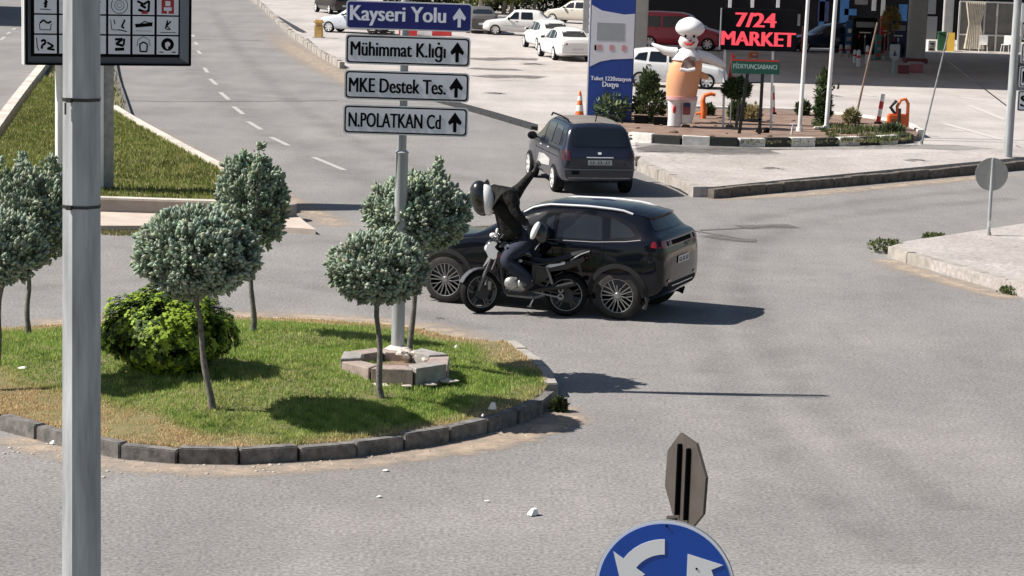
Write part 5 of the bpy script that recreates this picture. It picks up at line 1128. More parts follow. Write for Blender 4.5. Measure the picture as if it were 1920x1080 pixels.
c.mirror(.80, 1.0, m_trim, (.13, .20, .16)); c.patch('windscreen', rp([(-.6, 1.1), (.6, 1.1), (.52, 1.50), (-.52, 1.50)], .05), 'front', mat('pale_glass', (.30, .33, .30), .1), .006)
MB().tube([(3.62, -.3, 1.09), (3.60, .12, 1.12)], .012, 6).build('wiper', m_trim, c.root)
# ------------------------------------------------ background cars
def simple_car(kind, px, py, heading, paint, label, name='parked_car', cat='car', rim=None, sc_=1.0, at_wheel='rear', group='cars on the petrol station forecourt', extra=None):
    """px,py = ground pixel of the wheelbase centre; heading = direction (deg) of local +x, i.e. towards the tail"""
    K = {'saloon': dict(wb=2.70, r=.32, H=1.44, zt=[(-.85, .45), (-.8, .60), (-.5, .76), (.2, .87), (.5, .92), (1.2, 1.36), (1.6, 1.44), (2.2, 1.43), (2.75, 1.30), (3.15, 1.08), (3.5, 1.05), (3.66, 1.02), (3.74, .85)], z1=[(-.85, .4), (-.5, .70), (.2, .82), (.5, .87), (2.2, .92), (3.1, .96), (3.5, .97), (3.74, .78)]),
         'boxy': dict(wb=2.42, r=.29, H=1.39, zt=[(-.68, .55), (-.64, .72), (-.3, .80), (.3, .87), (.45, .89), (.95, 1.34), (1.25, 1.39), (2.1, 1.38), (2.35, 1.34), (2.78, .98), (3.1, .94), (3.28, .91), (3.33, .74)], z1=[(-.68, .5), (-.3, .75), (.45, .84), (2.2, .86), (2.78, .88), (3.1, .88), (3.33, .68)]),
         'hatch': dict(wb=2.5, r=.30, H=1.46, zt=[(-.78, .5), (-.72, .68), (-.4, .82), (.25, .93), (.4, .96), (1.05, 1.40), (1.5, 1.47), (2.3, 1.46), (2.85, 1.38), (3.1, 1.10), (3.2, .95), (3.26, .8)], z1=[(-.78, .45), (-.4, .77), (.4, .90), (2.3, .95), (2.9, .97), (3.1, .95), (3.26, .74)]),
         'van': dict(wb=2.9, r=.33, H=1.85, zt=[(-.8, .6), (-.74, .8), (-.4, 1.0), (.1, 1.12), (.25, 1.16), (.95, 1.72), (1.4, 1.84), (2.6, 1.86), (3.5, 1.83), (3.66, 1.76), (3.72, 1.2), (3.80, .9)], z1=[(-.8, .55), (-.4, .92), (.25, 1.05), (3.6, 1.08), (3.80, .84)])}[kind]
    L0, L1 = K['zt'][0][0], K['zt'][-1][0]; w_ = .86 if kind in ('saloon', 'van') else .80
    sp = dict(K); sp.update(paint=paint, Wb=[(L0, w_ * .68), (L0 + .3, w_ * .90), (.3, w_ * .95), (L1 - .5, w_ * .95), (L1, w_ * .80)], W=[(L0, w_ * .74), (L0 + .25, w_ * .93), (.1, w_), (L1 - .4, w_), (L1, w_ * .86)], Wt=[(L0, w_ * .6), (.3, w_ * .76), (1.0, w_ * .70), (2.4, w_ * .69), (L1 - .3, w_ * .72), (L1, w_ * .72)], zb=[(L0, .26), (L0 + .3, .2), (L1 - .5, .2), (L1, .3)], rimmat=rim or m_alloyw, track=w_ - .10)
    ya = R(heading); p = at(px, py); u = Vector((math.cos(ya), math.sin(ya), 0)); loc_ = Vector((p.x, p.y, 0)) - u * (K['wb'] / 2)
    c = Car(sp, name, loc_, ya, label, cat, group, detail=1); H = K['H']; zr = H - .12; b1 = lerp_tab(K['z1'], 1.5) + .03
    if kind == 'saloon': P = [[(.85, b1), (1.55, b1), (1.52, zr - .02), (1.28, zr - .05)], [(1.63, b1), (2.35, b1 + .02), (2.28, zr - .03), (1.62, zr)], [(2.42, b1 + .03), (2.85, b1 + .08), (2.55, zr - .10), (2.36, zr - .06)]]; rw = (b1 + .14, zr - .02)
    elif kind == 'boxy': P = [[(.70, b1), (1.25, b1), (1.25, zr), (1.02, zr - .02)], [(1.37, b1), (2.02, b1), (1.98, zr), (1.37, zr)]]; rw = (b1 + .10, zr)
    elif kind == 'hatch': P = [[(.78, b1), (1.45, b1), (1.43, zr - .01), (1.14, zr - .05)], [(1.54, b1), (2.2, b1 + .01), (2.14, zr), (1.53, zr)], [(2.3, b1 + .03), (2.75, b1 + .08), (2.58, zr - .08), (2.24, zr - .02)]]; rw = (b1 + .10, zr - .02)
    else: P = [[(.60, b1), (1.2, b1), (1.2, zr - .1), (.98, zr - .12)], [(1.3, b1), (2.3, b1), (2.3, zr - .1), (1.3, zr - .08)], [(2.4, b1), (3.4, b1), (3.35, zr - .12), (2.4, zr - .1)]]; rw = (b1 + .1, zr - .1)
    for q in P: c.patch('window', rp(q, .04), 'side', m_glass, .008, cell=.15)
    c.patch('rear_window', rp([(-w_ * .64, rw[0]), (w_ * .64, rw[0]), (w_ * .56, rw[1]), (-w_ * .56, rw[1])], .05), 'rear', m_glass, .008, cell=.15)
    c.patch('windscreen', rp([(-w_ * .66, b1 + .03), (w_ * .66, b1 + .03), (w_ * .57, zr + .03), (-w_ * .57, zr + .03)], .05), 'front', m_glass, .008, cell=.15)
    for sd in (-1, 1):
        c.patch('tail_lamp', rp([(sd * w_ * .84, .70), (sd * w_ * .55, .74), (sd * w_ * .55, .82), (sd * w_ * .84, .84)], .02), 'rear', m_tail, .01, cell=.2)
        c.patch('headlight', rp([(sd * w_ * .80, .56), (sd * w_ * .50, .56), (sd * w_ * .50, .68), (sd * w_ * .80, .68)], .02), 'front', m_lamp, .01, cell=.2)
    c.patch('number_plate', [(-.26, .50), (.26, .50), (.26, .61), (-.26, .61)], 'rear', m_plate, .012, cell=.3)
    c.patch('rear_valance', [(-w_ * .7, .28), (w_ * .7, .28), (w_ * .66, .40), (-w_ * .66, .40)], 'rear', m_trim, .01, cell=.3)
    c.patch('sill', [(.4, .20), (K['wb'] - .4, .20), (K['wb'] - .4, .27), (.4, .27)], 'side', m_trim, .006, cell=.4)
    x2 = P[0][1][0] + .04; c.line('door_seam', [(x2, b1), (x2, .3)], .012, 'side', m_letter, .004, cell=.3); c.line('door_seam', [(P[0][0][0] - .12, b1), (P[0][0][0] - .1, .34)], .012, 'side', m_letter, .004, cell=.3)
    c.box_on_side('door_handle', x2 - .14, b1 - .11, (.15, .03, .03), m_trim, .005); c.box_on_side('door_handle', K['wb'] - .32, b1 - .11, (.15, .03, .03), m_trim, .005)
    c.mirror(P[0][0][0] + .02, b1 - .02, m_trim if kind == 'boxy' else paint); return c
m_wcar = mat('white_car_paint', (0.76, 0.76, 0.75), 0.3, coat=.6); m_wcar2 = mat('cream_white_paint', (0.72, 0.71, 0.69), 0.4, coat=.3)
c = simple_car('boxy', 972, 66, -4, m_wcar2, 'white boxy old saloon seen from its side under the olive trees', rim=m_alloyw)
c.patch('lower_panel', [(.42, .28), (2.0, .28), (2.0, .52), (.42, .55)], 'side', mat('grey_lower_panel', (.52, .51, .50), .5), .005, cell=.4)
simple_car('saloon', 1058, 110, -77, m_wcar, 'nearest white saloon seen from behind with a black bumper insert, left of the blue totem')
simple_car('saloon', 1026, 92, -77, m_wcar, 'white saloon parked just beyond and left of the nearest one, half hidden by it')
simple_car('hatch', 1080, 44, -30, mat('beige_paint', (.50, .46, .40), .4, coat=.4), 'beige car behind the three white cars, only its rear showing')
simple_car('hatch', 1262, 163, 176, m_wcar, 'white hatchback in profile behind the blue totem and the inflatable chef')
simple_car('van', 1276, 92, 168, mat('maroon_paint', (.34, .02, .045), .35, coat=.6), 'maroon van with a pink roof parked behind the inflatable chef', name='parked_van', cat='van')
simple_car('van', 628, 25, -68, mat('black_van_paint', (.01, .01, .011), .3, coat=.5), 'black van cut by the top edge left of the blue direction sign', name='parked_van', cat='van')
simple_car('hatch', 668, 62, -20, mat('blue_white_paint', (.60, .64, .70), .35, coat=.5), 'white and blue car mostly hidden behind the blue direction sign')
simple_car('saloon', 1545, 97, 12, mat('navy_paint', (.010, .018, .05), .25, coat=.7), 'navy saloon standing in the shade between the two white flagpoles')
simple_car('saloon', 900, 60, -85, mat('grey_dusty_paint', (.10, .095, .09), .5), 'dusty dark grey car in the tree shade just right of the blue direction sign')
# ================================================================ MOTORCYCLE AND RIDER
bk = at(898, 586.5); bk2 = at(1060, 592.5); db = (bk2 - bk); yb = math.atan2(db.y, db.x); wbB = db.to_2d().length
bk.z = 0; bk = bk - Vector((-math.sin(yb), math.cos(yb), 0)) * .0
sB = scale_at(bk); print('bike wb', wbB, 'scale', sB)
BX = lambda px: (px - 898) / (1060 - 898) * wbB
def BZ(py, px=960): return ((586.5 + (px - 898) * 6 / 162) - py) / (sB * math.cos(PITCH))
def bp(px, py, y=0.0):      # photo pixel -> bike coordinates on the plane y
    # a point further back by y looks higher by y*tan(view elevation)
    return Vector((BX(px), y, BZ(py, px) - y * .195))
bike = empty('motorcycle', bk, yb, 'black motorcycle with white nose and tail stripes beside the black SUV', 'motorcycle', tilt=(R(-3), 0))
m_bk = mat('bike_black', (0.010, 0.010, 0.011), 0.35, coat=.4); m_eng = mat('engine_alloy', (0.42, 0.42, 0.41), 0.4, metal=.7, var=.25, vs=30); m_bwhite = mat('bike_white', (0.74, 0.74, 0.75), .3, coat=.5)
m_seat = mat('seat_vinyl', (0.016, 0.016, 0.018), 0.5, var=.2, vs=20); m_tank = mat('tank_black', (0.008, 0.009, 0.014), 0.2, coat=1)
def bwheel(x, r, steer, w2, name='wheel'):
    h = MB().lathe([(.05, -.06), (.05, .06)], (0, 0, 0), 'y', 16).build(name, m_bk, bike); h.location = (x, 0, r); h.rotation_euler = (0, 0, steer)
    P = [(r * .74, -w2 * .7), (r * .87, -w2 * 1.1), (r * .96, -w2 * .8), (r, 0), (r * .96, w2 * .8), (r * .87, w2 * 1.1), (r * .74, w2 * .7)]
    MB().lathe(P, (0, 0, 0), 'y', 40, closed=True).build('tyre', m_rubber, h, smooth=50)
    rm = MB(); rm.lathe([(r * .77, -w2 * .72), (r * .70, -w2 * .7), (r * .67, 0), (r * .70, w2 * .7), (r * .77, w2 * .72), (r * .73, 0)], (0, 0, 0), 'y', 36, closed=True)
    for k in range(5):
        a = k * 1.2566 + .3; 
        for dl in (-.16, .16): rm.bar((.04 * math.cos(a), 0, .04 * math.sin(a)), (r * .74 * math.cos(a + dl), 0, r * .74 * math.sin(a + dl)), .03, .018, upv=(0, 1, 0))
    rm.build('rim', mat('dark_cast_rim', (.05, .05, .052), .35, metal=.6), h); 
    MB().lathe([(r * .715, -w2 * .80), (r * .745, -w2 * .80), (r * .745, -w2 * .74), (r * .715, -w2 * .74)], (0, 0, 0), 'y', 36, closed=True).build('rim_stripe', m_galvd, h)
    MB().lathe([(r * .34, -w2 - .02), (r * .34, -w2 - .015)], (0, 0, 0), 'y', 24).build('brake_disc', mat('disc_dark', (.05, .05, .05), .5, metal=.6), h); return h
ST = R(28)
fw = bwheel(BX(900), .325, ST, .06); rw = bwheel(wbB, .325, 0, .07)
hx = BX(932); top = Vector((hx, 0, BZ(462)))
fk = MB(); cs, sn = math.cos(ST), math.sin(ST)
for sd in (-1, 1):
    off = Vector((-sn * sd * -.09, sd * .09 * cs, 0)); ax = Vector((BX(900), 0, .325)) + off; tp = top + off
    fk.tube([ax, ax.lerp(tp, .45)], [.027, .027], 10); fk.tube([ax.lerp(tp, .45), tp], [.019, .019], 10)
for t_ in (.82, .98): q = Vector((BX(900), 0, .325)).lerp(top, t_); fk.rbox(q, (.07, .24, .03), .01, (0, 0, ST))
fk.build('front_fork', mat('fork_grey', (.16, .16, .165), .4, metal=.5), bike)
mb = MB()
for k in range(10):
    a0 = R(25 + k * 13); a1 = R(25 + (k + 1) * 13 + 1); rr_ = .352
    mb.prism([(rr_ * math.cos(a0), rr_ * math.sin(a0)), (rr_ * math.cos(a1), rr_ * math.sin(a1)), ((rr_ + .012) * math.cos(a1), (rr_ + .012) * math.sin(a1)), ((rr_ + .012) * math.cos(a0), (rr_ + .012) * math.sin(a0))], lambda u, v, t: (BX(900) + u * cs - t * sn, u * sn + t * cs, .325 + v), -.065, .065)
mb.build('front_mudguard', mat('mudguard_grey', (.10, .10, .105), .3, coat=.4), bike)
MB().rbox(bp(917, 537, -.10), (.05, .03, .13), .01).build('brake_caliper', m_alloy, bike)
# white nose fairing with lamp, handlebar, clocks, mirrors
mb = MB(); mb.ell(bp(920, 466, -.02), (.12, .11, .13), 16, 12, (0, R(-20), ST)); o = mb.build('headlamp_cowl', m_bk, bike); MB().ell(bp(911, 468, -.10), (.05, .06, .06), 14, 10, (0, 0, ST)).build('headlamp', m_lamp, o)
mb = MB(); mb.prism(rp([(BX(x), BZ(y, x)) for x, y in [(910, 459), (920, 452), (930, 455), (924, 463), (931, 470), (938, 476), (924, 486), (914, 482), (908, 470)]], .02), lambda u, v, t: (u, t, v), -.16, -.13); mb.build('fairing_panel', m_bwhite, bike, smooth=0)
mb = MB(); mb.prism(rp([(BX(x), BZ(y, x)) for x, y in [(914, 478), (920, 480), (908, 496), (903, 500)]], .01), lambda u, v, t: (u, t, v), -.15, -.125); mb.build('fairing_panel', m_bwhite, bike, smooth=0)
mb = MB(); mb.prism(rp([(BX(x), BZ(y, x)) for x, y in [(934, 477), (938, 475), (937, 480), (930, 484)]], .01), lambda u, v, t: (u, t, v), -.168, -.161); mb.build('fairing_accent', m_tail, bike, smooth=0)
mb = MB(); L_ = bp(932, 452, -.30); Rr2 = bp(926, 440, .30); mb.tube([L_, L_ + Vector((-.07, .10, .0)), top + Vector((0, -.08, .03)), top + Vector((0.02, .08, .03)), Rr2 + Vector((-.07, -.10, 0)), Rr2], .014, 8); mb.tube([L_ + Vector((.01, -.02, 0)), L_ + Vector((-.035, .06, 0))], .021, 10); mb.build('handlebar', m_bk, bike)
MB().ell(bp(921, 445, -.18), (.055, .03, .04), 12, 8).tube([L_, bp(921, 445, -.18)], .007, 6).build('mirror', m_bwhite, bike)
MB().ell(bp(927, 434, .1), (.028, .03, .05), 12, 8).tube([bp(928, 456, .1), bp(927, 438, .1)], .007, 6).build('mirror', m_bwhite, bike)
MB().rbox(bp(926, 457, .0), (.09, .12, .07), .02, (0, R(30), 0)).build('instrument', m_eng, bike)
MB().tube([bp(932, 452, -.16), bp(941, 444, -.24)], .008, 6).build('brake_lever', m_alloy, bike)
# tank
mb = MB(); T = []
for x, hz, wz, zc in [(934, .06, .07, 474), (945, .12, .14, 472), (960, .135, .155, 471), (975, .12, .14, 473), (988, .08, .10, 477), (996, .04, .07, 481)]:
    p = bp(x, zc); T.append((p, hz, wz))
vs = []; n_ = 14
for p, hz, wz in T:
    for k in range(n_): a = 2 * math.pi * k / n_; vs.append((p.x, math.cos(a) * wz, p.z + math.sin(a) * hz * (1 if math.sin(a) > 0 else .6)))
fs = [(i * n_ + k, i * n_ + (k + 1) % n_, (i + 1) * n_ + (k + 1) % n_, (i + 1) * n_ + k) for i in range(len(T) - 1) for k in range(n_)] + [tuple(range(n_))[::-1], tuple((len(T) - 1) * n_ + k for k in range(n_))]
tk = mb.add(vs, fs).build('fuel_tank', m_tank, bike, smooth=60)
MB().prism(rp([(BX(x), BZ(y, x)) for x, y in [(942, 464), (947, 458), (957, 459), (962, 463), (950, 466)]], .01), lambda u, v, t: (u, t, v), -.158, -.14).build('tank_stripe', m_bwhite, tk, smooth=0)
# seat and tail
mb = MB(); S_ = [(996, 487, .04, .09), (1015, 492, .05, .13), (1035, 490, .055, .14), (1055, 484, .055, .13), (1075, 478, .045, .11), (1090, 473, .03, .08), (1096, 470, .015, .05)]; vs = []
for x, y, hz, wz in S_:
    p = bp(x, y)
    for k in range(12): a = 2 * math.pi * k / 12; vs.append((p.x, math.cos(a) * wz, p.z + math.sin(a) * hz))
fs = [(i * 12 + k, i * 12 + (k + 1) % 12, (i + 1) * 12 + (k + 1) % 12, (i + 1) * 12 + k) for i in range(len(S_) - 1) for k in range(12)] + [tuple(range(12))[::-1], tuple(72 + k for k in range(12))]
MB().add(vs, fs).build('seat', m_seat, bike, smooth=60)
mb = MB(); mb.prism(rp([(BX(x), BZ(y, x)) for x, y in [(1000, 495), (1020, 500), (1060, 492), (1092, 482), (1092, 490), (1062, 504), (1022, 510), (1000, 506)]], .02), lambda u, v, t: (u, t, v), -.11, .11); tl = mb.build('tail_fairing', m_bk, bike, smooth=0)
MB().prism(rp([(BX(x), BZ(y, x)) for x, y in [(1019, 499), (1030, 494), (1056, 490), (1056, 495), (1034, 500), (1020, 503)]], .008), lambda u, v, t: (u, t, v), -.122, -.11).build('tail_stripe', m_bwhite, tl, smooth=0)
MB().tube([bp(1066, 490, -.10), bp(1084, 480, -.12), bp(1100, 474, -.10), bp(1100, 474, .08), bp(1080, 480, .10)], .012, 8).build('grab_rail', m_galvd, bike)
MB().ell(bp(1096, 484), (.04, .06, .03), 10, 8).build('tail_lamp', m_tail, bike)
mb = MB(); mb.bar(bp(1082, 494), bp(1104, 532), .10, .02, upv=(0, 1, 0)); mb.rbox(bp(1102, 526), (.02, .16, .14), .01, (0, R(20), 0)); mb.build('rear_mudguard', m_bk, bike)
for sd in (-1, 1):
    MB().prism(rp([(BX(x), BZ(y, x)) for x, y in [(996, 494), (1030, 502), (1026, 520), (1004, 534), (994, 520)]], .03), lambda u, v, t: (u, t, v), sd * .13 - .012, sd * .13 + .012).build('side_panel', m_bk, bike, smooth=0)
    MB().prism(rp([(BX(x), BZ(y, x)) for x, y in [(930, 470), (948, 476), (950, 496), (936, 504), (928, 490)]], .03), lambda u, v, t: (u, t, v), sd * .15 - .015, sd * .15 + .015).build('tank_shroud', m_bk, bike, smooth=0)
MB().rbox(bp(940, 515), (.05, .30, .26), .02, (0, R(-8), 0)).build('engine_guard', m_bk, bike)
MB().tube([bp(990, 548, -.17), bp(1010, 545, -.18), bp(1050, 540, -.19), bp(1078, 534, -.20)], [.02, .035, .042, .045], 12).build('silencer', mat('silencer_black', (.03, .03, .03), .4, metal=.5), bike)
# frame, engine, exhaust
mb = MB()
for sd in (-1, 1):
    y = sd * .13; mb.tube([bp(930, 478, sd * .03), bp(938, 510, y), bp(945, 548, y), bp(985, 552, y), bp(1000, 535, y), bp(1003, 500, y)], .017, 8); mb.tube([bp(932, 474, sd * .03), bp(960, 486, y), bp(1003, 498, y), bp(1060, 494, y * .8), bp(1090, 484, y * .6)], .015, 8)
    mb.tube([bp(998, 540, y), bp(1058, 553, y * .8)], [.024, .018], 8)
mb.build('frame', m_bk, bike)
e = MB(); e.ell(bp(958, 533, -.14), (.115, .06, .10), 18, 12); e.ell(bp(977, 535, -.15), (.075, .05, .08), 16, 12); e.rbox(bp(965, 535), (.30, .24, .19), .04)
e.build('crankcase', m_eng, bike)
e = MB(); 
for k in range(7): e.rbox(bp(955, 520 - k * 4.2), (.15 - .004 * k, .19, .018), .004, (0, R(12), 0))
e.rbox(bp(956, 505), (.09, .13, .22), .01, (0, R(12), 0)); e.build('cylinder', mat('fin_grey', (.10, .10, .10), .5, metal=.5), bike)
MB().ell(bp(972, 519, -.15), (.045, .03, .045), 12, 8).tube([bp(968, 528, -.15), bp(966, 516, -.13)], .02, 8).build('clutch_cover', m_alloy, bike)
MB().ell(bp(973, 492, -.17), (.03, .02, .025), 10, 8).build('fuel_tap', m_bwhite, bike)
MB().tube([bp(948, 512, .10), bp(940, 530, .14), bp(950, 552, .15), bp(1000, 556, .16), bp(1075, 535, .19)], [.02, .02, .02, .03, .045], 10).build('exhaust', m_galvd, bike)
sp_ = MB(); a_, b2 = bp(1022, 503, -.15), bp(1038, 546, -.15); sp_.tube([a_, b2], .014, 8)
for k in range(12): q = a_.lerp(b2, .25 + .5 * k / 12); sp_.lathe([(.028, -.006), (.028, .006)], q, 'z', 10)
sp_.build('shock_absorber', m_alloy, bike)
mb = MB(); 
for zc_, r_ in ((546, .042), (558, .05)): mb.lathe([(r_, -.01), (r_, .01), (r_ * .5, .012), (r_ * .5, -.012)], bp(1050, zc_, -.14), 'y', 16, closed=True)
mb.build('chain_adjuster', m_alloy, bike)
MB().bar(bp(995, 548, -.12), bp(1052, 560, -.12), .03, .02).build('chain_guard', m_galvd, bike)
MB().tube([bp(1003, 556, -.12), bp(994, 576, -.22)], .012, 8).rbox(bp(993, 577, -.22), (.07, .04, .015), .005).build('side_stand', m_alloy, bike)
MB().tube([bp(985, 546, -.12), bp(985, 546, -.25)], .014, 8).tube([bp(985, 546, .12), bp(985, 546, .25)], .014, 8).build('foot_peg', m_trim, bike)
MB().tube([bp(1030, 527, -.13), bp(1014, 552, -.13)], .01, 8).build('passenger_peg_bracket', m_galvd, bike)
# ------------------------------------------------ rider
def skin_mesh(name, nodes, edges, m, parent=None, sub=2, flat=None):
    me = bpy.data.meshes.new(name); keys = list(nodes); me.from_pydata([tuple(nodes[k][0]) for k in keys], [(keys.index(a), keys.index(b)) for a, b in edges], [])
    o = bpy.data.objects.new(name, me); C.objects.link(o); md = o.modifiers.new('skin', 'SKIN'); md.use_smooth_shade = True; md.branch_smoothing = .4
    if not me.skin_vertices: me.skin_vertices.new() if hasattr(me.skin_vertices, 'new') else None
    sv = me.skin_vertices[0].data if me.skin_vertices else None
    if sv is not None:
        for i, k in enumerate(keys): r_ = nodes[k][1]; sv[i].radius = (r_, r_) if not isinstance(r_, tuple) else r_; sv[i].use_root = (i == 0)
    ss = o.modifiers.new('s', 'SUBSURF'); ss.levels = sub; ss.render_levels = sub
    me2 = apply_mods(o); me2.materials.clear()
    for q in (m if isinstance(m, list) else [m]): me2.materials.append(q)
    me2.polygons.foreach_set('use_smooth', [True] * len(me2.polygons)); o.parent = parent; return o
m_skin = mat('skin', (0.45, 0.28, 0.20), .5); m_glove = mat('black_glove', (.010, .010, .010), .6); m_jack = mat('black_jacket', (0.0115, 0.0115, 0.0105), .75, spec=.2, var=.3, vs=7, bump=1.0, bs=7); m_jack.node_tree.nodes['Bump'].inputs['Distance'].default_value = .06
m_jean = mat('dark_jeans', (0.020, 0.028, 0.056), .85, var=.35, vs=9, bump=.4, bs=20, col2=(.012, .015, .028)); m_shoe = mat('dark_shoe', (.02, .018, .017), .6)
J = dict(pelvis=bp(976, 460), spine=bp(952, 432), chest=bp(941, 392), upchest=bp(940, 366), neck=bp(922, 358), head=bp(905, 372),
    shR=bp(958, 362, .17), elR=bp(968, 350, .25), wrR=bp(991, 322, .22), haR=bp(997, 312, .215),
    shL=bp(950, 366, -.19), elL=bp(962, 402, -.26), wrL=bp(985, 424, -.26), haL=bp(994, 430, -.25),
    hpL=bp(974, 460, -.10), knL=bp(943, 490, -.25), anL=bp(996, 528, -.24), toL=bp(984, 544, -.25),
    hpR=bp(976, 458, .10), knR=bp(936, 482, .24), anR=bp(980, 528, .22), toR=bp(962, 540, .23))
J = {k: Vector(v) for k, v in J.items()}
nodes = dict(pelvis=(J['pelvis'], (.10, .09)), spine=(J['spine'], .085), chest=(J['chest'], .12), upchest=(J['upchest'], .11), neck=(J['neck'], .055), head=(J['head'], .09))
edges = [('pelvis', 'spine'), ('spine', 'chest'), ('chest', 'upchest'), ('upchest', 'neck'), ('neck', 'head')]
for sd in 'RL':
    nodes.update({'sh' + sd: (J['sh' + sd], .062), 'el' + sd: (J['el' + sd], .045), 'wr' + sd: (J['wr' + sd], .03), 'ha' + sd: (J['ha' + sd], (.042, .018)), 'hp' + sd: (J['hp' + sd], .095), 'kn' + sd: (J['kn' + sd], .065), 'an' + sd: (J['an' + sd], .042), 'to' + sd: (J['to' + sd], .035)})
    edges += [('upchest', 'sh' + sd), ('sh' + sd, 'el' + sd), ('el' + sd, 'wr' + sd), ('wr' + sd, 'ha' + sd), ('pelvis', 'hp' + sd), ('hp' + sd, 'kn' + sd), ('kn' + sd, 'an' + sd), ('an' + sd, 'to' + sd)]
    f = (J['ha' + sd] - J['wr' + sd]).normalized(); sdv = Vector((0, 1, 0)).cross(f).normalized() if sd == 'R' else Vector((0, 1, 0)); b_ = f.cross(sdv).normalized()
    for q, (o_, ln) in enumerate([(-.03, .065), (-.01, .075), (.01, .072), (.03, .058)]):
        a1 = J['ha' + sd] + f * .035 + sdv * o_; a2 = a1 + f * ln * .5 + b_ * .01; a3 = a2 + f * ln * .35 + b_ * .028
        for nm, p, r_ in (('a', a1, .0095), ('b', a2, .0085), ('c', a3, .0075)): nodes[f'f{q}{nm}{sd}'] = (p, r_)
        edges += [('ha' + sd, f'f{q}a{sd}'), (f'f{q}a{sd}', f'f{q}b{sd}'), (f'f{q}b{sd}', f'f{q}c{sd}')]
    t1 = J['ha' + sd] - f * .01 - sdv * .045 + b_ * .01; t2 = t1 + f * .04 - sdv * .015 + b_ * .015; nodes[f'ta{sd}'] = (t1, .012); nodes[f'tb{sd}'] = (t2, .009); edges += [('ha' + sd, f'ta{sd}'), (f'ta{sd}', f'tb{sd}')]
person = skin_mesh('person', nodes, edges, [m_skin, m_glove]); person.location = bike.location; person.rotation_euler = (0, 0, yb)
for p in person.data.polygons:
    cn = p.center
    if min((cn - J['haR']).length, (cn - J['haL']).length) < .17: p.material_index = 1
tag(person, 'person in black jacket and dark jeans on the motorcycle, one arm thrown up', 'person')
nodes = dict(hem=(J['spine'] + Vector((.06, 0, -.12)), (.22, .21)), waist=(J['spine'] + Vector((.03, 0, -.04)), (.215, .19)), mid=(J['spine'].lerp(J['chest'], .5), (.225, .20)), chest=(J['chest'] + Vector((.01, 0, 0)), (.25, .22)), upchest=(J['upchest'] + Vector((.02, 0, .01)), (.22, .20)), collar=(J['neck'], .13), collar2=(J['neck'].lerp(J['head'], .45), .11))
edges = [('hem', 'waist'), ('waist', 'mid'), ('mid', 'chest'), ('chest', 'upchest'), ('upchest', 'collar'), ('collar', 'collar2')]
for sd in 'RL':
    nodes.update({'sh' + sd: (J['sh' + sd] + Vector((-.01, 0, -.02)), .14), 'ua' + sd: (J['sh' + sd].lerp(J['el' + sd], .5), .10), 'el' + sd: (J['el' + sd], .082), 'fa' + sd: (J['el' + sd].lerp(J['wr' + sd], .5), .068), 'wr' + sd: (J['wr' + sd], .055)})
    edges += [('upchest', 'sh' + sd), ('sh' + sd, 'ua' + sd), ('ua' + sd, 'el' + sd), ('el' + sd, 'fa' + sd), ('fa' + sd, 'wr' + sd)]
skin_mesh('jacket', nodes, edges, m_jack, person)
nodes = dict(pelvis=(J['pelvis'] + Vector((.03, 0, .0)), (.20, .19)), belt=(J['spine'] + Vector((.05, 0, .03)), (.19, .18))); edges = [('pelvis', 'belt')]
for sd in 'RL':
    nodes.update({'hp' + sd: (J['hp' + sd] + Vector((.03, 0, 0)), .16), 'th' + sd: (J['hp' + sd].lerp(J['kn' + sd], .5), .14), 'kn' + sd: (J['kn' + sd], .115), 'sn' + sd: (J['kn' + sd].lerp(J['an' + sd], .5), .10), 'an' + sd: (J['an' + sd] + Vector((0, 0, -.02)), .075)})
    edges += [('pelvis', 'hp' + sd), ('hp' + sd, 'th' + sd), ('th' + sd, 'kn' + sd), ('kn' + sd, 'sn' + sd), ('sn' + sd, 'an' + sd)]
skin_mesh('jeans', nodes, edges, m_jean, person)
for sd in 'RL':
    a_, b2 = J['an' + sd], J['to' + sd]; d_ = (b2 - a_).normalized()
    skin_mesh('shoe', dict(h=(a_ - d_ * .03 + Vector((0, 0, -.02)), .05), m=(a_.lerp(b2, .5) + Vector((0, 0, -.015)), .048), t=(b2, .042), e=(b2 + d_ * .05, .03)), [('h', 'm'), ('m', 't'), ('t', 'e')], m_shoe, person)
m_helm = mat('helmet_black', (.008, .008, .009), .22, coat=.8); m_hw = mat('helmet_white', (.76, .76, .76), .35, coat=.4)
hc = bp(899, 373); rot_h = (0, R(-14), 0)
h = MB().ell(hc + Vector((-.02, 0, 0)), (.17, .16, .27), 24, 18, rot_h, jit=.06, jf=3).build('helmet', m_helm, person, smooth=60)
MB().ell(hc + Vector((.066, -.015, -.01)), (.145, .15, .25), 22, 16, (0, R(-10), 0)).build('helmet_band', m_hw, h, smooth=60)
MB().ell(hc + Vector((.155, .02, -.02)), (.11, .14, .22), 22, 16, (0, R(-6), 0)).build('helmet_rear', m_helm, h, smooth=60)
MB().prism(rp([(-.02, 0), (.10, .02), (.06, .10)], .01), lambda u, v, t: tuple(hc + Vector((u + .0, t, .20 + v))), -.07, .07).build('helmet_peak', m_helm, h, smooth=0)
# spare helmet hanging from the near hand
hp_ = bp(1009, 440, -.26); Wm = Matrix.Translation(bk) @ Matrix.Rotation(yb, 4, 'Z')
sh = MB().ell((0, 0, 0), (.125, .125, .165), 22, 16, (0, R(-18), 0), jit=.05).build('motorcycle_helmet', m_helm, None, smooth=60); sh.location = Wm @ hp_; sh.rotation_euler = (0, 0, yb)
tag(sh, 'spare black helmet with a white visor held at the rider\'s hip', 'helmet')
MB().ell((-.075, -.055, .045), (.055, .075, .145), 16, 12, (0, R(22), 0)).build('visor', m_hw, sh)
MB().tube([(.0, -.02, -.14), (-.05, -.02, -.21), (-.07, .0, -.25)], .009, 6).build('chin_strap', m_galvd, sh)
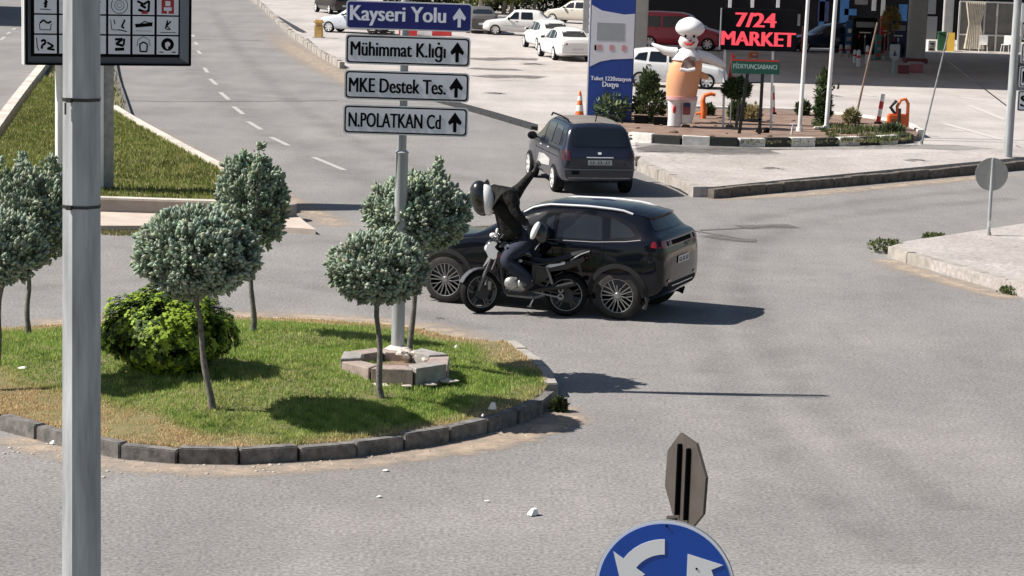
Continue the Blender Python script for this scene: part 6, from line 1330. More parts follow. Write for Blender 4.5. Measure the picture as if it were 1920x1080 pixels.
# white sheet in the raised hand
pc = Wm @ (bp(1008, 298, .20)); pp = MB(); s_ = 1 / sB
V_ = [(-13, -8), (12, -11), (13, 1), (1, 10), (-8, 12)]
pp.prism([(u * s_, v * s_) for u, v in V_], lambda u, v, t: (u, t + .02 * math.sin(u * 20), v), 0, .004)
pw = pp.build('paper_sheet', mat('bright_paper', (.78, .77, .75), .8), None, smooth=0); pw.location = pc; pw.rotation_euler = (0, 0, R(-38)); print('paper', proj(pc), 'hand', proj(Wm @ J['haR'])); tag(pw, 'white sheet at the end of the rider\'s raised arm', 'paper')
# ================================================================ PETROL STATION
m_totb = mat('totem_blue', (0.010, 0.045, 0.26), .4, var=.06); m_totw = mat('totem_white', (0.62, 0.63, 0.68), .4, var=.05); m_totg = mat('totem_grey', (.30, .32, .34), .5, var=.05)
m_conc = mat('grey_column', (.36, .355, .355), .7, var=.1, vs=2); m_dark = mat('shop_dark', (.010, .010, .012), .8, spec=.1); m_shopw = mat('shop_panel_white', (.62, .61, .60), .6, var=.05)
m_orange = mat('orange_plastic', (.70, .15, .03), .5, var=.12, vs=4); m_redp = mat('red_plastic', (.50, .03, .03), .5)
def bx(px0, px1, py0, pyb, z=0.0):
    """picture box -> base point, width, height"""
    p = at((px0 + px1) / 2, pyb, z); p = Vector((p.x, p.y, z)); s = scale_at(p); return p, (px1 - px0) / s, height_to(p, py0), s
# totem
p, W, H, s = bx(1101, 1184, -60, 226, PZ); root = empty('price_totem', p, R(-3), 'tall blue and white petrol station totem sign', 'totem sign'); H = 5.9
hz = lambda py: height_to(p, py)
MB().rbox((0, 0, H / 2), (W, .38, H), .03).build('cabinet', m_totb, root, smooth=30)
pts = [(-W / 2 + .02, hz(127)), (-W / 4, hz(117)), (0, hz(112.5)), (W / 2 - .02, hz(109.5)), (W / 2 - .02, hz(28)), (W / 4, hz(30)), (-W / 4, hz(24)), (-W / 2 + .02, hz(14))]
pn = MB().prism(pts, XZ(-.196), 0, .01).build('white_panel', m_totw, root, smooth=0)
MB().prism(rect(-.46, hz(78), .35, hz(46)), XZ(-.201), 0, .004).build('display_field', m_totg, pn, smooth=0)
mb = MB()
for k in range(3): 
    x = -.43 + k * .36; mb.prism(rect(x, hz(96), x + .12, hz(86)), XZ(-.203), 0, .004)
mb.build('price_digits', mat('pale_red_digits', (.55, .25, .27), .5), pn, smooth=0)
MB().prism(rp(rect(-W / 2 + .14, hz(97), -W / 2 + .20, hz(87)), .02), XZ(-.203), 0, .004).build('grip', m_letter, pn, smooth=0)
MB().rbox((-W / 2 - .02, 0, H / 2), (.05, .30, H), .01).build('edge_strip', m_whitep, root)
mb = text_mb('Tuket 1220stasyon', W * .90, .16, bold=.03, origin=(-W * .45, -.194, hz(154)), depth=.004); text_mb('Duqya', W * .36, .20, bold=.03, mb=mb, origin=(-W * .18, -.194, hz(166)), depth=.004); mb.build('lettering', m_wletter, root, smooth=0)
# concrete column beside totem (holds the canopy)
def column(px0, px1, pyb, label, m=m_conc, H=5.2, name='canopy_column'):
    p, W, _, s = bx(px0, px1, 0, pyb); rt = empty(name, p, 0, label, 'column'); MB().rbox((0, 0, H / 2), (W, W, H), .03).build('shaft', m, rt, smooth=30); MB().rbox((0, 0, .12), (W + .25, W + .25, .24), .03).build('plinth', mat('plinth_maroon', (.16, .03, .045), .6) if px0 > 1600 else m_conc, rt); return rt
column(1183, 1211, 118, 'plain grey canopy column just right of the blue totem')
column(1700, 1731, 118, 'broad pale grey canopy column standing on a maroon plinth')
column(1766, 1783, 84, 'narrow pale canopy column beside the grey shop window', H=5.1)
column(1092, 1103, 62, 'white slender column left of the totem')
# canopy: casts the shade over the pumps
c0 = at(1300, 151); yS = c0.y; zc = 5.3; xs0 = at(1232, 151).x - SHADOW.x * zc; 
cx0, cx1 = xs0, 52.0; cy0, cy1 = yS - SHADOW.y * zc, at(1800, 99).y - SHADOW.y * zc
root = empty('station_canopy', ((cx0 + cx1) / 2, (cy0 + cy1) / 2, 0), 0, 'flat canopy over the pumps whose shade darkens the forecourt', 'canopy')
MB().box((0, 0, zc + .35), (cx1 - cx0, cy1 - cy0, .7)).build('roof', m_totw, root, smooth=0); MB().box((0, -(cy1 - cy0) / 2 - .01, zc + .35), (cx1 - cx0, .02, .5)).build('fascia', m_totb, root, smooth=0)
# shop building
pw0 = at(1300, 83); Yw = at(1700, 78).y + 4; XA = on_y(1215, 40, Yw).x; XB = 46
root = empty('station_shop', ((XA + XB) / 2, Yw, 0), 0, 'dark fronted station shop with blue panels and windows under the canopy', 'shop')
MB().box((0, 2.5, 2.4), (XB - XA, 5, 4.8)).build('wall', m_dark, root, smooth=0)
def wx(px): return on_y(px, 40, Yw).x - (XA + XB) / 2
def wz(py, px=1700): return on_y(px, py, Yw).z
def panel(nm, x0, x1, y0, y1, m, t_=.06, y=0): MB().box(((wx(x0) + wx(x1)) / 2, -t_ / 2 + y, (wz(y0, x0) + wz(y1, x0)) / 2), (wx(x1) - wx(x0), t_, abs(wz(y1, x0) - wz(y0, x0)))).build(nm, m, root, smooth=0)
m_blp = mat('blue_panel', (.02, .10, .26), .5, var=.2); m_bld = mat('navy_panel', (.015, .025, .09), .5, var=.2); m_gw = mat('grey_window', (.17, .18, .19), .15); m_dgl = mat('shop_glass', (.05, .055, .06), .08)
for a in [(1535, 1545, -20, 95, m_blp), (1574, 1590, -20, 50, m_blp), (1582, 1605, 16, 28, m_blp), (1578, 1592, 42, 72, m_blp), (1684, 1700, 8, 48, m_blp), (1533, 1553, 2, 40, m_bld), (1650, 1658, -20, 30, m_conc), (1633, 1641, -20, 20, m_conc), (1730, 1757, 30, 73, m_gw), (1738, 1753, -5, 26, m_gw), (1728, 1735, -10, 28, m_redp), (1490, 1530, 78, 94, m_shopw), (1490, 1500, 26, 48, m_gw)]: panel('wall_panel', *a)
for x in (1364, 1406, 1454): panel('white_mullion', x, x + 6, -30, 14, m_whitep, .12)
panel('plinth_strip', 1722, 1765, 78, 96, m_shopw, .2)
# glass lean-to with curtains
p, W, H, s = bx(1795, 1912, 10, 96); root = empty('glass_enclosure', p, 0, 'glazed enclosure with a white frame and a tied cream curtain beside the shop', 'enclosure')
mb = MB(); H = 2.6
for k in range(6): x = -W / 2 + W * k / 5; mb.box((x, 0, H / 2), (.09, .09, H)) if k != 4 else None
for z in (H, .85): mb.box((0, 0, z), (W, .10, .08))
mb.build('frame', m_whitep, root, smooth=0); MB().box((0, .06, H / 2), (W, .02, H)).build('glass', mat('enclosure_glass', (.22, .22, .215), .1, var=.3, vs=1), root, smooth=0)
mb = MB(); 
for k in range(9): 
    x = -W / 2 + .35 + k * .12; mb.tube([(x, -.12, H - .05), (x * .6 + (-W / 2 + .8) * .4, -.12, H * .55), (x + .03, -.14, .1)], [.07, .045, .085], 8)
mb.build('curtain', mat('cream_curtain', (.62, .57, .48), .9, var=.2, vs=3), root)
def thing_box(px0, px1, y0, yb, name, label, cat, m, z=0.0, depth=.5, parts=None, group=None):
    p, W, H, s = bx(px0, px1, y0, yb, z); rt = empty(name, p, R(rnd.uniform(-6, 6)), label, cat, group); return rt, W, H, s
# fuel pumps
for i, (x0, x1, y0, yb, mm, lb) in enumerate([(1596, 1640, 34, 106, m_dark, 'dark fuel pump with white strips between the flagpole and the brown pole'), (1648, 1662, 30, 104, m_redp, 'slim fuel pump with a red frame left of the navy cabinet'), (1664, 1697, 40, 112, m_bld, 'navy rounded fuel pump beside the broad column')]):
    rt, W, H, s = thing_box(x0, x1, y0, yb, 'fuel_pump', lb, 'fuel pump', mm); MB().rbox((0, 0, H / 2), (W, .5, H), .06).build('cabinet', mm, rt)
    MB().rbox((0, -.26, H * .82), (W * .8, .03, H * .14), .01).build('display', m_totg, rt); MB().rbox((0, -.26, H * .62), (W * .5, .03, .06), .01).build('label_strip', m_whitep, rt)
    for k in (-1, 0, 1): MB().tube([(k * W * .25, -.27, H * .5), (k * W * .25, -.36, H * .3), (k * W * .3, -.3, H * .12), (k * W * .36, -.27, H * .35)], .022, 6).build('hose', m_letter if k else m_galvd, rt); MB().rbox((k * W * .25, -.29, H * .52), (.06, .06, .16), .01).build('nozzle', [m_redp, m_whitep, m_totb][k + 1], rt)
    MB().box((0, 0, .06), (W + .3, .8, .12)).build('plinth', m_conc, rt)
for i, (x, yb, hh, lb) in enumerate([(1602, 118, 14, 'pale bollard below the dark pump, left one'), (1609, 125, 18, 'taller white bollard in front of the dark pump'), (1625, 120, 20, 'pinkish bollard under the brown pole'), (1576, 108, 14, 'dull bollard right of the right flagpole'), (1590, 108, 14, 'dull bollard between flagpole and dark pump')]):
    p = at(x, yb); s = scale_at(p); rt = empty('bollard', p, 0, lb, 'bollard', 'bollards by the pumps'); MB().tube([(0, 0, 0), (0, 0, hh * 1.6 / s), (0, 0, hh * 1.75 / s)], [.09, .085, .04], 12).build('post', m_totw if i < 3 else m_conc, rt); MB().tube([(0, 0, hh * .9 / s), (0, 0, hh * 1.15 / s)], [.095, .095], 12).build('reflective_ring', m_redp, rt)
for i, (x0, x1, y0, yb, mm, m2, lb) in enumerate([(1556, 1578, 44, 98, m_bld, m_totg, 'dark display rack with small pale goods right of the right flagpole'), (1583, 1596, 40, 100, m_blp, m_whitep, 'blue drinks cabinet beside the dark fuel pump'), (1502, 1512, 50, 100, m_redp, m_totg, 'narrow red oil display behind the left flagpole'), (1640, 1650, 66, 112, mat('teal_box', (.03, .16, .17), .5), m_redp, 'teal service box between the pumps'), (1404, 1420, 98, 112, m_orange, m_whitep, 'low orange and white box glimpsed under the market sign'), (1738, 1752, 76, 96, m_shopw, m_dark, 'white chest freezer by the shop window')]):
    rt, W, H, s = thing_box(x0, x1, y0, yb, 'display_rack', lb, 'rack', mm); MB().rbox((0, 0, H / 2), (W, .5, H), .02).build('cabinet', mm, rt)
    for k in range(3): MB().rbox((W * .05 * (k - 1), -.27, H * (.2 + .25 * k)), (W * (.75 - .12 * k), .06, H * .12), .01).build('shelf_goods', m2 if k != 1 else m_totg, rt)
p = at(1612, 96); s = scale_at(p); rt = empty('promotion_board', (p.x, p.y, 0), 0, 'white and pink hanging board above the dark fuel pump, cut by the top edge', 'board'); zt = height_to(p, 10); MB().rbox((-.1, -.3, zt + .35), (24 / s, .06, .7), .02).build('panel', m_totw, rt); MB().rbox((.1, -.34, zt + .40), (12 / s, .03, .35), .02).build('pink_field', mat('pink_print', (.62, .16, .18), .5), rt); MB().cyl((0, -.3, zt + .7), (0, -.3, 5.3), .02).build('hanger', m_galvd, rt)
# white shield board on a post, bucket, stool, crates
rt, W, H, s = thing_box(1665, 1684, 84, 140, 'shield_board', 'pale shield shaped board with a dark emblem on a turquoise post', 'notice board', m_whitep)
MB().tube([(0, 0, 0), (0, 0, H * .8)], .05, 10).build('post', mat('turquoise_metal', (.20, .33, .36), .5), rt); bo = MB().prism(rp([(-W / 2, H * .6), (0, H * .42), (W / 2, H * .55), (W / 2, H), (-W / 2, H)], .06), XZ(-.08), 0, .03).build('board', m_totg, rt, smooth=0); MB().prism([(-.08, H * .62), (.1, H * .62), (.0, H * .82)], XZ(-.085), -.003, .003).build('emblem', m_bld, bo, smooth=0)
rt, W, H, s = thing_box(1628, 1646, 112, 134, 'stool', 'small brown stool with pale legs under the red framed pump', 'stool', None); MB().rbox((0, 0, H), (W, .45, .06), .02).build('seat', mat('stool_brown', (.11, .09, .07), .7), rt)
for a in (-1, 1):
    for b_ in (-1, 1): MB().tube([(a * W * .4, b_ * .18, H), (a * W * .46, b_ * .2, 0)], .025, 6).build('leg', m_totg, rt)
for i, (x0, x1, y0, yb, mm, lb) in enumerate([(1683, 1703, 119, 138, mat('maroon_crate', (.17, .035, .05), .6), 'maroon crate at the left foot of the broad column'), (1704, 1728, 117, 136, mat('pink_crate', (.34, .12, .15), .6), 'pinkish crate at the right foot of the broad column')]):
    rt, W, H, s = thing_box(x0, x1, y0, yb, 'crate', lb, 'crate', mm, group='crates at the column foot'); MB().rbox((0, 0, H * .44), (W, .6, H * .88), .02).build('box', mm, rt); MB().rbox((0, 0, H * .94), (W + .06, .66, .07), .01).build('lid', mat('pale_lid', (.30, .26, .27), .6), rt)
# green bin and yellow board
rt, W, H, s = thing_box(1757, 1772, 60, 95, 'waste_bin', 'green waste bin next to a yellow folding board under the narrow column', 'bin', None); gb = mat('green_plastic', (.03, .12, .06), .5); MB().rbox((0, 0, H * .45), (W, .45, H * .9), .04).build('container', gb, rt); MB().rbox((0, 0, H * .95), (W * 1.1, .5, .1), .03).build('lid', gb, rt)
rt, W, H, s = thing_box(1772, 1790, 62, 96, 'folding_board', 'yellow and orange folding board left of the glazed enclosure', 'folding board', None)
for sg in (-1, 1): MB().bar((0, sg * .3, 0), (0, 0, H), W * .8, .04, upv=(0, 1, 0)).build('leaf_panel', mat('yellow_board', (.60, .38, .06), .5) if sg < 0 else m_orange, rt)
rt, W, H, s = thing_box(1655, 1680, 4, 112, 'potted_plant', 'yellowish potted plant between the fuel pumps', 'plant', None); MB().lathe([(.2, 0), (.26, .4), (.24, .42)], n=14).build('pot', m_conc, rt)
P, D = crown_pts(160, (.4, .4, .55), 3, lump=.4); P[:, 2] += 1.9; scatter('foliage', P, D, np.full(len(P), .22), np.tile((.30, .22, .05), (len(P), 1)) * np.random.default_rng(1).uniform(.6, 1.2, (len(P), 1)), *LEAF[:2], parent=rt); MB().tube([(0, 0, .3), (0, 0, 1.9)], .03, 6).build('stem', m_bark, rt)
# plastic chairs by the enclosure
def chair(px, yb, lb):
    p = at(px, yb); rt = empty('plastic_chair', p, R(rnd.uniform(-40, 40)), lb, 'chair', 'white chairs by the glazed enclosure'); MB().rbox((0, 0, .43), (.45, .45, .05), .02).build('seat', m_whitep, rt); MB().rbox((0, .22, .68), (.45, .05, .45), .02).build('backrest', m_whitep, rt)
    for a in (-1, 1):
        for b_ in (-1, 1): MB().tube([(a * .19, b_ * .19, .42), (a * .23, b_ * .23, 0)], .02, 6).build('leg', m_whitep, rt)
chair(1886, 99, 'white plastic chair nearest the right end of the glazed enclosure'); chair(1843, 99, 'white plastic chair in front of the middle of the glazed enclosure')
# ---------------------------------- 7/24 MARKET sign and green sign
base = at(1400, 240, PZ); base = Vector((base.x, base.y, PZ)); Y0 = base.y
A = on_y(1354, 15, Y0); B = on_y(1492, 95, Y0); root = empty('market_sign', (base.x, Y0, PZ), R(0), 'black board reading 7/24 MARKET in red letters on two pale posts', 'shop sign')
ox = base.x; W = B.x - A.x; z1 = A.z - PZ; z0 = on_y(1354, 93, Y0).z - PZ; H = z1 - z0; x0 = A.x - ox
MB().rbox((x0 + W / 2, 0, (z0 + z1) / 2), (W, .14, H), .01).build('board', m_dark, root, smooth=30)
m_redl = mat('red_led_letters', (.62, .02, .05), .5, emit=((1.0, .09, .12), .55))
mb = text_mb('7/24', W * .52, H * .345, bold=.045, origin=(x0 + W * .19, -.072, z0 + H * .565), depth=.01); text_mb('MARKET', W * .965, H * .335, bold=.045, mb=mb, origin=(x0 + W * .012, -.072, z0 + H * .12), depth=.01); mb.build('lettering', m_redl, root, smooth=0)
MB().box((x0 - .02, -.04, (z0 + z1) / 2), (.03, .12, H)).build('edge_frame', m_totg, root, smooth=0)
for (xa, ya, xb) in ((1356, 236, 1359), (1446, 237, 1449)):
    a_ = on_y(xa, ya, Y0); b_ = on_y(xb, 94, Y0); mb = MB(); mb.tube([(a_.x - ox, .02, 0), (b_.x - ox, .02, z0 + .1)], .035, 8); mb.build('post', m_whitep, root)
base2 = at(1404, 251, PZ); base2 = Vector((base2.x, base2.y, PZ)); Y1 = base2.y; root = empty('green_shop_sign', (base2.x, Y1, PZ), 0, 'green board with white lettering and a red top edge on black splayed legs', 'shop sign'); ox = base2.x
A = on_y(1372, 110, Y1); B = on_y(1461, 140, Y1); W = B.x - A.x; z1 = A.z - PZ; z0 = B.z - PZ; x0 = A.x - ox; H = z1 - z0
bo = MB().rbox((x0 + W / 2, 0, (z0 + z1) / 2), (W, .08, H), .01).build('board', mat('green_board', (.010, .11, .075), .5), root, smooth=30)
MB().box((x0 + W / 2, -.045, z1 - .03), (W, .012, .05)).build('red_edge', m_redp, bo, smooth=0)
text_mb('PİDEYUNÇSABANCI', W * .9, H * .5, bold=.02, origin=(x0 + W * .04, -.042, z0 + H * .28), depth=.004).build('lettering', mat('mint_lettering', (.45, .62, .56), .5), bo, smooth=0)
for (xa, ya, xb) in ((1386, 252, 1402), (1424, 249, 1430)):
    a_ = on_y(xa, ya, Y1); b_ = on_y(xb, 138, Y1); MB().bar((a_.x - ox, .02, -.02), (b_.x - ox, .02, z0 + .05), .09, .06).build('leg', m_black, root)
a_ = on_y(1392, 226, Y1); b_ = on_y(1426, 224, Y1); MB().bar((a_.x - ox, .02, a_.z - PZ), (b_.x - ox, .02, b_.z - PZ), .06).bar((on_y(1400, 155, Y1).x - ox, .02, on_y(1400, 155, Y1).z - PZ), (on_y(1428, 155, Y1).x - ox, .02, on_y(1428, 155, Y1).z - PZ), .04).build('cross_brace', m_black, root)
# small red/green board corner and loose posts
rt, W, H, s = thing_box(1362, 1376, 100, 238, 'arrow_board', 'red pointed panel at the left end of the green sign', 'panel', None, PZ)
MB().prism([(-.14, H * .62), (.15, H * .60), (.15, H * .66), (-.02, H * .68), (.06, H * .94), (-.05, H)], XZ(-.1), 0, .03).build('panel', m_redp, rt, smooth=0); MB().tube([(0, 0, 0), (0, 0, H * .7)], .02, 6).build('post', m_galvd, rt)
# ---------------------------------- inflatable chef
p = at(1276, 238, PZ); p = Vector((p.x, p.y, PZ)); s = scale_at(p); root = empty('inflatable_chef', p, R(4), 'tall inflatable chef figure with a peach apron and outstretched white arms in the planter', 'inflatable figure')
zz = lambda py: height_to(p, py); xx = lambda px: (px - 1276) / s
m_inf = mat('inflatable_white', (.76, .75, .76), .5, var=.04, vs=2); m_peach = mat('peach_fabric', (.74, .32, .13), .6, var=.12, vs=1.2, col2=(.74, .38, .24)); m_pface = mat('pale_pink_face', (.76, .68, .67), .6)
def ringbody(rows, name, m, parent=root, n_=22, dep=.8, sm=70):
    vs = []
    for (xl, xr, y) in rows:
        cx_ = (xx(xl) + xx(xr)) / 2; rx = (xx(xr) - xx(xl)) / 2
        for k in range(n_): a = 2 * math.pi * k / n_; vs.append((cx_ + rx * math.cos(a), rx * dep * math.sin(a), zz(y)))
    fs = [(i * n_ + k, i * n_ + (k + 1) % n_, (i + 1) * n_ + (k + 1) % n_, (i + 1) * n_ + k) for i in range(len(rows) - 1) for k in range(n_)] + [tuple(range(n_)), tuple((len(rows) - 1) * n_ + k for k in range(n_))]
    return MB().add(vs, fs).build(name, m, parent, smooth=sm)
ringbody([(1247, 1303, 184), (1245, 1306, 165), (1246, 1310, 145), (1250, 1312, 125), (1258, 1310, 110), (1272, 1304, 104)], 'body', m_peach)
ringbody([(1252, 1310, 114), (1258, 1308, 104), (1268, 1298, 95), (1276, 1292, 91)], 'shoulders', m_inf, dep=.85)
ringbody([(1251, 1276, 236), (1252, 1277, 212), (1249, 1279, 184)], 'trouser_leg', m_inf); ringbody([(1276, 1297, 230), (1276, 1302, 210), (1275, 1306, 184)], 'trouser_leg', m_inf)
ringbody([(1247, 1305, 187), (1246, 1306, 181)], 'waistband', mat('pink_band', (.70, .40, .42), .6), dep=.82)
ringbody([(1274, 1296, 94), (1268, 1300, 88), (1265, 1303, 80), (1268, 1299, 72), (1276, 1292, 68)], 'head', m_pface)
hat = MB(); hat.lathe([(.20, zz(74)), (.20, zz(66))], (xx(1284), 0, 0), 'z', 20)
hat.ell((xx(1287), 0, zz(54)), (.41, .38, .28), 24, 16, (0, R(5), 0), jit=.25, jf=2.5); hat.build('chef_hat', m_inf, root, smooth=80)
MB().tube([(xx(1262), 0, zz(102)), (xx(1240), 0, zz(98)), (xx(1230), .05, zz(93)), (xx(1216), .05, zz(86))], [.16, .12, .08, .03], 12).build('arm', m_inf, root, smooth=80)
MB().tube([(xx(1300), 0, zz(104)), (xx(1325), 0, zz(110)), (xx(1345), .05, zz(119)), (xx(1356), .05, zz(125))], [.16, .15, .12, .06], 12).build('arm', m_inf, root, smooth=80)
fy = -.34
for ex in (1276, 1292): MB().ell((xx(ex), -.235, zz(70)), (.035, .03, .045), 10, 8).build('eye', m_letter, root)
MB().tube([(xx(1273), -.22, zz(81)), (xx(1279), -.28, zz(85)), (xx(1287), -.28, zz(85)), (xx(1294), -.23, zz(80))], [.015, .035, .035, .015], 8).build('mouth', m_redp, root); MB().ell((xx(1285), -.27, zz(77)), (.04, .04, .04), 10, 8).build('nose', mat('nose_dark', (.12, .03, .03), .5), root)
MB().prism(rp([(xx(1265), zz(134)), (xx(1294), zz(133)), (xx(1295), zz(108)), (xx(1283), zz(105)), (xx(1272), zz(112))], .05), XZ(-.46), 0, .06).build('chest_picture', mat('food_brown', (.20, .06, .035), .6, var=.5, vs=6, col2=(.6, .5, .45)), root, smooth=0)
MB().tube([(xx(1267), -.47, zz(130)), (xx(1280), -.48, zz(132)), (xx(1294), -.47, zz(129))], .05, 8).build('chest_picture_plate', m_inf, root)
MB().ell((xx(1261), -.20, zz(205)), (.05, .03, .12), 10, 8).build('leg_emblem', m_redp, root); MB().prism(rp(rect(xx(1277), zz(214), xx(1291), zz(192)), .04), XZ(-.235), 0, .03).build('leg_emblem', m_tail, root, smooth=0); MB().prism(rp(rect(xx(1278), zz(200), xx(1291), zz(192)), .04), XZ(-.24), 0, .01).build('leg_emblem_top', m_bld, root, smooth=0)
MB().tube([(xx(1308), 0, zz(140)), (xx(1318), -.05, zz(143)), (xx(1324), -.05, zz(147))], [.10, .09, .05], 10).build('side_tag', m_peach, root)
# ---------------------------------- cones, barriers and posts
def cone(px, yt, yb, label, z=PZ):
    p = at(px, yb, z); p = Vector((p.x, p.y, z)); h_ = height_to(p, yt); rt = empty('traffic_cone', p, 0, label, 'traffic cone'); r0 = h_ * .17
    MB().lathe([(r0, 0.03), (r0 * .2, h_), (r0 * .12, h_ + .01)], n=18).build('cone', m_orange, rt); MB().box((0, 0, .02), (r0 * 2.6, r0 * 2.6, .04)).build('foot', m_trim, rt)
    for a, b_ in ((.35, .55), (.7, .85)): MB().lathe([(r0 * (1 - .8 * a) + .006, h_ * a), (r0 * (1 - .8 * b_) + .006, h_ * b_)], n=18).build('white_band', m_whitep, rt)
cone(1086, 172, 228, 'tall orange and white cone at the left foot of the blue totem')
def rwpost(x0, yb, x1, yt, label, r_=.07):
    p = at(x0, yb, PZ); p = Vector((p.x, p.y, PZ)); t_ = on_y(x1, yt, p.y) - p; rt = empty('warning_post', p, 0, label, 'post')
    for k in range(4): MB().tube([t_ * (k / 4), t_ * ((k + 1) / 4)], r_, 12).build('band', m_redp if k % 2 == 0 else m_whitep, rt)
    MB().tube([(0, 0, 0), (0, 0, .06)], [r_ * 1.8, r_ * 1.6], 12).build('foot', m_trim, rt)
rwpost(1646, 232, 1656, 176, 'leaning red and white post left of the orange barrier'); rwpost(1450, 214, 1449, 160, 'upright red and white post behind the market sign', .06)
# orange barrier with hoop
rt, W, H, s = thing_box(1662, 1700, 186, 243, 'orange_barrier', 'orange box barrier with a hooped black and orange handle at the right of the planter', 'barrier', None, PZ)
MB().rbox((0, 0, H * .26), (W * .95, .35, H * .5), .04).build('box', m_orange, rt); MB().rbox((-.1, -.18, H * .25), (.25, .03, H * .2), .02).build('dark_slot', mat('slot_brown', (.25, .08, .03), .6), rt)
MB().tube([(.0, 0, H * .45), (-.02, 0, H * .75), (.08, 0, H * .97), (.22, 0, H), (.30, 0, H * .85), (.31, 0, H * .1)], .05, 10).build('hoop', m_orange, rt); MB().tube([(.0, -.02, H * .4), (-.22, -.02, H * .72), (-.05, -.02, H * .94)], .05, 8).build('black_brace', m_black, rt); MB().tube([(.02, -.2, H * .0), (.02, -.2, H * .7)], .05, 8).build('upright', m_black, rt)
# bent orange pipe by the chef
rt, W, H, s = thing_box(1305, 1330, 172, 222, 'bent_pipe', 'bent orange pipe sticking out of the soil right of the inflatable chef', 'pipe', None, PZ)
MB().tube([(0, 0, -.05), (.03, 0, H * .3), (-.02, 0, H * .65), (.02, 0, H * .85), (.22, 0, H * .92), (.36, 0, H * .88)], [.09, .10, .08, .07, .06, .05], 10).build('pipe', m_orange, rt); MB().tube([(-.22, 0, H * .16), (0, 0, H * .2)], .04, 8).build('branch', m_orange, rt)
p = at(1430, 238, PZ); rt = empty('clay_pot', Vector((p.x, p.y, PZ)), 0, 'pair of small dark round pots on the soil right of the black legs', 'pot')
for x, y in ((1423, 249), (1437, 249)): q = at(x, y, PZ) - rt.location; MB().ell((q.x, q.y, .06), (.09, .09, .10), 12, 8).build('pot', m_letter, rt)
p = at(1484, 252, PZ); rt = empty('marker_stake', Vector((p.x, p.y, PZ)), 0, 'short white wooden stake standing in the soil between market sign and flagpoles', 'stake'); s = scale_at(p); MB().tube([(0, 0, -.03), (.03, 0, 20 / s)], .03, 6).tube([(-.06, 0, 19 / s), (.1, 0, 20 / s)], .02, 6).build('stake', m_totw, rt)
p = at(1540, 243, PZ); rt = empty('stone_slab', Vector((p.x, p.y, PZ)), 0, 'flat white slab on the soil at the foot of the right flagpole', 'slab'); MB().rbox((0, 0, .04), (.42, .35, .07), .02).build('slab', m_kwhite, rt)
p = at(1218, 224, PZ)
for i, (x, y, lb) in enumerate([(1202, 231, 'black planter trough under the dark shrub beside the totem'), (1238, 234, 'black planter trough just left of the inflatable chef')]):
    p = at(x, y, PZ); rt = empty('planter_trough', Vector((p.x, p.y, PZ)), 0, lb, 'planter'); MB().rbox((0, 0, .12), (.42, .3, .24), .02).build('trough', m_trim, rt); MB().box((0, 0, .245), (.38, .26, .01)).build('soil', m_soil, rt)
# ---------------------------------- far left top: yellow bin, barriers, wall
rt, W, H, s = thing_box(588, 607, 37, 71, 'waste_bin', 'yellow waste bin standing alone left of the direction signs', 'bin', None); my = mat('yellow_bin', (.62, .40, .13), .5, var=.12, vs=3)
MB().rbox((0, 0, H * .36), (W * .8, W * .7, H * .72), .04).build('container', my, rt); MB().rbox((0, 0, H * .86), (W, W * .8, H * .25), .08).build('lid', my, rt); MB().rbox((0, -W * .36, H * .66), (W * .5, .03, .05), .01).build('slot', mat('bin_slot', (.28, .15, .04), .6), rt); MB().box((0, 0, .02), (W * 1.1, W, .04)).build('base', m_conc, rt)
for i, (x0, x1, mm) in enumerate([(748, 782, m_redp), (783, 810, m_whitep), (811, 846, m_redp)]):
    rt, W, H, s = thing_box(x0, x1, 40, 67, 'plastic_barrier', ['left red plastic road barrier glimpsed between the two upper signs', 'white plastic road barrier glimpsed between the two upper signs', 'right red plastic road barrier glimpsed between the two upper signs'][i], 'barrier', None, group='plastic barriers behind the signs'); MB().prism(rp([(-.28, 0), (.28, 0), (.12, H), (-.12, H)], .05), lambda u, v, t: (t, u, v), -W / 2, W / 2).build('shell', mm, rt, smooth=30); MB().rbox((0, -.15, H * .5), (W * .3, .04, H * .2), .02).build('slot', m_trim, rt)
rt, W, H, s = thing_box(690, 740, 50, 70, 'pallet_stack', 'dark pallets stacked on the forecourt, glimpsed under the blue sign', 'pallet', None)
for k in range(3):
    MB().box((0, 0, .10 + k * .2), (W, 1.0, .03)).box((0, 0, .01 + k * .2), (W, 1.0, .02)).box((-W * .4, 0, .05 + k * .2), (.1, 1, .09)).box((W * .4, 0, .05 + k * .2), (.1, 1, .09)).build('pallet', mat('dark_wood', (.05, .035, .03), .8), rt, smooth=0)
p, W, H, s = bx(1052, 1094, -30, 22); root = empty('ochre_wall', p, 0, 'ochre wall with pale posts at the top edge left of the totem', 'wall'); MB().box((0, .2, 1.3), (W, .3, 2.6)).build('wall', mat('ochre_render', (.34, .19, .08), .8, var=.25, vs=1), root, smooth=0)
for k in range(5): MB().box((-W / 2 + W * k / 4, -.05, 1.3), (.13, .12, 2.6)).build('post', m_whitep if k % 2 == 0 else mat('olive_post', (.20, .16, .05), .8), root, smooth=0)
p = at(917, 63); s = scale_at(p); rt = empty('white_bollard', p, 0, 'leaning white bollard under the trees left of the white boxy saloon', 'bollard'); MB().tube([(-.2, 0, 0), (-.05, 0, .5), (.25, 0, 1.0)], [.14, .10, .06], 10).build('post', m_whitep, rt)
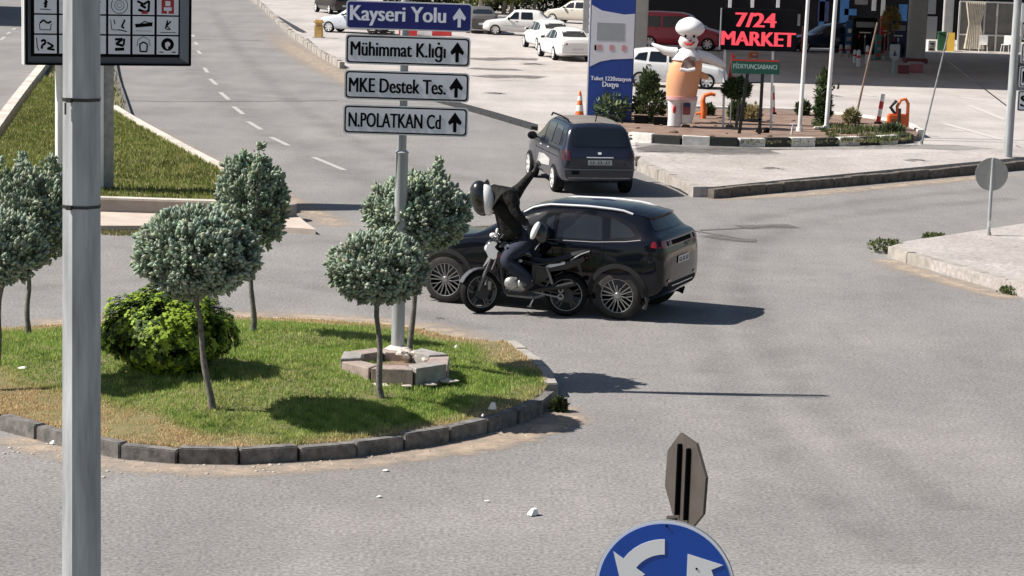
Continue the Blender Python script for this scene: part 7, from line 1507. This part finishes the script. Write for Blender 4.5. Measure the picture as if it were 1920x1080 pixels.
# shaded planting behind the cars (dark hedge)
p = at(905, 40); rt = empty('dark_hedge', at(960, 22), 0, 'dark clipped hedge running behind the white saloon under the trees', 'hedge')
g_ = np.random.default_rng(2); n = 2600; P = np.stack([g_.uniform(-9, 9, n), g_.uniform(-.6, .6, n), g_.uniform(.05, 1.6, n)], 1); D = np.stack([g_.normal(size=n), g_.normal(size=n) - .5, g_.normal(size=n) + .6], 1)
scatter('foliage', P, D, g_.uniform(.25, .45, n), np.tile((.035, .045, .02), (n, 1)) * g_.uniform(.5, 1.7, (n, 1)), *LEAF[:2], parent=rt); mb = MB()
for k in range(12): mb.tube([(-8.5 + k * 1.55, 0, 0), (-8.4 + k * 1.55, 0, 1.2)], .04, 6)
mb.build('stem', m_bark, rt)
for px, py, hh in ((-230, 318, 7.6), (-210, 346, 7.4)):
    p = at(px, py); rt = empty('lamp_post', p, 0, 'street lamp post left of the photo, ' + ('the farther' if py < 330 else 'the nearer') + ' of the two shading the median lawn', 'lamp post', 'lamp posts left of the photo'); MB().tube([(0, 0, 0), (0, 0, hh)], [.08, .05], 10).build('pole', m_galv, rt); MB().tube([(0, 0, hh), (-.6, 0, hh + .25)], .04, 8).build('arm', m_galv, rt); MB().rbox((-.8, 0, hh + .27), (.5, .2, .1), .03).build('lamp_head', m_galvd, rt)
# unseen block added to cast shade on the far end of the left road
q0 = at(27, 50); q1 = at(-60, 60); hb = 9.0; root = empty('shade_block', (q0.x - SHADOW.x * hb - 5, q0.y + 12, 0), 0, 'plain unseen block added to cast shade on the far left road', 'shade caster')
MB().box((0, 0, hb / 2), (10, 24, hb)).build('wall', m_wall, root, smooth=0)  # body of the added shade block
for k in range(4):
    for z in (1.6, 4.4, 7.2): MB().box((-3.6 + k * 2.4, -12.03, z), (1.1, .06, 1.3)).build('window', m_glass, root, smooth=0)  # invented windows on the added shade block
MB().box((0, 0, hb + .1), (10.4, 24.4, .2)).build('roof', m_conc, root, smooth=0)  # top slab of the added shade block
# clean up: cars' flat panels should not fall under shading artefacts
for o in bpy.data.objects:
    if o.type == 'MESH' and o.parent is None and 'label' not in o and 'kind' not in o: print('UNTAGGED', o.name)
